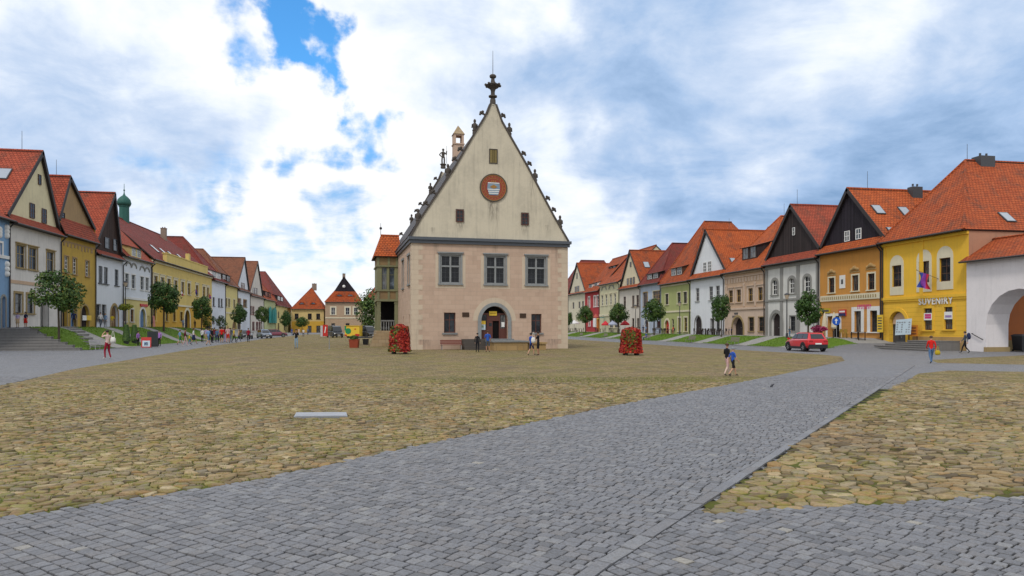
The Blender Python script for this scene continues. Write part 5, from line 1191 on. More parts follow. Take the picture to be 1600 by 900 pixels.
for a, b, c, d, big in SIDE:
    q = MB(); bars(q, a, b, c, d, .18, .28, .12 if big else .06, 2 if big else 1, 2, .09); q.v = [(y, TD-x, z) for x, y, z in q.v]; o = q.build('window', FR_BL, TH)
    q = MB(); q.box(a+.02, .23, b+.02, c-.02, .24, d-.02); q.v = [(y, TD-x, z) for x, y, z in q.v]; q.build('pane', GLASS, o)
    if big:
        q = MB(); q.box(a-.12, -.06, b, a-.002, .012, d); q.box(c+.002, -.06, b, c+.12, .012, d); q.box(a-.2, -.13, d+.002, c+.2, .012, d+.2); q.box(a-.2, -.13, b-.14, c+.2, .012, b-.002); q.v = [(y, TD-x, z) for x, y, z in q.v]; q.build('surround', FR_BL, o)
# quoins
for side_ in (0, 1):
    q = MB(); s_ = 1 if side_ == 0 else -1; xb = 0 if side_ == 0 else TW
    z = .0; k = 0
    while z < ZC_-.5:
        hh = .44; wq = .62 if k % 2 else .98; a, b = sorted((xb-s_*.018, xb+s_*wq)); q.box(a, -.018, z+.004, b, .013, min(z+hh-.004, ZC_-.45)); wq2 = .98 if k % 2 else .62
        if side_ == 0: q.box(-.018, .0132, z+.004, .012, wq2, min(z+hh-.004, ZC_-.45))
        z += hh; k += 1
    q.build('quoining', P_QUO, TH)
# main cornice
q = MB(); q.box(-.28, -.32, ZC_-.14, TW+.28, .02, ZC_+.12); q.box(-.16, -.18, ZC_-.42, TW+.16, .018, ZC_-.142); q.box(-.28, .021, ZC_-.14, .0, TD, ZC_+.12); q.box(TW, .021, ZC_-.14, TW+.28, TD, ZC_+.12); q.box(-.16, .019, ZC_-.42, .0, TD, ZC_-.142); q.build('cornice', LEAD, TH)
# gables
Lp = [TF.at(*p) for p in ((645, 371), (659, 341.5), (708.5, 268), (740.5, 213), (762, 178), (768.3, 162))]; Rp = [TF.at(*p) for p in ((774, 164), (783, 190), (797, 215), (821, 257), (842.5, 297.5), (864, 338), (886, 377))]
Lp[0] = (0, ZC_+.12); Rp[-1] = (TW, ZC_+.12); zap = max(Lp[-1][1], Rp[0][1]); prof = [Lp[0]]+[(TW, ZC_+.12)]+Rp[::-1][1:]+Lp[::-1][:-1]
for y0, y1 in ((.0, .55), (TD-.55, TD)):
    q = MB(); q.prism(prof, y0, y1); o = q.build('gable_wall', P_THG, TH)
    q = MB()
    for P, Q in list(zip(Lp, Lp[1:]))+list(zip(Rp, Rp[1:])):
        P, Q = Vector((P[0], (y0+y1)/2, P[1])), Vector((Q[0], (y0+y1)/2, Q[1])); d = (Q-P).normalized(); up = Vector((-d.z, 0, d.x)); up = up if up.z > 0 else -up
        q.obox((P+Q)/2+up*.085, d*((Q-P).length/2+.03), up*.08, Vector((0, .36, 0)))
    q.build('coping', ST_DK, o)
    # finial with a crown of leaves
    xm = (Lp[-1][0]+Rp[0][0])/2; ym = (y0+y1)/2; q = MB(); s_ = 1.0
    fs = .80; q.lathe([(r_*.86, zap+z_*fs) for r_, z_ in ((.34, -.25), (.30, .55), (.20, .75), (.46, .86), (.46, 1.0), (.22, 1.1), (.22, 1.5), (.30, 1.75), (.66, 2.02), (.78, 2.2), (.60, 2.32), (.26, 2.42), (.20, 2.8), (.18, 3.0), (.34, 3.08), (.38, 3.25), (.26, 3.4), (.05, 3.45))], (xm, ym, 0), 10)
    for k in range(8): q.ball((xm+.66*math.cos(PI*k/4), ym+.66*math.sin(PI*k/4), zap+2.2*fs), .13, 0, 6)
    if y0 < 1: q.tube((xm, ym, zap+3.4*fs), (xm, ym, zap+4.9), .03, .015, 6); q.build('finial', ST_DK, o)
    def crocket(P, sgn, fig):
        q = MB(); x, z = P; c = Vector((x, ym, z))
        if fig:
            q.lathe([(.26, -.1), (.24, .25), (.30, .32), (.20, .40), (.25, .75), (.21, 1.0), (.10, 1.1), (.15, 1.25), (.13, 1.4), (.02, 1.5)], c+Vector((sgn*.10, 0, 0)), 7)
            q.tube(c+Vector((sgn*.10-.24, 0, .95)), c+Vector((sgn*.10-.30, .05, .55)), .08, .06, 5); q.tube(c+Vector((sgn*.10+.24, 0, .95)), c+Vector((sgn*.10+.30, .05, .55)), .08, .06, 5); q.v = [tuple(c+(Vector(v)-c)*.86) for v in q.v]; q.build('gable_figure', ST_DK, o)
        else:
            q.path([c, c+Vector((sgn*.25, 0, .28)), c+Vector((sgn*.62, 0, .36))], .13, 6); q.ball(c+Vector((sgn*.62, 0, .44)), .20, 0, 6); q.ball(c+Vector((sgn*.40, 0, .56)), .17, 0, 6); q.ball(c+Vector((sgn*.74, 0, .22)), .14, 0, 6); q.v = [tuple(c+(Vector(v)-c)*.74) for v in q.v]; q.build('crocket', ST_DK, o)
    def along(pts, t):
        Ls = [math.dist(a, b) for a, b in zip(pts, pts[1:])]; s = t*sum(Ls)
        for (a, b), l in zip(zip(pts, pts[1:]), Ls):
            if s <= l: return (a[0]+(b[0]-a[0])*s/l, a[1]+(b[1]-a[1])*s/l)
            s -= l
        return pts[-1]
    for pts, sgn in ((Lp[::-1], -1), (Rp, 1)):
        for t, fig in ((.085, 0), (.215, 1), (.36, 0), (.435, 0), (.555, 1), (.69, 0), (.775, 0), (.90, 1)): crocket(along(pts, t), sgn, fig)
    if y0 < 1: GW = o
    else:
        # the figure with a lance on the far gable
        q = MB(); b = Vector((xm, ym, zap+.9)); q.lathe([(.35, -.35), (.30, .0), (.42, .1), (.42, .2)], b, 8)
        for s_ in (-1, 1): q.path([b+Vector((.14*s_, 0, .2)), b+Vector((.16*s_, 0, .7)), b+Vector((.12*s_, 0, 1.15))], .10, 6)
        q.lathe([(.20, 1.05), (.18, 1.3), (.27, 1.7), (.10, 1.85), (.08, 1.92)], b, 8); q.ball(b+Vector((0, 0, 2.07)), .17); q.path([b+Vector((-.25, 0, 1.7)), b+Vector((-.5, 0, 1.4)), b+Vector((-.2, 0, 1.15))], .07, 6); q.path([b+Vector((.25, 0, 1.7)), b+Vector((.42, 0, 1.45)), b+Vector((.46, 0, 1.95))], .07, 6)
        q.tube(b+Vector((.46, 0, .3)), b+Vector((.46, 0, 2.6)), .03, .02, 5); q.build('statue', ST_DK, o)
# gable windows, shutter, roundel
for q in ((535, -8, 577, 64), (917, 12, 957, 82)):
    x0, z0, x1, z1 = trect(zz(Z5, *q)); window(GW, x0, z0, x1, z1, FR_BR, y=-.10, depth=.09, nx=2, nz=3, sill=False, sur=ST_DK, sw=.05, sp=.0)
x0, z0, x1, z1 = trect(zz(Z4, 733, 503, 773, 579)); q = MB(); q.box(x0, -.03, z0, x1, .012, z1); o = q.build('shutter', SHUT, GW); q = MB(); q.box(x0-.08, -.05, z0-.08, x0-.002, .012, z1+.08); q.box(x1+.002, -.05, z0-.08, x1+.08, .012, z1+.08); q.box(x0, -.05, z1+.002, x1, .012, z1+.08); q.box(x0, -.05, z0-.08, x1, .012, z0-.002); q.build('surround', ST_DK, o)
xc, zc = TF.at(771, 293.5); rr = TF.at(792.3, 293.5)[0]-xc
def stain(mat, spots):
    """dark run-off marks with their own places on the wall: (x, half width, top, length, strength)"""
    N = NT.__new__(NT); N.t = mat.node_tree; b = next(n for n in N.t.nodes if n.type == 'BSDF_PRINCIPLED'); src = b.inputs['Base Color'].links[0].from_socket
    oc = ocoord(N); sp = N.n('ShaderNodeSeparateXYZ'); N.l(oc, sp.inputs[0]); nz = N.noise(N.scale(oc, (5, 5, .7)), 1.6, 6, .7); tot = None
    for x, w, zt, L, k in spots:
        m = N.math('MULTIPLY', N.ramp(N.math('ABSOLUTE', N.math('SUBTRACT', sp.outputs[0], x)), w, .0), N.math('MULTIPLY', N.ramp(sp.outputs[2], zt-L, zt), N.math('MULTIPLY', N.ramp(nz, .35, .62), k))); m = N.math('MULTIPLY', m, N.math('LESS_THAN', sp.outputs[2], zt))
        tot = m if tot is None else N.math('MAXIMUM', tot, m)
    N.l(N.mix(tot, src, (.09, .08, .07)), b.inputs['Base Color'])
stain(P_THG, [(xc-.15, .55, zc-rr, 2.6, .95), (xc+.35, .3, zc-rr, 3.6, .7), (TF.at(724, 350)[0]-.3, .55, TF.at(718, 349)[1], 1.1, .8), (TF.at(820, 353)[0], .5, TF.at(820, 353)[1], 1.2, .7), (TW*.30, .25, ZC_+1.3, 1.2, .5), (TW*.76, .4, ZC_+6.0, 5.5, .45), (TW*.86, .3, ZC_+1.6, 1.5, .6), (TW*.13, .35, ZC_+1.0, .9, .6)])
stain(P_TH, [(TW*.15, .4, ZC_-.4, 2.0, .45), (TW*.52, .35, ZC_-.4, 1.4, .4), (TW*.93, .4, ZC_-.4, 2.6, .5), (TW*.08, .9, .9, 1.2, .6), (TW*.36, .8, .8, 1.1, .55), (TW*.90, 1.0, .9, 1.2, .6)])
def disc(mbx, c, z, r, y0, y1, n=32, r_in=None, m=0):
    pts = [(c+r*math.cos(2*PI*k/n), z+r*math.sin(2*PI*k/n)) for k in range(n)]
    if r_in is None: mbx.prism(pts, y0, y1, m)
    else:
        pin = [(c+r_in*math.cos(2*PI*k/n), z+r_in*math.sin(2*PI*k/n)) for k in range(n)]
        for k in range(n): j = (k+1) % n; mbx.prism([pin[k], pts[k], pts[j], pin[j]], y0, y1, m)
RND_R = stucco('faded_red_paint', (.28, .065, .042), .5); RND_G = stucco('worn_gilding', (.34, .18, .05), .5)
q = MB(); disc(q, xc, zc, rr, -.10, .012, r_in=rr*.93); o = q.build('roundel', ST_DK, GW)
q = MB(); disc(q, xc, zc, rr*.93, -.06, .012); q.build('roundel_field', RND_R, o)
q = MB(); disc(q, xc, zc, rr*.92, -.085, -.061, r_in=rr*.88); disc(q, xc, zc, rr*.68, -.08, -.061, r_in=rr*.65)
for k in range(22): t = 2*PI*k/22; q.obox((xc+rr*.78*math.cos(t), -.068, zc+rr*.78*math.sin(t)), (.05*math.cos(t), 0, .05*math.sin(t)), (-.035*math.sin(t), 0, .035*math.cos(t)), (0, .006, 0))
q.build('gilded_band', RND_G, o)
q = MB(); w_ = rr*.42; q.prism([(xc-w_*.75, zc-.52*rr), (xc+w_*.75, zc-.52*rr), (xc+w_*1.1, zc-.05*rr), (xc+w_, zc+.36*rr), (xc-w_, zc+.36*rr), (xc-w_*1.1, zc-.05*rr)], -.085, -.0605); q.build('crest_shield', stucco('faded_blue_paint', (.22, .29, .36), .4), o)
q = MB()
for k in range(3): q.box(xc-w_*(1.05-.1*k), -.10, zc-rr*(.16+.14*k), xc+w_*(1.05-.1*k), -.086, zc-rr*(.10+.14*k))
q.box(xc-w_, -.10, zc+rr*.30, xc+w_, -.086, zc+rr*.36); q.build('crest_bars', WHITEST, o)
q = MB(); q.prism([(xc-.28*rr, zc+.05*rr), (xc, zc-.08*rr), (xc+.28*rr, zc+.05*rr), (xc, zc+.22*rr)], -.105, -.086)
for s_ in (-1, 0, 1): q.prism([(xc+s_*.13*rr-.05*rr, zc+.40*rr), (xc+s_*.13*rr+.05*rr, zc+.40*rr), (xc+s_*.13*rr, zc+.55*rr)], -.09, -.061)
q.build('crest_charge', RND_G, o)
# rain stain below the roundel and the window is part of the plaster; roof
q = MB(); zr = zap-.55; xm = (Lp[-1][0]+Rp[0][0])/2; e = .2; kk = (zr-ZC_)/xm
q.slab([(xm, .56, zr), (-e, .56, ZC_+.05), (-e, TD-.56, ZC_+.05), (xm, TD-.56, zr)], .16, 0, 1); q.slab([(TW+e, .56, ZC_+.05), (xm, .56, zr), (xm, TD-.56, zr), (TW+e, TD-.56, ZC_+.05)], .16, 0, 1); q.tube((xm, .56, zr), (xm, TD-.56, zr), .14, .14, 6)
RF = q.build('roof', [T_DK, M_BARGE], TH)
# lantern chimney on the ridge
yl = None
o_, d_ = TF.lray(715.7, 230); t = (xm-o_.x)/d_.x; yl = (o_+d_*t).y; zt = o_.z+(HORY-198)/FPX*t; w2 = .58; zb = zr-1.2; zo0, zo1 = zt-2.05, zt-1.15
PKL = stucco('lantern_render', (.50, .36, .27), .3)
q = MB(); q.box(xm-w2, yl-w2, zb, xm+w2, yl+w2, zo0)
for sx in (-1, 1): q.box(xm+(w2-.24)*(sx > 0)-w2*(sx < 0), yl-w2, zo0+.001, xm+w2*(sx > 0)-(w2-.24)*(sx < 0), yl+w2, zo1)
q.box(xm-w2-.08, yl-w2-.08, zo0-.14, xm+w2+.08, yl+w2+.08, zo0-.001); q.box(xm-w2, yl-w2, zo1+.001, xm+w2, yl+w2, zo1+.16)
o = q.build('lantern_chimney', PKL, RF); q = MB(); a = w2+.1
for k in range(4):
    c = [(-a, -a), (a, -a), (a, a), (-a, a)]; p, r_ = c[k], c[(k+1) % 4]; q.face([(xm+p[0], yl+p[1], zo1+.161), (xm+r_[0], yl+r_[1], zo1+.161), (xm, yl, zt+.15)])
q.face([(xm+x, yl+y, zo1+.161) for x, y in ((-a, -a), (-a, a), (a, a), (a, -a))]); q.build('chimney_cap', ST_TAN, o)
# the oriel porch on the left side
yo = side_y(622); xo = -(TF.at(622, 500, yo)[0]-TF.at(589.5, 500, yo)[0]); DO = 4.2
def oz(py): return TF.at(606, py, yo)[1]
OR_G = stucco('mossy_grey_stone', (.215, .215, .12), .5); OR_B = stucco('brown_carved_panel', (.25, .17, .085), .5)
q = MB(); zf = oz(330+700/3.75); zl = oz(330+528/3.75)
for x in (xo, xo+1.05*0+(-xo-.02)*0): pass
pw = .34
for (px_, py_) in ((xo, yo), (xo, yo+DO-pw), (-pw-.02, yo), (-pw-.02, yo+DO-pw)): q = MB(); q.box(px_, py_, zf, px_+pw, py_+pw, zl); q.box(px_-.04, py_-.04, zl-.25, px_+pw+.02, py_+pw+.04, zl-.12); q.build('porch_post', OR_G, TH)
q = MB(); q.box(xo-.08, yo-.08, zl+.001, -.012, yo+DO+.08, zl+.22); z1_, z2_, z3_, z4_ = oz(330+518/3.75), oz(330+468/3.75), oz(330+325/3.75), oz(330+268/3.75)
o = q.build('porch_lintel', OR_G, TH); q = MB(); q.box(xo-.12, yo-.12, z2_-.02, -.012, yo+DO+.12, z2_+.13); q.build('oriel_cornice', OR_G, o); q = MB(); q.box(xo-.12, yo-.12, z3_-.02, -.012, yo+DO+.12, z3_+.13); q.build('oriel_cornice', OR_G, o)
q = MB(); q.box(xo, yo, zl+.221, -.012, yo+DO, z2_-.021); q.build('carved_panel', OR_B, o); q = MB(); q.box(xo, yo, z3_+.131, -.012, yo+DO, z4_+.1); OB = q.build('carved_panel', OR_B, o)
q = MB()
for k in range(3): x = xo+(-xo)*k/2.0; q.box(min(x, -.24)-.02*(k == 0), yo-.06, zl+.222, min(x, -.24)+.22, yo-.001, z2_-.022); q.box(min(x, -.24)-.02*(k == 0), yo-.06, z3_+.132, min(x, -.24)+.22, yo-.001, z4_+.1)
q.build('panel_pilaster', OR_G, o)
q = MB(); xw0, xw1 = xo+.45, -.35; xm_ = (xw0+xw1)/2
q.box(xo, yo, z2_+.131, xw0, yo+.4, z3_-.021); q.box(xw1, yo, z2_+.131, -.012, yo+.4, z3_-.021); q.box(xm_-.1, yo+.02, z2_+.131, xm_+.1, yo+.3, z3_-.021); q.box(xo, yo+.401, z2_+.131, xo+.4, yo+DO, z3_-.021); q.build('oriel_wall', OR_G, o)
for a, b in ((xw0, xm_-.1), (xm_+.1, xw1)): window(o, a, z2_+.14, b, z3_-.03, OR_G, y=yo, depth=.22, nx=1, nz=2, zsplit=.66, sill=False, glass=GLASS2)
q = MB(); q.box(xo+.45, yo+1.2, zf, -.02, yo+1.3, zl); q.build('porch_shade_sheet', DKIN, o)  # near-black sheet put in to stand for the shade inside the porch
q = MB(); zr_ = oz(330+638/3.75); q.box(xo+pw, yo+.06, zr_-.14, -pw-.025, yo+.28, zr_)
n_ = 6
for k in range(n_): x = xo+pw+.1+(-xo-2*pw-.2)*k/(n_-1); q.lathe([(.05, zf), (.10, zf+.25), (.05, zf+.5), (.07, zr_-.15)], (x, yo+.17, 0), 7)
q.build('balustrade', ST_GR, o)
q = MB(); q.box(xo-.1, yo-.1, -.5, -.012, yo+DO+.1, zf-.001)
ns = 4
for k in range(ns): q.box(xo-.25-.30*(ns-k)*.45, yo-.35-.36*(ns-1-k), -.5 , .9-.35*k*.0+xo*.0-.6*0-1.0, yo-.101 if k == ns-1 else yo-.351-.36*(ns-2-k), zf*(k+1)/(ns+1))
q.build('porch_steps', ST_TAN, o)
ze_ = oz(401); zq = oz(364); q = MB(); ov = .35; y0_, y1_ = yo-ov, yo+DO+ov; ym_ = (y0_+y1_)/2; x0_ = xo-ov
q.slab([(x0_, y0_, ze_), (.3, y0_, ze_), (.3, ym_, zq), (xo+.5, ym_, zq)], .14, 0, 1); q.slab([(.3, y1_, ze_), (x0_, y1_, ze_), (xo+.5, ym_, zq), (.3, ym_, zq)], .14, 0, 1); q.slab([(x0_, y1_, ze_), (x0_, y0_, ze_), (xo+.5, ym_, zq)], .14, 0, 1)
q.tube((xo+.5, ym_, zq), (.3, ym_, zq), .11, .11, 6); q.tube((xo+.5, ym_, zq), (xo+.5, ym_, zq+1.3), .03, .02, 6, 1); q.ball((xo+.5, ym_, zq+.75), .15, 1); q.build('porch_roof', [T_OR2, M_BARGE], o)
# entrance platform of old stone
q = MB(); xa, xb = TF.at(756/3.75+570, 548, -3.9)[0], TF.at(955/3.75+570, 548, -3.9)[0]; xc_ = TF.at(1072/3.75+570, 548, -3.9)[0]
q.box(xa, -3.9, -.4, xb, -.11, .70); q.box(xa-.12, -4.02, .701, xb+.12, -.11, .82, 1); q.box(xb+.121, -3.7, -.4, xc_-.1, -.6, .55); q.box(xb+.13, -3.8, .551, xc_, -.5, .68)
q.box(xa, -1.6, .821, xb-.6, -.11, .95, 1); q.build('entrance_platform', [stucco('ochre_platform_stone', (.33, .21, .085), .55, (.9, .42, (.40, .28, .14), (.12, .09, .05), .6)), ST_GR], TH)
for k in range(3): q = MB(); q.box(xa-2.1, -1.0-.45*(2-k), -.4, xa-.125, -.105 if k == 2 else -1.001-.45*(1-k), .31*(k+1)); q.build('entrance_step', ST_DK, TH)
# ------------------------------------------------------------------ steps beside the houses
def flight(name, label, boxes, m):
    c = boxes[0]; t = thing(name, label, 'steps', (c[0], c[1], 0))
    for b in boxes:
        q = MB(); e = .035; x0, y0, x1, y1 = b[0]-c[0], b[1]-c[1], b[3]-c[0], b[4]-c[1]; q.box(x0+e, y0+e, b[2], x1-e, y1-.001, b[5]-.061)
        q.box(x0, y0, b[5]-.06, x1, y1, b[5]); q.build('step', m, t)
    return t
bx = []
for k in range(8):
    bx.append((-34.3, 65.4+.52*k, -.6, -25.4-.78*k, 65.4+.52*(k+1)-.002 if k < 7 else 71.8, .235*(k+1)))
flight('stone_stairs', 'broad worn stone stairs climbing to the white house beside the lawn', bx, M_STEP)
bx = []
for k in range(5): bx.append((43.9+.52*k, 46.0, -.5, 43.9+.52*(k+1)-.002 if k < 4 else 48.0, 58.6-.75*k, .165*(k+1)))
bx = [(b[0], 50.6+k*.3, b[2], b[3], b[4], b[5]) for k, b in enumerate(bx)]
flight('stone_stairs', 'low grey steps running along the foot of the bright yellow house', bx, M_STEP)
bx = []
for k in range(9):
    x = -25.9-.72*k; y = 70.0+1.0*k; bx.append((x-.62, y, gz(x, y)-.3, x, y+2.3, gz(x-.3, y+1)+.11))
flight('stone_stairs', 'row of pale stone slabs climbing the lawn below the ochre house', bx, M_PATH)

# ------------------------------------------------------------------ trees
LEAF_D = leafy('dark_maple_leaves', (.013, .040, .007), (.032, .080, .012), (.085, .145, .022)); LEAF_L = leafy('light_maple_leaves', (.014, .042, .006), (.038, .088, .012), (.14, .175, .025)); BARK = stucco('tree_bark', (.085, .065, .045), .5)
def crown_mesh(mb, c, rx, rz, n, leaf, seed, lumps=16, sparse=0.0, dens=1.0):
    """leaf clumps spread through an uneven ellipsoid"""
    r = random.Random(seed); cl = []
    for _ in range(lumps):
        while True:
            v = Vector((r.uniform(-1, 1), r.uniform(-1, 1), r.uniform(-1, 1)))
            if .25 < v.length < 1: break
        v = v*(.78/max(v.length, .78)) if v.length > .78 else v
        cl.append((Vector((c[0]+v.x*rx, c[1]+v.y*rx, c[2]+v.z*rz)), r.uniform(.34, .55)*(1-sparse*.4), r.uniform(-.18, .18)))
    for k in range(n if not sparse else 0, int(n*1.15) if not sparse else 0):     # the closed outer shell
        while True:
            v = Vector((r.uniform(-1, 1), r.uniform(-1, 1), r.uniform(-1, 1)))
            if .2 < v.length <= 1: break
        v = v.normalized()*r.uniform(.72, .98)*(1+.12*math.sin(v.x*6+seed)*math.sin(v.y*5+seed)+.10*math.sin(v.z*7+v.y*6+seed)); p = Vector((c[0]+v.x*rx, c[1]+v.y*rx, c[2]+v.z*rz)); nrm_ = (v+Vector((r.gauss(0, .5), r.gauss(0, .5), r.gauss(0, .5)+.4))).normalized(); a = nrm_.orthogonal().normalized(); a = Matrix.Rotation(r.uniform(0, 6.28), 3, nrm_) @ a; b = nrm_.cross(a); L = leaf*r.uniform(.7, 1.3)
        mb.face([p-a*L*.5, p-b*L*.32+a*L*.05, p+a*L*.55, p+b*L*.32+a*L*.05], 0, min(1, max(0, .48+.22*math.sin(v.x*6+v.y*5+seed)*math.sin(v.z*6)+r.gauss(0, .18))))
    for k in range(n):
        p0, s_, tn = r.choice(cl)
        while True:
            v = Vector((r.uniform(-1, 1), r.uniform(-1, 1), r.uniform(-1, 1)))
            if v.length <= 1: break
        v = v.normalized()*(v.length**.45); p = p0+Vector((v.x*rx*s_, v.y*rx*s_, v.z*rz*s_*.9))
        nrm_ = (v+Vector((r.gauss(0, .5), r.gauss(0, .5), r.gauss(0, .5)+.5))).normalized(); a = nrm_.orthogonal().normalized(); a = Matrix.Rotation(r.uniform(0, 6.28), 3, nrm_) @ a; b = nrm_.cross(a); L = leaf*r.uniform(.7, 1.3)
        mb.face([p-a*L*.5, p-b*L*.32+a*L*.05, p+a*L*.55, p+b*L*.32+a*L*.05], 0, min(1, max(0, .5+tn+r.gauss(0, .17))))
    return cl
def tree_kind(name, label, H, ct, rx, rz, n, leaf, mat, seed, lumps=16, sparse=0.0, cx=0.0):
    t = thing(name, label, 'tree'); mb = MB(); cl = crown_mesh(mb, (cx, 0, ct), rx, rz, n, leaf, seed, lumps, sparse); mb.build('crown', mat, t, uv=False, attr='tone')
    mb = MB(); b = ct-rz*.75; mb.tube((0, 0, -.3), (0, 0, b*.5), .13, .10, 8, 0, False); mb.tube((0, 0, b*.5), (cx*.3, 0, b+.2), .10, .085, 8, 0, False)
    for p, s_, tn in cl[::2]:
        m_ = Vector((cx*.3, 0, b+.1)); q = m_.lerp(p, .55)+Vector((0, 0, .15)); mb.tube(m_, q, .05, .03, 5, 0, False); mb.tube(q, p, .03, .012, 5, 0, False)
    mb.build('trunk', BARK, t); return t
KA = tree_kind('lollipop_tree', 'x', 5.0, 3.4, 1.55, 1.6, 2600, .26, LEAF_D, 31, 18); KB = tree_kind('lollipop_tree', 'y', 5.0, 3.35, 1.6, 1.55, 2400, .27, LEAF_L, 32, 17); KC = tree_kind('lollipop_tree', 'z', 5.0, 3.3, 1.5, 1.75, 2300, .27, LEAF_D, 33, 15)
K0 = [KA, KB, KC]; used = set()
def place_tree(kind, x, y, top, label, group, wide=None):
    """top: height of the crown's tip above its foot"""
    k = K0[kind]; s_ = top/5.0; w_ = s_ if wide is None else wide; loc = (x, y, gz(x, y))
    if kind in used: o = dup(k, loc, R_.uniform(0, 6.28), label, group, (w_, w_, s_))
    else: used.add(kind); o = k; o.location = loc; o.rotation_euler.z = R_.uniform(0, 6.28); o.scale = (w_, w_, s_); o['label'] = label; o['group'] = group
    return o
def on_x(px, X):
    t = (px-800)/FPX; return X*(cY-t*sY)/(sY+t*cY)
def top_of(px, py, x, y): return CH+(HORY-py)*depth_of((x, y))/FPX-gz(x, y)
GR, GL = 'round trees before the souvenir shop side houses', 'round trees before the yellow hall side houses'
for px, py, wpx, kind, X, lab in ((890, 488, 10, 0, 42.5, 'dark round tree half hidden behind the edge of the pink stone hall'), (915, 478, 29, 1, 42.6, 'round green tree before the raspberry red house'), (966, 474, 34, 1, 42.6, 'light green round tree above the red parasols'),
        (1022, 467, 38, 1, 42.4, 'broad light green tree between the pale blue and the olive green house'), (1127, 460, 31, 0, 42.6, 'dark round tree before the white gabled house with the arched door'), (1263, 455, 44, 2, 42.8, 'dark round tree behind the red car')):
    y = on_x(px, X); h_ = top_of(px, py, X, y); place_tree(kind, X, y, h_, lab, GR, wpx*depth_of((X, y))/FPX/3.6)
for px, py, wpx, kind, X, lab in ((256, 440, 48, 0, -29.5, 'dark round tree before the near end of the long yellow hall'), (315, 463, 31, 0, -29.0, 'dark round tree before the far end of the long yellow hall'), (374, 476, 28, 2, -29.5, 'round tree above the parked black car'),
        (409, 479, 22, 1, -30, 'small round tree above the grey blue car'), (447, 486, 21, 2, -29.5, 'round tree before the light yellow house next to the teal netting')):
    y = on_x(px, X); h_ = top_of(px, py, X, y); place_tree(kind, X, y, h_, lab, GL, wpx*depth_of((X, y))/FPX/3.6)
y = 232; x = y*(sY+(472-800)/FPX*cY)/(cY-(472-800)/FPX*sY); place_tree(1, x, y, 5.2, 'small round tree right in front of the straw yellow house', GL, 1.2)
t = tree_kind('young_tree', 'loose young tree with spreading twigs on the lawn before the ochre house', 6, 4.6, 2.45, 1.85, 3300, .25, LEAF_L, 44, 22, .3, -.2); x, y = -28.4, on_x(92, -28.4); t.location = (x, y, gz(x, y)); t.scale = (.92, .92, 1.03)
t = tree_kind('leafy_tree', 'tall green tree beside the stone porch of the pink hall', 10, 6.0, 3.6, 4.4, 3600, .5, LEAF_L, 43, 20, .1); y = 165; x = y*(sY+(580-800)/FPX*cY)/(cY-(580-800)/FPX*sY); t.location = (x, y, 0)
t.scale = (.95, .95, .98)
# clipped cones by the path
def cone_shrub(px, X, h_, label):
    y = on_x(px, X); t = thing('cone_shrub', label, 'shrub', (X, y, gz(X, y)), 0, 'clipped cone shrubs on the left lawn'); mb = MB(); r = random.Random(int(px))
    for _ in range(900):
        z = r.random()**.8; rad_ = .42*(1-z*.55)*min(1, z*8+.3); a = r.uniform(0, 6.28); p = Vector((rad_*math.cos(a), rad_*math.sin(a), .25+z*h_)); n = Vector((math.cos(a), math.sin(a), .3)); u = n.orthogonal().normalized(); u = Matrix.Rotation(r.uniform(0, 6.28), 3, n.normalized()) @ u; v = n.cross(u).normalized(); L = .11
        mb.face([p-u*L, p-v*L*.7, p+u*L, p+v*L*.7], 0, r.random())
    mb.build('foliage', LEAF_D, t, uv=False, attr='tone'); mb = MB(); mb.lathe([(.22, -.05), (.30, .32), (.27, .33)], (0, 0, 0), 10); mb.build('pot', DARKGREY, t)
cone_shrub(197.5, -26.6, 1.75, 'clipped cone shrub standing apart from the woman in purple, the other cone between them'); cone_shrub(210, -26.6, 1.75, 'clipped cone shrub close beside the woman in purple')
def pot_bush(px, X, h_, label):
    y = on_x(px, X); t = thing('potted_bush', label, 'plant', (X, y, gz(X, y)), 0, 'potted bushes before the narrow white house'); mb = MB(); crown_mesh(mb, (0, 0, h_*.55), h_*.42, h_*.5, 700, .22, int(px), 8, 0); mb.build('foliage', LEAF_L, t, uv=False, attr='tone'); mb = MB(); mb.lathe([(.3, -.1), (.4, .5), (.36, .52)], (0, 0, 0), 10); mb.build('pot', DARKGREY, t)
pot_bush(326, -31.5, 2.6, 'leafy potted bush between the long yellow hall and the narrow white house'); pot_bush(345.5, -31.5, 2.4, 'leafy potted bush between the narrow white house and the cream house')

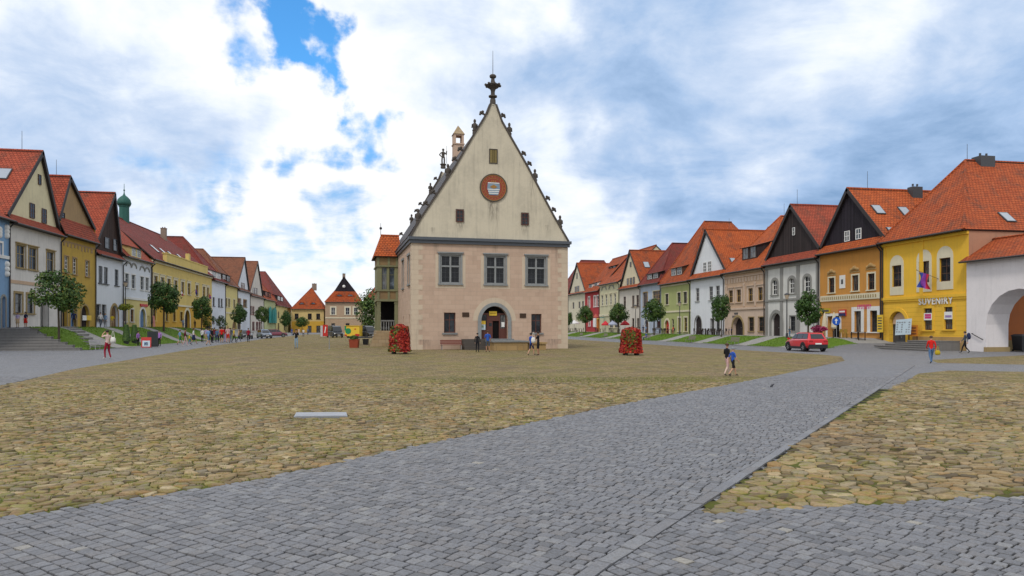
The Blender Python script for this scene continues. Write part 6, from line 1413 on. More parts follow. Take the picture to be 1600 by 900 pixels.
# ------------------------------------------------------------------ flower towers and planters
FL_R = leafy('red_flowers', (.12, .004, .006), (.30, .010, .008), (.48, .05, .015)); FL_G = leafy('flower_leaves', (.03, .06, .01), (.07, .12, .015), (.15, .18, .02))
def flower_tower(px, py, wpx, hpx, label, seed, green):
    g = ground_at(px, py); d = depth_of(g); W_, H_ = wpx*d/FPX*.92, hpx*d/FPX; t = thing('flower_tower', label, 'flower tower', g, rad(-8), 'red flower towers beside the pink hall'); r = random.Random(seed); w0, w1 = W_*.46, W_*.36
    mb = MB(); mb.prism([(-w0+.1, .16), (w0-.1, .16), (w1-.1, H_*.86), (-w1+.1, H_*.86)], -w0+.1, w0-.1); mb.build('planter_frame', plain('dark_green_metal', (.02, .035, .015), .6), t)
    for sx in (-1, 1):
        for sy in (-1, 1): mb = MB(); mb.lathe([(.09, 0), (.11, .03), (.11, .13), (.09, .159)], (sx*w0*.6, sy*w0*.6, 0), 10); mb.build('foot', BLACK, t)
    fm, gm = MB(), MB()
    for k in range(5200):
        f = r.choice('fblrt' if r.random() < .3 else 'fblr'); z = r.random(); zz_ = .20+z*(H_*.90-.2); ww = w0+(w1-w0)*z; bul = .03+.018*math.sin(z*9+seed)+r.gauss(0, .028); a = r.uniform(-1, 1)*ww
        th = r.uniform(0, 2*PI); se = (abs(math.cos(th))**5+abs(math.sin(th))**5)**-.2
        if f == 't':
            q_ = r.random()**.6; p = Vector((w1*.95*se*q_*math.cos(th), w1*.95*se*q_*math.sin(th), H_*(.885+.085*(1-q_*q_))+r.gauss(0, .03))); n = Vector((math.cos(th)*q_, math.sin(th)*q_, 1))
        else:
            rr_ = (ww+bul)*se*min(1, 1.16-max(0, z-.8)*.9); p = Vector((rr_*math.cos(th), rr_*math.sin(th), zz_)); n = Vector((math.cos(th), math.sin(th), .3))
        n = (n+Vector((r.gauss(0, .5), r.gauss(0, .5), r.gauss(0, .5)))).normalized(); u = n.orthogonal().normalized(); u = Matrix.Rotation(r.uniform(0, 6.28), 3, n) @ u; v = n.cross(u)
        patch = math.sin(p.x*4.2+seed)+math.sin(p.z*4.0+seed*2)+math.sin(p.y*5+p.x*3); isg = r.random() < (green[0] if z < .62 else green[1])+.16*patch; L = r.uniform(.05, .10)*(1.1 if isg else 1)
        (gm if isg else fm).face([p-u*L, p-v*L, p+u*L, p+v*L], 0, r.random())
    fm.build('flowers', FL_R, t, uv=False, attr='tone'); gm.build('greenery', FL_G, t, uv=False, attr='tone')
flower_tower(624.5, 553, 35, 47, 'mostly red flower tower before the porch of the pink hall', 3, (.06, .2)); flower_tower(986, 555, 35, 44, 'mixed red and green flower tower standing alone before the cafe parasols', 8, (.14, .34))
TERRA = plain('rust_red_planter', (.26, .05, .022), .6)
def planter(px, py, wpx, hpx, label, m, plant=True):
    g = ground_at(px, py); d = depth_of(g); W_, H_ = wpx*d/FPX, hpx*d/FPX; t = thing('planter_box', label, 'planter', g, rad(-8)); mb = MB(); a, b = W_*.42, W_*.5
    mb.lathe([(a*1.35, .0), (b*1.35, H_*.92), (b*1.42, H_*.92), (b*1.42, H_), (b*1.2, H_), (b*1.2, H_*.85)], (0, 0, 0), 4, 0, 1, 1, PI/4); mb.build('tub', m, t)
    if plant: mb = MB(); crown_mesh(mb, (0, 0, H_+.12), W_*.45, .28, 420, .16, 77, 8); mb.build('foliage', LEAF_L, t, uv=False, attr='tone')
planter(553.5, 543.5, 15, 13.5, 'rust red square planter with low greenery beside the porch', TERRA); planter(571.5, 538.5, 9, 9, 'black tub under a dark bench beside the porch steps', BLACK, False)
t = thing('low_platform', 'dark low table slab beside the rust red planter and the porch', 'table', ground_at(573, 539), rad(-6)); mb = MB(); mb.box(-1.9, -.5, .78, 1.9, .5, .9); mb.build('tabletop', BLACK, t)
for sx in (-1, 1): mb = MB(); mb.box(sx*1.6-.08, -.4, 0, sx*1.6+.08, .4, .779); mb.build('leg', BLACK, t)

# ------------------------------------------------------------------ benches
BW = plain('red_brown_slats', (.15, .04, .028), .55); GW_ = plain('weathered_slats', (.20, .17, .14), .8)
def bench(loc, rz, label, m, L=1.8, iron=GREYMET, group=None):
    t = thing('park_bench', label, 'bench', loc, rz, group)
    mb = MB()
    for k in range(4): mb.box(-L/2, -.46+.115*k, .42, L/2, -.46+.115*k+.095, .46)
    mb.build('seat', m, t); mb = MB()
    for k in range(3): mb.obox((0, .035+.02*k, .56+.13*k), (L/2, 0, 0), (0, .015, .0), (0, .01, .052))
    mb.build('backrest', m, t)
    for s_ in (-1, 1): mb = MB(); x = s_*(L/2-.10); mb.path([(x, -.46, 0), (x, -.44, .41), (x, -.0, .405), (x, .03, .45), (x, .095, .90)], .022, 6); mb.path([(x, -.02, .40), (x, .05, 0)], .022, 6); mb.build('leg', iron, t)
    return t
p = TF.world(TF.at(705, 545, -1.1)[0], -1.0, 0); bench((p.x, p.y, 0), TF.rz, 'red brown slatted bench against the wall of the pink hall', BW, 1.9)
x, y = -24.9, on_x(149, -24.9); bench((x, y, gz(x, y)), PI*.42, 'pale metal bench at the lawn edge behind the woman in red trousers', plain('pale_metal', (.42, .40, .40), .4, .5), 1.5, plain('pale_metal', (.42, .40, .40)))
GB = 'weathered benches along the right lawn'
for px, X, lab in ((1148, 38.0, 'weathered bench just beyond the woman and boy, before the peach house'), (1081, 38.2, 'weathered bench on the lawn edge before the olive green house'), (1012, 38.2, 'weathered bench with a person in blue sitting on it'), (946, 38.2, 'weathered bench on the lawn edge before the red parasols'), (908, 38.2, 'weathered bench on the lawn edge before the big white parasol')):
    y = on_x(px, X); bench((X, y, gz(X, y)), -PI/2, lab, GW_, 1.9, GREYMET, GB)

# ------------------------------------------------------------------ street lamps
def lamp(px, X, ytop, label, group, cap=False):
    y = on_x(px, X); h_ = top_of(px, ytop, X, y); t = thing('street_lamp', label, 'lamp', (X, y, gz(X, y)), 0, group); mb = MB(); mb.lathe([(.14, 0), (.13, .5), (.07, .6), (.055, h_-.7), (.09, h_-.62)], (0, 0, 0), 8); mb.build('post', DARKGREY, t)
    mb = MB(); mb.lathe([(.12, h_-.6), (.26, h_-.15), (.24, h_-.12)], (0, 0, 0), 8); mb.build('lamp_shade', plain('milky_glass', (.50, .40, .30), .3), t); mb = MB(); mb.lathe([(.30, h_-.119), (.26, h_-.02), (.05, h_+.10)], (0, 0, 0), 8); mb.build('lamp_cap', DARKGREY, t)
GLM = 'lantern posts along the houses'
lamp(1229.5, 43.0, 459, 'lantern post before the white house with grey pilasters', GLM); lamp(993, 44, 477, 'lantern post before the off-white house with the ivory gable', GLM); lamp(1062, 44, 472, 'lantern post before the olive green house', GLM); lamp(196, -31.8, 440, 'lantern post with flower baskets before the yellow and white house', GLM)
o = bpy.data.objects.new
X, y = -31.8, on_x(196, -31.8); t = thing('flower_basket', 'round yellow green flower basket hanging on a lantern post', 'flower basket', (X, y, gz(X, y)+top_of(196, 476, X, y)-.6)); mb = MB(); crown_mesh(mb, (0, 0, .3), .85, .42, 700, .18, 5, 9); mb.build('foliage', leafy('yellow_green_leaves', (.08, .12, .01), (.2, .24, .02), (.5, .42, .04)), t, uv=False, attr='tone'); mb = MB(); mb.lathe([(.1, -.12), (.5, .18), (.52, .2)], (0, 0, 0), 10); mb.build('bowl', BLACK, t)
# ------------------------------------------------------------------ cars
def wheel(par, x, y, r, w, rim, side):
    s = 1 if y > 0 else -1; ya, yb = sorted((y, y-s*w)); mb = MB(); n = 20
    prof = [(r*.62, 0), (r*.93, 0), (r, .03), (r, w-.03), (r*.93, w), (r*.62, w)]
    for (ra, a), (rb, b) in zip(prof, prof[1:]):
        for k in range(n):
            t0, t1 = 2*PI*k/n, 2*PI*(k+1)/n; f = lambda rr, t, q: (x+rr*math.cos(t), y-s*q, r+rr*math.sin(t)); mb.face([f(ra, t0, a), f(ra, t1, a), f(rb, t1, b), f(rb, t0, b)])
    o = mb.build('wheel', plain('tyre_rubber', (.018, .018, .02), .85), par)
    mb = MB(); mb.tube((x, y-s*.035, r), (x, y-s*w, r), r*.63, r*.63, n); 
    for k in range(5): t = 2*PI*k/5; mb.obox((x+r*.32*math.cos(t), y-s*.018, r+r*.32*math.sin(t)), (r*.28*math.cos(t), 0, r*.28*math.sin(t)), (-.035*math.sin(t), 0, .035*math.cos(t)), (0, .014, 0))
    mb.build('rim', rim, o)
def car(name, label, cat, loc, rz, paint, kind='suv', clad=True, group=None):
    """+x is the front; body lofted from cross sections, glass standing a little proud of the cabin"""
    t = thing(name, label, cat, loc, rz, group); L, W_ = (4.2, 1.80); sec = {
        'suv': ([(-2.08, .62, .95, .78), (-2.04, .42, 1.02, .84), (-1.7, .30, 1.04, .89), (-.9, .24, 1.02, .90), (.4, .24, .98, .90), (1.2, .26, .95, .88), (1.8, .30, .84, .84), (2.05, .40, .74, .74), (2.10, .50, .66, .66)], [(-2.02, 1.0, .70), (-1.62, 1.50, .60), (-.9, 1.57, .60), (.0, 1.55, .60), (.42, 1.46, .60), (1.12, .96, .72)], 1.0),
        'van': ([(-2.75, .5, 1.15, .90), (-2.7, .35, 1.2, .95), (-1.0, .28, 1.2, .97), (1.3, .28, 1.2, .97), (2.0, .30, 1.1, .93), (2.6, .36, .9, .86), (2.75, .5, .75, .78)], [(-2.72, 1.2, .90), (-2.6, 2.2, .78), (-1.0, 2.28, .80), (1.0, 2.22, .80), (1.35, 2.05, .79), (2.05, 1.12, .86)], 1.2)}[kind]
    low, cab, belt = sec; mb = MB(); ring = lambda x, z0, z1, hw: [(x, -hw*.86, z0), (x, hw*.86, z0), (x, hw*.98, z0+.14), (x, hw, (z0+z1)/2), (x, hw*.97, z1-.08), (x, hw*.86, z1), (x, -hw*.86, z1), (x, -hw*.97, z1-.08), (x, -hw, (z0+z1)/2), (x, -hw*.98, z0+.14)]
    rs = [ring(*s_) for s_ in low]; n = 10; b = len(mb.v)
    for r_ in rs: mb.v += r_
    for q in range(len(rs)-1):
        for k in range(n): mb.f.append((b+q*n+k, b+q*n+(k+1) % n, b+(q+1)*n+(k+1) % n, b+(q+1)*n+k)[::-1]); mb.m.append(0); mb.a.append(0)
    mb.f.append(tuple(b+k for k in range(n))); mb.f.append(tuple(b+(len(rs)-1)*n+k for k in range(n))[::-1]); mb.m += [0, 0]; mb.a += [0, 0]
    body = mb.build('body', paint, t, smooth=False)
    mb = MB(); zb = belt-.06; P = []
    for k, (x, z, hw) in enumerate(cab): P.append(((x, hw, z), (x, -hw, z)))
    base = [(cab[0][0], low[2][3]*.90, zb), (cab[-1][0], low[2][3]*.90, zb)]
    for (a, a2), (c, c2) in zip(P, P[1:]): mb.face([a, c, c2, a2][::-1])
    hb = low[3][3]*.95
    for s_ in (0, 1):
        sg = 1 if s_ == 0 else -1; poly = [p[s_] for p in P]; poly = [(cab[0][0]+.02, sg*hb*.94, zb)]+poly+[(cab[-1][0], sg*hb*.94, zb)]; mb.face(poly if s_ else poly[::-1])
    mb.face([(cab[0][0]+.02, hb*.94, zb), (cab[0][0]+.02, -hb*.94, zb), P[0][1], P[0][0]]); roof = mb.build('roof', paint, t)
    # glass
    def off(p, d): return tuple(Vector(p)+Vector(d))
    cg = plain('car_glass', (.012, .014, .017), .05, .7, .0)
    a, c = P[0][0], P[1][0]; a2, c2 = P[0][1], P[1][1]; lp = lambda u, v, f: tuple(Vector(u).lerp(Vector(v), f)); nr = Vector((-.022, 0, .008)); f0, f1 = (.10, .86)
    mb = MB(); q = [lp(lp(a, c, f0), lp(a2, c2, f0), .09), lp(lp(a, c, f0), lp(a2, c2, f0), .91), lp(lp(a, c, f1), lp(a2, c2, f1), .88), lp(lp(a, c, f1), lp(a2, c2, f1), .12)]; mb.slab([Vector(p)+nr for p in q], .012); mb.build('rear_window', cg, t)
    a, c = P[-2][0], P[-1][0]; a2, c2 = P[-2][1], P[-1][1]; nr = Vector((.014, 0, .018)); mb = MB(); q = [lp(lp(a, c, .06), lp(a2, c2, .06), .08), lp(lp(a, c, .92), lp(a2, c2, .92), .07), lp(lp(a, c, .92), lp(a2, c2, .92), .93), lp(lp(a, c, .06), lp(a2, c2, .06), .92)]; mb.slab([Vector(p)+nr for p in q], .012); mb.build('windscreen', cg, t)
    xs0, xs1 = cab[1][0]-.12, cab[-1][0]-.22; zt0, zt1 = cab[2][1]-.09, belt+.02
    def hy(x, z):
        # half width of the cabin side at height z
        hw = .61 if kind == 'suv' else .80; f = (z-zb)/(cab[2][1]-zb); return hb*.94+(hw-hb*.94)*f
    for sg in (-1, 1):
        cells = [((xs0+.08, xs0-.06), (-.95, -.98), .0), ((-.90, -.93), (-.02, -.02), 0), ((.04, .04), (.42, xs1), 0)] if kind == 'suv' else [((.75, .75), (1.2, 1.75), 0)]
        for (xt0, xb0), (xt1, xb1), _ in cells:
            zt = zt0 if xt1 < .3 else zt0-.05; zz_ = zt1+.03; q = [(xb0, sg*(hy(xb0, zz_)+.015), zz_), (xb1, sg*(hy(xb1, zz_)+.015), zz_), (xt1, sg*(hy(xt1, zt)+.015), zt), (xt0, sg*(hy(xt0, zt)+.015), zt)]
            mb = MB(); mb.slab(q if sg < 0 else q[::-1], .014); mb.build('side_window', cg, t)
        mb = MB(); mb.obox((.95, sg*1.0, belt+.03), (.05, 0, 0), (0, .10, 0), (0, 0, .07)); mb.build('wing_mirror', paint, t)
    wx, wr = ((-1.28, 1.32), .345) if kind == 'suv' else ((-1.75, 1.75), .36); RIM = plain('alloy_rim', (.35, .36, .38), .3, .5, .1, .8)
    for x in wx:
        for sg in (-1, 1): wheel(t, x, sg*(low[3][3]+.012), wr, .22, RIM, sg)
    CL = plain('black_cladding', (.022, .023, .026), .7)
    mb = MB(); hw = low[3][3]
    for sg in (-1, 1):
        ya, yb = sorted((sg*hw*.94, sg*(hw+.008))); mb.box(wx[0]+wr+.06, ya, .22, wx[1]-wr-.06, yb, .42)
        for x in wx:
            A, B = [(x+(wr+.03)*math.cos(PI*k/10), wr+(wr+.03)*math.sin(PI*k/10)) for k in range(11)], [(x+(wr+.11)*math.cos(PI*k/10), wr+(wr+.11)*math.sin(PI*k/10)) for k in range(11)]
            for k in range(10): mb.prism([A[k], B[k], B[k+1], A[k+1]], sg*hw*.8 if sg < 0 else sg*(hw+.006)-.15, sg*hw*.8+.0 if sg > 0 else sg*(hw+.006)) if False else mb.prism([A[k], B[k], B[k+1], A[k+1]], min(sg*hw*.85, sg*(hw+.006)), max(sg*hw*.85, sg*(hw+.006)))
            mb.prism(A, min(sg*hw*.80, sg*(hw+.002)), max(sg*hw*.80, sg*(hw+.002)))
    x0 = low[0][0]; mb.box(x0-.03, -hw*.86, .30, x0+.18, hw*.86, .60); x1 = low[-1][0]; mb.box(x1-.2, -hw*.84, .28, x1+.02, hw*.84, .46); mb.build('bumper_cladding', CL if clad else DARKGREY, t)
    for sg in (-1, 1):
        mb = MB(); mb.box(x0-.02, min(sg*hw*.50, sg*hw*.86), .80, x0+.10, max(sg*hw*.50, sg*hw*.86), .92); mb.build('tail_light', plain('tail_light_red', (.30, .01, .01), .2, .5), t)
        mb = MB(); mb.box(x1-.22, min(sg*hw*.45, sg*hw*.80), .62, x1-.012, max(sg*hw*.45, sg*hw*.80), .73); mb.build('headlight', plain('headlight_glass', (.55, .57, .6), .15, .6), t)
    for xx, zz_ in ((x0-.035, .66), (x1+.025, .50)): mb = MB(); mb.box(xx-.006, -.26, zz_-.055, xx+.006, .26, zz_+.055); mb.build('number_plate', WHITE, t)
    mb = MB(); mb.box(x1-.14, -hw*.40, .50, x1+.004, hw*.40, .66); mb.build('grille', BLACK, t)
    return t
def carpaint(name, col):
    m, N, b = new_mat(name, .28, .5); b.inputs['Base Color'].default_value = col+(1,); b.inputs['Coat Weight'].default_value = .6; b.inputs['Coat Roughness'].default_value = .06; return m
CP_R, CP_K, CP_B, CP_W = carpaint('red_car_paint', (.56, .012, .02)), carpaint('black_car_paint', (.018, .02, .024)), carpaint('grey_blue_car_paint', (.12, .15, .20)), carpaint('wine_car_paint', (.17, .02, .045))
g = ground_at(1262, 549); car('parked_car', 'bright red crossover with black wheel arches seen from behind, before the orange house', 'car', (g.x+.2, g.y+.6, 0), rad(84), CP_R)
GC = 'cars parked on the left road'
def car_at(px, d, *a, **k):
    v = ray(px)*d; return (v.x, v.y, gz(v.x, v.y))
car('parked_car', 'black off-road car facing the square under a round tree', 'car', car_at(384, 118), rad(-72), CP_K, 'suv', False, GC); car('parked_car', 'grey blue car between the black car and the wine red car', 'car', car_at(413, 124), rad(-66), CP_B, 'suv', False, GC); car('parked_car', 'wine red car parked side-on beyond the grey blue car', 'car', car_at(431.5, 139), rad(10), CP_W, 'suv', False, GC)
car('parked_van', 'dark van between the yellow and green stand and the tall green tree', 'van', car_at(572, 132), rad(-60), CP_K, 'van', False); car('parked_van', 'dark van between the red banner and the yellow and green stand', 'van', car_at(523, 134), rad(-70), CP_K, 'van', False)
# the painted stand, flags, banners at the far end
g = car_at(550, 128); t = thing('market_stand', 'snack trailer painted yellow with a green disc and red corners', 'stand', g, rad(-12)); s_ = 128/FPX
mb = MB(); mb.box(-11.5*s_, 0, .35, 11.5*s_, 2.4, 19*s_); mb.box(-12*s_, -.1, 19*s_+.002, 12*s_, 2.5, 19.6*s_); mb.build('trailer_body', YELP, t)
mb = MB(); disc(mb, -6*s_, 11*s_, 4.6*s_, -.035, -.002, 20); mb.box(-11.5*s_, -.03, 12*s_, -9*s_, -.002, 19*s_); mb.build('green_disc', plain('sign_green', (.02, .25, .10), .5), t); mb = MB(); mb.box(-11.5*s_, -.03, .36, -8*s_, -.002, 5.5*s_); mb.box(5*s_, -.03, .36, 11.5*s_, -.002, 6.5*s_); disc(mb, 5*s_, 14*s_, 1.2*s_, -.03, -.002, 10); mb.build('red_panel', REDP, t)
for sx in (-1, 1): mb = MB(); mb.tube((sx*6*s_, .1, .34), (sx*6*s_, .32, .34), .34, .34, 14); mb.build('wheel', plain('tyre_rubber', (.018, .018, .02)), t)
g = car_at(508.5, 127); t = thing('beach_flag', 'tall red banner flag with a white streak at the far stands', 'banner', g, rad(-15)); mb = MB(); mb.tube((-.5, 0, 0), (-.5, 0, 2.4), .03, .02, 6); mb.build('pole', GREYMET, t); mb = MB(); mb.box(-.48, -.02, .35, .42, .02, 2.4); mb.build('banner_cloth', REDP, t); mb = MB(); mb.obox((-.03, -.03, 1.5), (.10, 0, .55), (0, .006, 0), (.08, 0, -.02)); mb.build('white_streak', WHITE, t)
g = car_at(504, 130); t = thing('beach_flag', 'pale grey banner flag beside the tall red one', 'banner', g, rad(-15)); mb = MB(); mb.tube((-.4, 0, 0), (-.4, 0, 2.3), .03, .02, 6); mb.build('pole', GREYMET, t); mb = MB(); mb.box(-.38, -.02, .25, .45, .02, 2.25); mb.build('banner_cloth', plain('pale_cloth', (.5, .48, .5)), t)
g = ground_at(514.5, 545.5); t = thing('slim_post', 'thin grey metal post standing alone on the cobbles', 'post', g); mb = MB(); mb.lathe([(.10, 0), (.10, .03), (.035, .05), (.03, 1.15), (.05, 1.17), (.02, 1.22)], (0, 0, 0), 8); mb.build('post', GREYMET, t)
# metal cover in the cobbles
cs = [ground_at(*p) for p in ((459, 655.5), (543, 654.5), (541, 648), (463, 648.5))]; c0 = sum(cs, Vector())/4; t = thing('drain_cover', 'pale grey metal hatch lying flat in the cobbles', 'hatch', (c0.x, c0.y, 0)); mb = MB(); mb.slab([Vector((p.x-c0.x, p.y-c0.y, .062)) for p in cs], .07); mb.build('frame', GREYMET, t)
mb = MB(); mb.slab([Vector(((p.x-c0.x)*.94, (p.y-c0.y)*.88, .068)) for p in cs], .004); mb.build('lid', plain('galvanised_sheet', (.30, .31, .335), .5, .4, .25, .3), t)
# pigeon on the road
g = ground_at(1206, 606); t = tag(MB().build('tmp', BLACK) if False else thing('pigeon', 'small dark pigeon alone on the grey sett road', 'bird', g, rad(20)), kind=None); t.scale = (.6, .6, .6)
mb = MB(); mb.lathe([(.002, -.16), (.035, -.12), (.06, -.03), (.065, .04), (.045, .10), (.028, .125), (.032, .15), (.034, .17), (.02, .195), (.002, .205)], (0, 0, 0), 10); mb.v = [(z*.95, y, .10+z*.42+(-x)*.95) for x, y, z in mb.v]
for sg in (-1, 1): mb.tube((.0, sg*.02, .065), (.01, sg*.022, .012), .006, .005, 5); mb.box(-.005, sg*.022-.012, .004, .04, sg*.022+.012, .012)
mb.v = [(x, y, z+.02) for x, y, z in mb.v]; mb.build('body', plain('pigeon_grey', (.035, .036, .045), .7), t)

# ------------------------------------------------------------------ parasols, tables, signs on the pavements
def parasol(px, X, ytop, wpx, label, m, group='cafe parasols on the right pavement'):
    y = on_x(px, X); d = depth_of((X, y)); h_ = top_of(px, ytop, X, y); r = wpx*d/FPX/2; t = thing('parasol', label, 'parasol', (X, y, gz(X, y)), 0, group); mb = MB(); mb.tube((0, 0, 0), (0, 0, h_), .03, .03, 8); mb.lathe([(.3, 0), (.3, .08), (.05, .10)], (0, 0, 0), 12); mb.build('pole', GREYMET, t)
    mb = MB(); n = 8
    for k in range(n):
        a, b = 2*PI*k/n, 2*PI*(k+1)/n; A, B = (r*math.cos(a), r*math.sin(a), h_-.75), (r*math.cos(b), r*math.sin(b), h_-.75); mb.slab([(0, 0, h_), A, B], .02); mb.slab([A, (A[0], A[1], h_-.98), (B[0], B[1], h_-.98), B], .015)
    mb.build('canopy', m, t); return t
CL_W, CL_R, CL_B = plain('white_canvas', (.66, .66, .66), .8), plain('red_canvas', (.52, .03, .04), .8), plain('grey_blue_canvas', (.32, .35, .45), .8)
parasol(897.5, 45, 500, 17, 'big white parasol before the cream gabled house', CL_W); parasol(946, 45, 501, 13, 'small red parasol before the pale cream ornate house', CL_R); parasol(957.5, 45.6, 500.5, 15, 'grey blue parasol between two red parasols', CL_B); parasol(976.5, 44.8, 500, 15, 'red parasol right beside the flower tower', CL_R); parasol(931, 45.6, 490, 9, 'faded red parasol before the raspberry red house', plain('faded_red_canvas', (.45, .10, .08), .8))
DKW = plain('dark_stained_wood', (.035, .022, .018), .6)
def table_set(X, y, label):
    t = thing('cafe_table', label, 'table', (X, y, gz(X, y)), R_.uniform(-.15, .15), 'dark cafe tables on the right pavement'); mb = MB(); mb.box(-.4, -.75, .70, .4, .75, .75); mb.build('tabletop', DKW, t)
    for sx in (-1, 1):
        for sy in (-1, 1): mb = MB(); mb.box(sx*.32-.035, sy*.62-.035, -.1, sx*.32+.035, sy*.62+.035, .699); mb.build('leg', DKW, t)
def chair(X, y, rz, label):
    t = thing('cafe_chair', label, 'chair', (X, y, gz(X, y)), rz, 'dark cafe chairs on the right pavement'); mb = MB(); mb.box(-.22, -.22, .43, .22, .22, .47); mb.build('seat', DKW, t); mb = MB(); mb.box(-.22, .18, .55, .22, .22, .92); mb.build('backrest', DKW, t)
    for sx in (-1, 1):
        for sy in (-1, 1): mb = MB(); mb.box(sx*.19-.02, sy*.19-.02, -.1, sx*.19+.02, sy*.19+.02, .429 if sy < 0 else .95); mb.build('leg', DKW, t)
CL1 = 'one of the look-alike dark cafe chairs outside the gabled houses'; TL1 = 'one of the look-alike dark cafe tables outside the gabled houses'
for px in (1096, 1105, 1114, 1123, 1044, 1030, 985, 960, 938, 893, 905):
    X = 45.4 if px > 1000 else 45.0; y = on_x(px, X); table_set(X, y, TL1); chair(X-.75, y+.4, PI/2, CL1); chair(X+.75, y-.35, -PI/2, CL1); chair(X-.7, y-.45, PI/2, CL1)
def board_sign(X, y, w, h_, rz, label, m, dec=None, legs=True, cat='sign', lift=0.0):
    t = thing('standing_sign', label, cat, (X, y, gz(X, y)+lift), rz); mb = MB(); mb.obox((0, 0, h_/2+.05), (w/2, 0, 0), (0, .02, .0), (0, .06, h_/2-.02)); mb.build('board', m, t)
    mb = MB()
    for sx in (-1, 1): mb.path([(sx*(w/2-.03), .09, h_), (sx*(w/2-.03), .38, 0)], .018, 5)
    mb.build('prop_leg', BLACK, t)
    for (a, b, c, d, mm) in dec or []:
        q = MB(); zc = .05+h_*(b+d)/2; q.obox(((a+c)/2*w-w/2, -.023+(zc-h_/2-.05)*.06/(h_/2), zc), ((c-a)/2*w, 0, 0), (0, .004, 0), (0, .06*(d-b), h_*(d-b)/2)); q.build('print', mm, t)
    return t
X, y = -22.3, on_x(238.5, -22.3); board_sign(X, y, .95, 1.55, rad(12), 'tall black chalkboard stand beside the woman in purple', BLACK, [(.12, .1, .88, .92, plain('slate', (.03, .035, .035), .8))])
X, y = -22.2, on_x(228.5, -22.2); board_sign(X, y, .85, 1.0, rad(8), 'red topped display stand with a pale blue poster next to the chalkboard', REDP, [(.12, .1, .88, .66, PALEB), (.3, .2, .7, .5, plain('deep_blue_print', (.03, .10, .30)))])
for px, m, lab in ((233.5, plain('ochre_board', (.55, .40, .10)), 'ochre sandwich board before the long yellow hall'), (240.5, plain('salmon_board', (.55, .20, .16)), 'salmon red sandwich board before the long yellow hall')): X = -31.6; y = on_x(px, X); board_sign(X, y, .8, 1.6, PI/2, lab, m)
# signs of the yellow and the orange house
p = H_Y.fr.world(H_Y.fr.at(*zz(Z8, 405, 745), -.9)[0], -1.0, 0); t = thing('offer_board', 'tilted white board with grey drawings before the arched shop door', 'sign', (p.x, p.y, gz(p.x, p.y)+.82), H_Y.fr.rz); mb = MB(); mb.obox((0, 0, 1.15), (.98, 0, .05), (0, .02, 0), (-.03, .08, .72)); mb.build('board', PALEB, t); r = random.Random(4)
mb = MB()
for a in range(6):
    for b in range(5):
        if r.random() < .7: mb.obox((-.75+.3*a, -.03+(.55*(b/4-.5)*.15), .70+.22*b), (.09, 0, .004), (0, .004, 0), (-.003, .008, .05))
mb.build('drawing', GREYMET, t); mb = MB()
for sx in (-.6, .6): mb.tube((sx, .05, 0), (sx, .1, 1.3), .03, .03, 6)
mb.build('leg', DKW, t)
x_, z_ = H_Y.fr.at(*zz(Z8, 461, 742)); p = H_Y.fr.world(x_, -.5, 0); t = thing('notice_board', 'small orange notice board low on the yellow house wall', 'sign', (p.x, p.y, gz(p.x, p.y)+.82), H_Y.fr.rz); mb = MB(); mb.box(-.55, -.03, .35, .55, .03, 1.35); mb.build('board', plain('orange_board', (.60, .22, .03)), t)
for k in range(3): mb = MB(); mb.box(-.42, -.04, .5+.27*k, .42, -.031, .64+.27*k); mb.build('print', plain('brown_print', (.25, .08, .03)), t)
for sx in (-.5, .5): mb = MB(); mb.box(sx-.03, -.025, 0, sx+.03, .025, .349); mb.build('leg', DKW, t)
x_, z_ = H_OR.fr.at(*zz(Z8, 328, 730)); p = H_Y.fr.world(.55, -.7, 0); t = thing('standing_sign', 'narrow yellow sandwich board between the drainpipe and the arched shop door', 'sign', (p.x, p.y, gz(p.x, p.y)+.80), H_Y.fr.rz); mb = MB(); mb.box(-.38, -.03, .05, .38, .03, 1.75); mb.build('board', YELP, t)
for k in range(5): mb = MB(); mb.box(-.28, -.042, .35+.26*k, .28, -.031, .45+.26*k); mb.build('print', DARKGREY, t)
def wall_sign(h, r, m, label, name='shop_sign', proj=False, dec=None):
    x0, z0, x1, z1 = h.rect(zz(Z8, *r)); p = h.fr.world((x0+x1)/2, 0, (z0+z1)/2); t = thing(name, label, 'sign', p, h.fr.rz); w, hh = (x1-x0)/2, (z1-z0)/2; mb = MB()
    if proj: mb.box(-.03, -1.2, -hh, .03, -.15, hh); mb.tube((0, -.15, hh*.6), (0, .02, hh*.6), .025, .025, 6)
    else: mb.box(-w, -.12, -hh, w, -.004, hh)
    mb.build('sign_panel', m, t)
    for (a, b, c, d, mm) in dec or []:
        q = MB()
        if proj: q.box(-.036, -1.2+1.05*a, -hh+2*hh*b, -.0305, -1.2+1.05*c, -hh+2*hh*d); q.box(.0305, -1.2+1.05*a, -hh+2*hh*b, .036, -1.2+1.05*c, -hh+2*hh*d)
        else: q.box(-w+2*w*a, -.13, -hh+2*hh*b, -w+2*w*c, -.121, -hh+2*hh*d)
        q.build('print', mm, t)
wall_sign(H_OR, (137, 645, 166, 671), REDP, 'red and dark blue sign panel over the dark doorway of the orange house', dec=[(.0, .0, 1, .42, plain('navy_print', (.02, .03, .12))), (.1, .55, .9, .8, WHITE)])
wall_sign(H_OR, (63, 640, 100, 660), plain('mustard_board', (.45, .32, .02)), 'small mustard yellow sign above the dark doorway of the orange house', dec=[(.1, .3, .9, .65, DARKGREY)])
x_, z0_, x1_, z1_ = H_OR.rect(zz(Z8, 212, 625, 270, 641)); p = H_OR.fr.world((x_+x1_)/2, 0, (z0_+z1_)/2); t = thing('shop_lettering', 'pink raised lettering strip above the two white framed shop windows', 'sign', p, H_OR.fr.rz); mb = MB(); w = (x1_-x_)/2
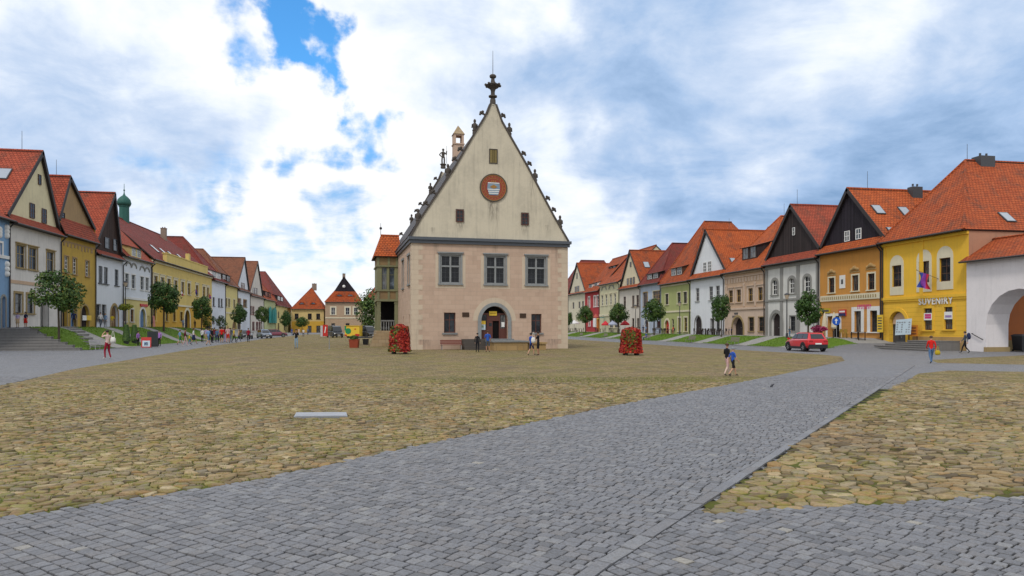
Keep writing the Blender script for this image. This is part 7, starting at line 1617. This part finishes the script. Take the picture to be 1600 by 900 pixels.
for k in range(8): a = -w+2*w*k/8; mb.box(a+.04, -.06, -.22, a+.12, -.002, .22); mb.box(a+.121, -.06, .06 if k % 2 else -.2, a+2*w/8-.09, -.002, .16 if k % 2 else -.1)
mb.build('lettering', plain('pink_print', (.55, .05, .20), .6), t)
# round blue traffic sign, flag of the yellow house
X = 44.6; y = on_x(zz(Z8, 124, 700)[0], X); zc = top_of(zz(Z8, 124, 0)[0], zz(Z8, 0, 693)[1], X, y); t = thing('traffic_sign', 'round blue traffic sign with a white arrow on a grey pole', 'road sign', (X, y, gz(X, y)), rad(-62)); mb = MB(); mb.tube((0, .03, 0), (0, .03, zc+.4), .035, .035, 8); mb.build('pole', GREYMET, t); mb = MB(); mb.tube((0, -.012, zc), (0, -.03, zc), .42, .42, 24); mb.build('sign_disc', plain('sign_blue', (.015, .09, .45), .4), t); mb = MB(); mb.box(-.05, -.040, zc-.26, .05, -.031, zc+.05); mb.prism([(-.17, zc+.05), (.17, zc+.05), (0, zc+.27)], -.040, -.031); mb.build('white_arrow', WHITE, t)
def flag(h, px, py0, py1, wpx, cols, label, y=-.9):
    x, zt = h.fr.at(px, py0, y); zb = h.fr.at(px, py1, y)[1]; p = h.fr.world(x, y, 0); w = wpx*depth_of(p)/FPX; t = thing('hanging_flag', label, 'flag', (p.x, p.y, zt+h.fr.zb), h.fr.rz, 'flags on house fronts'); mb = MB(); mb.tube((w*.5, -y+.0, -.75), (-w*.55, -.3, .12), .022, .018, 6); mb.ball((-w*.55, -.3, .14), .045); mb.build('flagpole', BROWNF, t)
    n = len(cols); L = zt-zb
    for k, c in enumerate(cols):
        mb = MB(); m_ = 10
        for q in range(m_):
            def P(u, v): return (-w/2+w*u+.12*math.sin(v*5+u*3), -.15+.14*math.sin(u*9+v*4)*(.3+v), -.05-.3*u-(L-.3)*v)
            u0, u1 = k/n, (k+1)/n; v0, v1 = q/m_, (q+1)/m_; mb.face([P(u0, v0), P(u1, v0), P(u1, v1), P(u0, v1)])
        mb.build('flag_stripe', c, t)
FW, FB, FR_, FP = plain('flag_white', (.68, .66, .66), .8), plain('flag_blue', (.03, .06, .30), .8), plain('flag_red', (.50, .02, .05), .8), plain('flag_violet', (.22, .05, .32), .8)
flag(H_Y, zz(Z8, 492, 0)[0], zz(Z8, 0, 486)[1], zz(Z8, 0, 562)[1], 21, [FB, FP, FR_], 'blue and red flag hanging from the yellow corner house')
flag(H_LONG, 283, 454, 463, 8, [FW, FB, FR_], 'white, blue and red flag on the long yellow hall'); flag(H_LONG, 305.5, 452, 460, 7, [FP, FB], 'violet and blue flag in the middle of the long yellow hall'); flag(H_LONG, 327, 459, 467, 8, [FR_, FP], 'red flag at the far end of the long yellow hall')
# bins under the arch
for k, (dx, lab) in enumerate(((0, 'black wheeled bin just inside the white arched passage'), (1.6, 'second black bin farther inside the arched passage'))):
    x, y = 51.2+dx, H_Y.fr.world(H_Y.W, 0, 0).y-1.75; t = thing('wheeled_bin', lab, 'bin', (x, y, 0), rad(10)); mb = MB(); mb.lathe([(.50, .08), (.62, 1.25)], (0, 0, 0), 4, 0, 1, 1, PI/4); mb.build('tub', BLACK, t); mb = MB(); mb.lathe([(.68, 1.251), (.66, 1.33), (.45, 1.42)], (0, 0, 0), 4, 0, 1, 1, PI/4); mb.build('lid', DARKGREY, t)
    for sy in (-1, 1): mb = MB(); mb.tube((-.3, sy*.36, .1), (-.3, sy*.42, .1), .10, .10, 10); mb.build('wheel', BLACK, t)
# flower pots near the orange house
for px, X, c, lab in ((1279, 44.8, FL_R, 'pink flower pot behind the red car'), ): 
    y = on_x(px, X); t = thing('flower_pot', lab, 'plant', (X, y, gz(X, y))); mb = MB(); crown_mesh(mb, (0, 0, .95), .75, .4, 700, .2, 9, 14); mb.build('flowers', leafy('pink_flowers', (.25, .01, .06), (.5, .03, .14), (.6, .2, .3)), t, uv=False, attr='tone'); mb = MB(); mb.lathe([(.25, 0), (.4, .6), (.36, .62)], (0, 0, 0), 10); mb.build('pot', TANST, t)
for px, X, lab in ((1312, 45.6, 'dark cafe table beside the ochre chairs before the orange house'), (1341, 45.6, 'dark iron cafe table before the white framed windows of the orange house')): y = on_x(px, X); table_set(X, y, lab)
OCW = plain('ochre_chair_wood', (.36, .22, .04), .6)
for px, X, lab in ((1317, 45.2, 'ochre wooden chair nearer the dark doorway of the orange house'), (1324, 45.2, 'ochre wooden chair nearer the white framed windows of the orange house')):
    y = on_x(px, X); n0 = set(bpy.data.objects); chair(X, y, PI/2, lab)
    for o in set(bpy.data.objects)-n0:
        if o.type == 'MESH': o.data.materials[0] = OCW
        else: o['group'] = 'ochre chairs before the orange house'
for px, lab in ((1288.5, 'folded cream parasol behind the pink flower pot'), (1303, 'folded cream parasol standing in the dark doorway of the orange house')):
    X = 46.2; y = on_x(px, X); t = thing('folded_parasol', lab, 'parasol', (X, y, gz(X, y)), 0, 'folded parasols before the orange house'); mb = MB(); mb.tube((0, 0, 0), (0, 0, 2.7), .03, .03, 6); mb.build('pole', GREYMET, t); mb = MB(); mb.lathe([(.22, .95), (.30, 1.1), (.24, 1.7), (.16, 2.2), (.05, 2.65)], (0, 0, 0), 9); mb.build('canopy', CREAM, t)
# ------------------------------------------------------------------ people
import numpy as np
BASE = dict(pelvis=(0, 0, .95, .125), spine=(0, 0, 1.10, .118), chest=(0, .01, 1.29, .138), nb=(0, .01, 1.44, .062), neck=(0, -.005, 1.51, .052), head=(0, -.02, 1.60, .086), crown=(0, -.012, 1.672, .078), nose=(0, -.118, 1.600, .012),
    shL=(.165, .01, 1.405, .060), elL=(.225, .04, 1.13, .042), wrL=(.235, -.05, .90, .027), paL=(.235, -.075, .835, .030), shR=(-.165, .01, 1.405, .060), elR=(-.225, .04, 1.13, .042), wrR=(-.235, -.05, .90, .027), paR=(-.235, -.075, .835, .030),
    hiL=(.09, 0, .89, .088), knL=(.10, -.02, .49, .057), anL=(.10, .03, .09, .038), toL=(.115, -.13, .032, .030), hiR=(-.09, 0, .89, .088), knR=(-.10, -.02, .49, .057), anR=(-.10, .03, .09, .038), toR=(-.115, -.13, .032, .030))
BONES = [('pelvis', 'spine', 't'), ('spine', 'chest', 't'), ('chest', 'nb', 't'), ('nb', 'neck', 's'), ('neck', 'head', 's'), ('head', 'crown', 's'), ('head', 'nose', 's')]
for s_ in 'LR': BONES += [('chest', 'sh'+s_, 't'), ('sh'+s_, 'el'+s_, 'u'), ('el'+s_, 'wr'+s_, 'f'), ('wr'+s_, 'pa'+s_, 's'), ('pelvis', 'hi'+s_, 'p'), ('hi'+s_, 'kn'+s_, 'p'), ('kn'+s_, 'an'+s_, 'l'), ('an'+s_, 'to'+s_, 'b')]
REG = {'s': 0, 't': 1, 'u': 1, 'f': 2, 'p': 3, 'l': 4, 'b': 5}
POSES = {'stand': {}, 
 'stand2': dict(elL=(.24, .03, 1.14), wrL=(.14, -.17, 1.08), paL=(.08, -.20, 1.07), anR=(-.14, .0, .09), knR=(-.12, -.03, .49), toR=(-.18, -.14, .032)),
 'walk': dict(knL=(.10, -.19, .52), anL=(.10, -.27, .12), toL=(.11, -.42, .085), knR=(-.10, .06, .49), anR=(-.10, .33, .16), toR=(-.11, .20, .035), elL=(.22, .12, 1.14), wrL=(.23, .12, .90), paL=(.23, .11, .83), elR=(-.22, -.04, 1.14), wrR=(-.21, -.22, .95), paR=(-.21, -.26, .89)),
 'walk2': dict(knR=(-.10, -.15, .52), anR=(-.10, -.19, .11), toR=(-.11, -.35, .07), knL=(.10, .04, .49), anL=(.10, .26, .13), toL=(.11, .13, .035), elR=(-.22, .10, 1.14), wrR=(-.23, .08, .90), paR=(-.23, .06, .83), elL=(.22, -.02, 1.14), wrL=(.21, -.18, .94), paL=(.21, -.22, .88)),
 'phone': dict(elL=(.26, -.10, 1.18), wrL=(.15, -.30, 1.36), paL=(.10, -.33, 1.43), elR=(-.26, -.10, 1.18), wrR=(-.15, -.30, 1.36), paR=(-.10, -.33, 1.43)),
 'headhand': dict(elL=(.34, -.06, 1.30), wrL=(.20, -.10, 1.52), paL=(.13, -.09, 1.58), elR=(-.24, .06, 1.14), wrR=(-.25, -.03, .92), paR=(-.25, -.06, .85), knL=(.10, -.10, .51), anL=(.11, -.06, .09), toL=(.13, -.22, .035), knR=(-.11, -.02, .49), anR=(-.13, .10, .10), toR=(-.15, -.05, .035)),
 'hug': dict(elL=(.30, -.06, 1.16), wrL=(.38, -.22, 1.12), paL=(.40, -.28, 1.11), knL=(.10, -.15, .52), anL=(.10, -.20, .11), toL=(.11, -.36, .075), knR=(-.10, .04, .49), anR=(-.10, .24, .13), toR=(-.11, .11, .035)),
 'sit': dict(pelvis=(0, 0, .56), spine=(0, .02, .72), chest=(0, .02, .92), nb=(0, .01, 1.07), neck=(0, -.01, 1.14), head=(0, -.03, 1.23), crown=(0, -.02, 1.30), nose=(0, -.128, 1.23), shL=(.165, .02, 1.03), shR=(-.165, .02, 1.03), elL=(.23, -.02, .78), elR=(-.23, -.02, .78), wrL=(.16, -.22, .68), wrR=(-.16, -.22, .68), paL=(.12, -.28, .66), paR=(-.12, -.28, .66), hiL=(.09, -.03, .54), hiR=(-.09, -.03, .54), knL=(.12, -.44, .52), knR=(-.12, -.44, .52), anL=(.12, -.44, .10), anR=(-.12, -.44, .10), toL=(.13, -.60, .035), toR=(-.13, -.60, .035))}
BODY = {}
SKIN = plain('skin', (.48, .27, .18), .6, .3, .06); SKIN2 = plain('tanned_skin', (.36, .19, .115), .6, .3, .06); EYE = plain('eye_dark', (.03, .02, .02), .4); 
def body_mesh(pose):
    if pose in BODY: return BODY[pose]
    J = {k: list(v) for k, v in BASE.items()}
    for k, v in POSES[pose].items(): J[k][:3] = v
    names = list(J); idx = {n: i for i, n in enumerate(names)}; vs_ = [Vector(J[n][:3]) for n in names]; rs = [J[n][3] for n in names]; es = [(idx[a], idx[b]) for a, b, _ in BONES]; bones = [(J[a], J[b], r) for a, b, r in BONES]
    # hands: four bent fingers of different lengths and a thumb from the side of the palm
    for s_ in 'LR':
        w, p = Vector(J['wr'+s_][:3]), Vector(J['pa'+s_][:3]); d = (p-w).normalized(); sg = 1 if s_ == 'L' else -1; side = Vector((0, -1, 0)) if abs(d.z) > .6 else Vector((0, 0, 1)); side = (side-d*side.dot(d)).normalized(); inn = d.cross(side)*sg
        for k, L in enumerate((.070, .080, .074, .058)):
            o = p+d*.012+side*(.027-.018*k); a = o+d*L*.5+inn*.006; e = a+d*L*.42-inn*.0+inn*.020; i0 = len(vs_); vs_ += [o, a, e]; rs += [.010, .0085, .0075]; es += [(idx['pa'+s_], i0), (i0, i0+1), (i0+1, i0+2)]; bones.append((list(o)+[.01], list(e)+[.008], 's'))
        o = w.lerp(p, .55)+side*.028; a = o+side*.022+d*.030; e = a+d*.026+inn*.008; i0 = len(vs_); vs_ += [o, a, e]; rs += [.012, .0095, .008]; es += [(idx['pa'+s_], i0), (i0, i0+1), (i0+1, i0+2)]; bones.append((list(o)+[.01], list(e)+[.008], 's'))
    me = bpy.data.meshes.new('person_'+pose); me.from_pydata([tuple(v) for v in vs_], es, []); o = bpy.data.objects.new('person_build', me); COL.objects.link(o)
    m = o.modifiers.new('skin', 'SKIN'); m.use_smooth_shade = True; m.branch_smoothing = .6; m2 = o.modifiers.new('sub', 'SUBSURF'); m2.levels = 1; m2.render_levels = 1
    if not me.skin_vertices: 
        bpy.context.view_layer.objects.active = o
        bm = bmesh.new(); bm.from_mesh(me); bm.verts.layers.skin.verify(); bm.to_mesh(me); bm.free()
    for i, r in enumerate(rs): me.skin_vertices[0].data[i].radius = (r, r); me.skin_vertices[0].data[i].use_root = (i == 0)
    bpy.context.view_layer.update(); dg = bpy.context.evaluated_depsgraph_get(); out = bpy.data.meshes.new_from_object(o.evaluated_get(dg)); bpy.data.objects.remove(o)
    out.name = 'person_'+pose; co = np.empty(len(out.vertices)*3); out.vertices.foreach_get('co', co); co = co.reshape(-1, 3)
    def near(P):
        D = []
        for a, b, r in bones:
            a3, b3 = np.array(a[:3]), np.array(b[:3]); ab = b3-a3; t = np.clip(((P-a3)@ab)/max(1e-9, ab@ab), 0, 1); D.append(np.linalg.norm(P-(a3+t[:, None]*ab), axis=1)-(a[3]+(b[3]-a[3])*t))
        return np.argmin(np.array(D), axis=0)
    nb = near(co); reg = [b[2] for b in bones]; yc = J['chest'][1]
    for i in range(len(co)):
        if nb[i] < 3 or (reg[nb[i]] == 't'): co[i, 1] = yc+(co[i, 1]-yc)*.74; co[i, 0] *= 1.10
    out.vertices.foreach_set('co', co.ravel()); cen = np.array([p.center for p in out.polygons]); nf = near(cen)
    out.materials.clear()
    for k in range(7): out.materials.append(EYE)
    for p, k in zip(out.polygons, nf): p.material_index = REG[reg[k]]; p.use_smooth = True
    # eyes and mouth on the face
    bm = bmesh.new(); bm.from_mesh(out); H = Vector(J['head'][:3])
    for dx, dz, w, h in ((.032, .022, .014, .007), (-.032, .022, .014, .007), (0, -.045, .024, .006)):
        q = [bm.verts.new(H+Vector((dx+a*w, -.0875+abs(dx)*.25-(.003), dz+b*h))) for a, b in ((-1, -1), (1, -1), (1, 1), (-1, 1))]; f = bm.faces.new(q); f.material_index = 6
    bm.to_mesh(out); bm.free(); BODY[pose] = (out, J); return BODY[pose]
SHOE = plain('dark_shoes', (.03, .028, .028), .6); SHOEW = plain('pale_shoes', (.5, .48, .46), .6)
def cloth(name, c): return plain(name, c, .85, .15, .22, 0, 9)
C = {k: cloth(k+'_cloth', v) for k, v in dict(black=(.014, .014, .017), navy=(.02, .028, .075), blue=(.03, .09, .38), skyblue=(.18, .30, .50), denim=(.08, .15, .27), paledenim=(.22, .32, .42), white=(.62, .62, .62), grey=(.20, .21, .23), red=(.58, .02, .015), wine=(.26, .012, .03), darkred=(.14, .02, .03), pink=(.55, .36, .36), palepink=(.62, .46, .40), purple=(.34, .16, .46), yellow=(.60, .45, .03), green=(.03, .16, .06), tan=(.42, .30, .18), lilac=(.38, .30, .46), slate=(.07, .085, .11)).items()}
HAIRM = {k: plain(k+'_hair', v, .55, .3) for k, v in dict(dark=(.018, .012, .009), brown=(.07, .035, .017), blond=(.30, .20, .09), grey=(.25, .24, .23)).items()}
def person(label, loc, h, face, pose='stand', top='white', low='denim', sleeve=None, shin=None, hair='dark', long=False, skirt=None, shoes=None, skin=None, group=None, cap=None):
    """face: compass direction the person looks to, degrees clockwise from +Y"""
    me, J = body_mesh(pose); t = thing('person', label, 'person', loc, PI-rad(face)+0.0, group); s_ = h/1.75; t.scale = (s_,)*3; sk = skin or SKIN
    o = bpy.data.objects.new('body', me); COL.objects.link(o); o.parent = t
    mats = [sk, C[top], C[sleeve] if sleeve else sk, C[low], sk if shin == 'skin' or (skirt and not shin) else C[shin or low], shoes or SHOE, EYE]
    for k, m in enumerate(mats): o.material_slots[k].link = 'OBJECT'; o.material_slots[k].material = m
    hd = Vector(J['head'][:3]); mb = MB(); n = 12; rows = [(.0, 1.0)]
    prof = []
    for k in range(7):
        a = PI/2*k/6; prof.append((.100*math.cos(a), .055+.078*math.sin(a)))
    mb.lathe([(.101, .012)]+prof[:-1]+[(.004, .134)], hd+Vector((0, .012, 0)), n, 0, 1, 1.08)
    mb.v = [(x, (y if z > hd.z+.045 or y > hd.y-.01 else hd.y-.012+(y-hd.y)*.1), z) for x, y, z in mb.v]
    if long: mb.lathe([(.05, -.20), (.085, -.14), (.098, -.03), (.10, .05)], hd+Vector((0, .045, 0)), 10, 0, 1, .62)
    if cap:
        mb.build('cap', C[cap], o); mb = MB(); mb.obox(hd+Vector((0, -.14, .062)), (.075, 0, 0), (0, .06, .012), (0, 0, .006)); mb.build('cap_peak', C[cap], o)
    else: mb.build('hair', HAIRM[hair], o, smooth=True)
    if skirt:
        P = Vector(J['pelvis'][:3]); mb = MB(); mb.lathe([(.20, -.46), (.19, -.30), (.165, -.05), (.13, .07)], P, 12, 0, 1, .85); mb.build('skirt', C[skirt], o, smooth=True)
    return t
def at_px(px, py, z=0.0):
    g = ground_at(px, py, z); return (g.x, g.y, gz(g.x, g.y))
def px_h(loc, hpx): return hpx*depth_of(loc)/FPX
GV = 'visitors on the left road'
def P_(label, px, py, hpx, face, **k):
    loc = at_px(px, py); return person(label, loc, px_h(loc, hpx), face, **k), loc
def PX(label, px, X, hpx, face, **k):
    y = on_x(px, X); loc = (X, y, gz(X, y)); return person(label, loc, min(1.85, px_h(loc, hpx)), face, **k), loc
BAGW = plain('white_bag_cloth', (.62, .60, .55), .8)
def bag(loc, label, m, sx=.16, sy=.10, sz=.2, name='shoulder_bag', rz=0.0, strap=.35):
    t = thing(name, label, 'bag', loc, rz); mb = MB(); mb.lathe([(.02, -sz), (sx*.85, -sz*.85), (sx, -sz*.2), (sx*.85, sz*.6), (sx*.5, sz)], (0, 0, 0), 10, 0, 1, sy/sx); mb.build('pouch', m, t, smooth=True); mb = MB(); mb.path([(-sx*.5, 0, sz*.8), (-sx*.2, 0, sz+strap), (sx*.2, 0, sz+strap), (sx*.5, 0, sz*.8)], .015, 5); mb.build('strap', m, t)
# in the open square
p, l = P_('woman in dark red trousers and a pale top walking with one hand at her head', 168, 561, 46, 300, pose='headhand', top='palepink', low='wine', sleeve=None, hair='dark', shoes=SHOEW); bag((l[0]+.30, l[1]+.05, 1.18), 'pale round bag slung on the back of the woman in red trousers', BAGW, .17, .13, .19)
p, l = P_('slim person in a black top and pale jeans alone on the cobbles', 463, 544.8, 31, 200, pose='phone', top='black', sleeve='black', low='paledenim', hair='dark')
p, l = P_('woman in a black top and pinkish white trousers with her arm round a boy', 1136, 587.5, 52, 80, pose='hug', top='black', low='pink', shin='palepink', hair='brown', skin=SKIN2)
p, l = P_('boy in a blue shirt, black shorts and a grey cap walking beside the woman', 1145, 588.5, 46.5, 85, pose='walk', top='blue', low='black', shin='skin', cap='grey', hair='brown')
p, l = P_('person in a bright red vest and blue jeans seen from behind on the sett road', 1455, 568, 44, 20, pose='walk2', top='red', sleeve='red', low='denim', hair='brown'); bag((l[0]+.26, l[1]-.16, .60), 'yellow and black bag held at the side of the person in the red vest', cloth('yellow_bag_cloth', (.42, .30, .02)), .17, .09, .13, 'hand_bag', 0, .2)
p, l = PX('man in dark clothes walking past the foot of the yellow house', 1508, 43.3, 35, 300, pose='walk', top='slate', sleeve='slate', low='black', hair='dark'); bag((l[0]+.20, l[1]-.12, 1.30), 'dark backpack on the back of the man by the yellow house', C['navy'], .16, .12, .24, 'backpack', 0, .02)
# at the pink hall
P_('person all in black standing between the bench and the hall door', 746, 550.8, 31, 20, pose='stand', top='black', sleeve='black', low='black', hair='dark'); P_('man in a blue polo shirt and grey shorts facing the hall door', 762, 550.3, 34.5, -5, pose='stand2', top='blue', low='slate', shin='skin', hair='brown', skin=SKIN2)
p, l = P_('visitor in blue shorts and a blue top by the stone platform', 830, 555.5, 36, 60, pose='walk2', top='blue', low='navy', shin='skin', hair='dark'); bag((l[0]+.10, l[1]-.24, 1.08), 'white bag on the back of the visitor in blue', BAGW, .16, .10, .2, rz=0)
P_('visitor in black shorts and a black shirt with raised arms by the stone platform', 841, 555.5, 38, 300, pose='phone', top='black', low='black', shin='skin', hair='dark', skin=SKIN2)
# on the left road and pavement
PX('woman in a purple top and black trousers beside the clipped cones', 216, -25.2, 24, 110, pose='stand2', top='purple', sleeve='purple', low='black', hair='dark'); PX('stout woman in a purple top and black trousers beside the tall chalkboard', 249, -22.6, 26, 200, pose='stand', top='purple', sleeve='purple', low='black', hair='brown')
P_('walker in green shorts with a blue vest, nearer the chalkboard than the rest', 281, 539, 24, 60, pose='walk', top='skyblue', low='green', shin='skin', group=GV, hair='brown'); P_('walker in a dark top and pinkish white trousers with pale shoes', 289.5, 541, 28, 75, pose='walk2', top='darkred', sleeve='black', low='pink', shoes=SHOEW, group=GV)
P_('woman in a navy skirt and white top walking before the tour group', 302.5, 538.5, 26.5, 80, pose='walk', top='white', low='navy', skirt='navy', shin='skin', group=GV, long=True, hair='brown')
P_('man in a white shirt and black trousers on the edge of the tour group', 316, 535.2, 22.5, 30, top='white', sleeve='white', low='black', group=GV); P_('walker in a sky blue shirt and blue shorts at the front of the tour group', 325.5, 539.8, 27.5, 40, pose='walk', top='skyblue', low='denim', shin='skin', group=GV, hair='brown')
P_('tourist all in black in the middle of the tour group', 331.5, 536, 23.5, 50, top='black', sleeve='black', low='black', group=GV); P_('tourist in a denim blue shirt and navy trousers in the tour group', 339, 535.3, 22, 20, pose='stand2', top='denim', low='navy', group=GV, hair='grey')
P_('tourist in a bright red shirt and dark shorts in the tour group', 346.5, 535.6, 25, 10, top='red', low='black', shin='skin', group=GV, hair='brown'); P_('tourist in a wine red top and lilac trousers in the tour group', 351.5, 535, 24.5, 40, pose='stand2', top='wine', low='lilac', group=GV, hair='dark', long=True)
P_('tourist in a pink top and red shorts in the tour group', 356, 536, 27, 20, pose='stand2', top='pink', low='red', shin='skin', group=GV, hair='blond', long=True); P_('tourist in a slate jacket on the edge of the tour group', 360.5, 535, 23, -20, top='slate', sleeve='slate', low='grey', group=GV)
P_('person in a yellow shirt and black trousers walking beside the tour group', 365.5, 536, 23.5, 60, pose='walk2', top='yellow', low='black', group=GV, hair='blond'); P_('person in a wine red top and black trousers in front of the black car', 388, 535, 22.5, 20, pose='stand', top='wine', sleeve='darkred', low='black', group=GV)
P_('tourist in a white shirt behind the tour group', 322, 533.6, 22, 10, top='lilac', low='tan', group=GV); P_('tourist in a dark red shirt at the back of the tour group', 335, 533.5, 22, 5, top='darkred', low='slate', group=GV); P_('tourist in a grey shirt at the back of the tour group', 343, 533.4, 22, 15, top='grey', low='black', group=GV)
P_('tourist in a navy jacket half hidden in the tour group', 328.5, 534.2, 22, 15, top='navy', sleeve='navy', low='black', group=GV); P_('tourist in a green top half hidden in the tour group', 349, 533.6, 22, 10, top='green', low='slate', group=GV, hair='brown'); P_('tourist in a white top half hidden in the tour group', 358.5, 534, 21.5, 5, top='white', low='denim', group=GV, long=True)
P_('child in a yellow top walking beside the walker in pinkish white trousers', 296, 539.5, 18, 70, pose='walk', top='yellow', low='denim', group=GV, hair='blond'); P_('walker in a tan top on the road between the tour group and the black car', 373, 534, 20, 60, pose='walk2', top='tan', low='navy', group=GV, hair='grey')
GPV = 'people on the left pavement'
PX('woman in a bright red skirt by the window of the white house', 40, -33.0, 25, 200, top='navy', low='red', skirt='red', shin='skin', group=GPV, long=True); PX('person in a lilac top and tan skirt beside the woman in the red skirt', 27.5, -33.0, 24, 190, top='lilac', low='tan', skirt='tan', shin='tan', group=GPV, hair='brown')
PX('person all in dark blue before the blue shop door of the ochre house', 115.5, -33.0, 27, 170, top='navy', sleeve='navy', low='black', group=GPV); PX('man in a white shirt and dark trousers before the cool white house', 157, -32.9, 24, 140, pose='walk2', top='white', sleeve='white', low='slate', group=GPV); PX('person in pale blue beside the man in the white shirt', 164.5, -32.8, 23, 200, top='skyblue', sleeve='skyblue', low='grey', group=GPV, hair='grey')
PX('person in a yellow shirt before the arched door of the cool white house', 175.5, -33.2, 21, 150, pose='stand2', top='yellow', low='tan', group=GPV, hair='brown'); PX('person in a sky blue shirt before the arched door of the long yellow hall', 286, -32.2, 15, 120, top='skyblue', low='denim', group=GPV); PX('person in black before the arched door of the long yellow hall', 304.5, -32.6, 13.5, 130, top='black', sleeve='black', low='black', group=GPV)
# far end
P_('person in white far off behind the slim person in pale jeans', 474, 526.5, 13, 180, top='white', low='slate', hair='dark'); P_('person in blue far off by the wine red car', 456, 524.2, 11.5, 150, top='blue', low='denim'); P_('person in a denim jacket far off before the straw yellow house', 481, 523.6, 11, 150, top='denim', sleeve='denim', low='navy'); P_('person in pale pink far off beside the blue one', 467, 523.8, 11, 190, top='palepink', low='white')
# right-hand pavement
GR_ = 'people on the right pavement'
PX('person with a pinkish top behind the red car', 1234, 43.2, 18, 250, pose='walk', top='slate', low='denim', group=GR_); PX('person in a pale blue shirt before the pale blue house', 1009, 43.8, 13, 260, top='skyblue', low='denim', group=GR_); PX('person in navy before the pale blue house', 1005, 44, 13, 200, top='navy', low='black', group=GR_)
PX('person in bright red before the red arched door of the olive green house', 1051.5, 44.2, 13, 270, top='red', low='wine', group=GR_); PX('person all in black beside the red arched door', 1043, 44.6, 12, 280, top='black', sleeve='black', low='black', group=GR_); PX('person in navy beside the arched door of the peach house', 1143, 45.5, 13, 260, top='navy', low='black', group=GR_)
PX('person in white before the parasols of the pale cream ornate house', 968, 44.0, 10.5, 240, top='white', low='grey', group=GR_)
y = on_x(1012, 38.2); person('seated person in blue on a weathered bench', (38.2-.12, y+.3, gz(38.2, y)-.03), 1.7, 270, pose='sit', top='blue', low='slate', hair='dark')
for px, lab, c in ((1139, 'dark dressed guest standing at the tables of the peach house', 'slate'), (1598, 'person in wine red inside the white arched passage', 'wine')):
    if px < 1500: PX(lab, px, 45.6, 12, 270, top=c, low='black', group=GR_)
    else: person(lab, (53.4, on_x(1590, 53.4), 0), 1.7, 270, top=c, low='black')
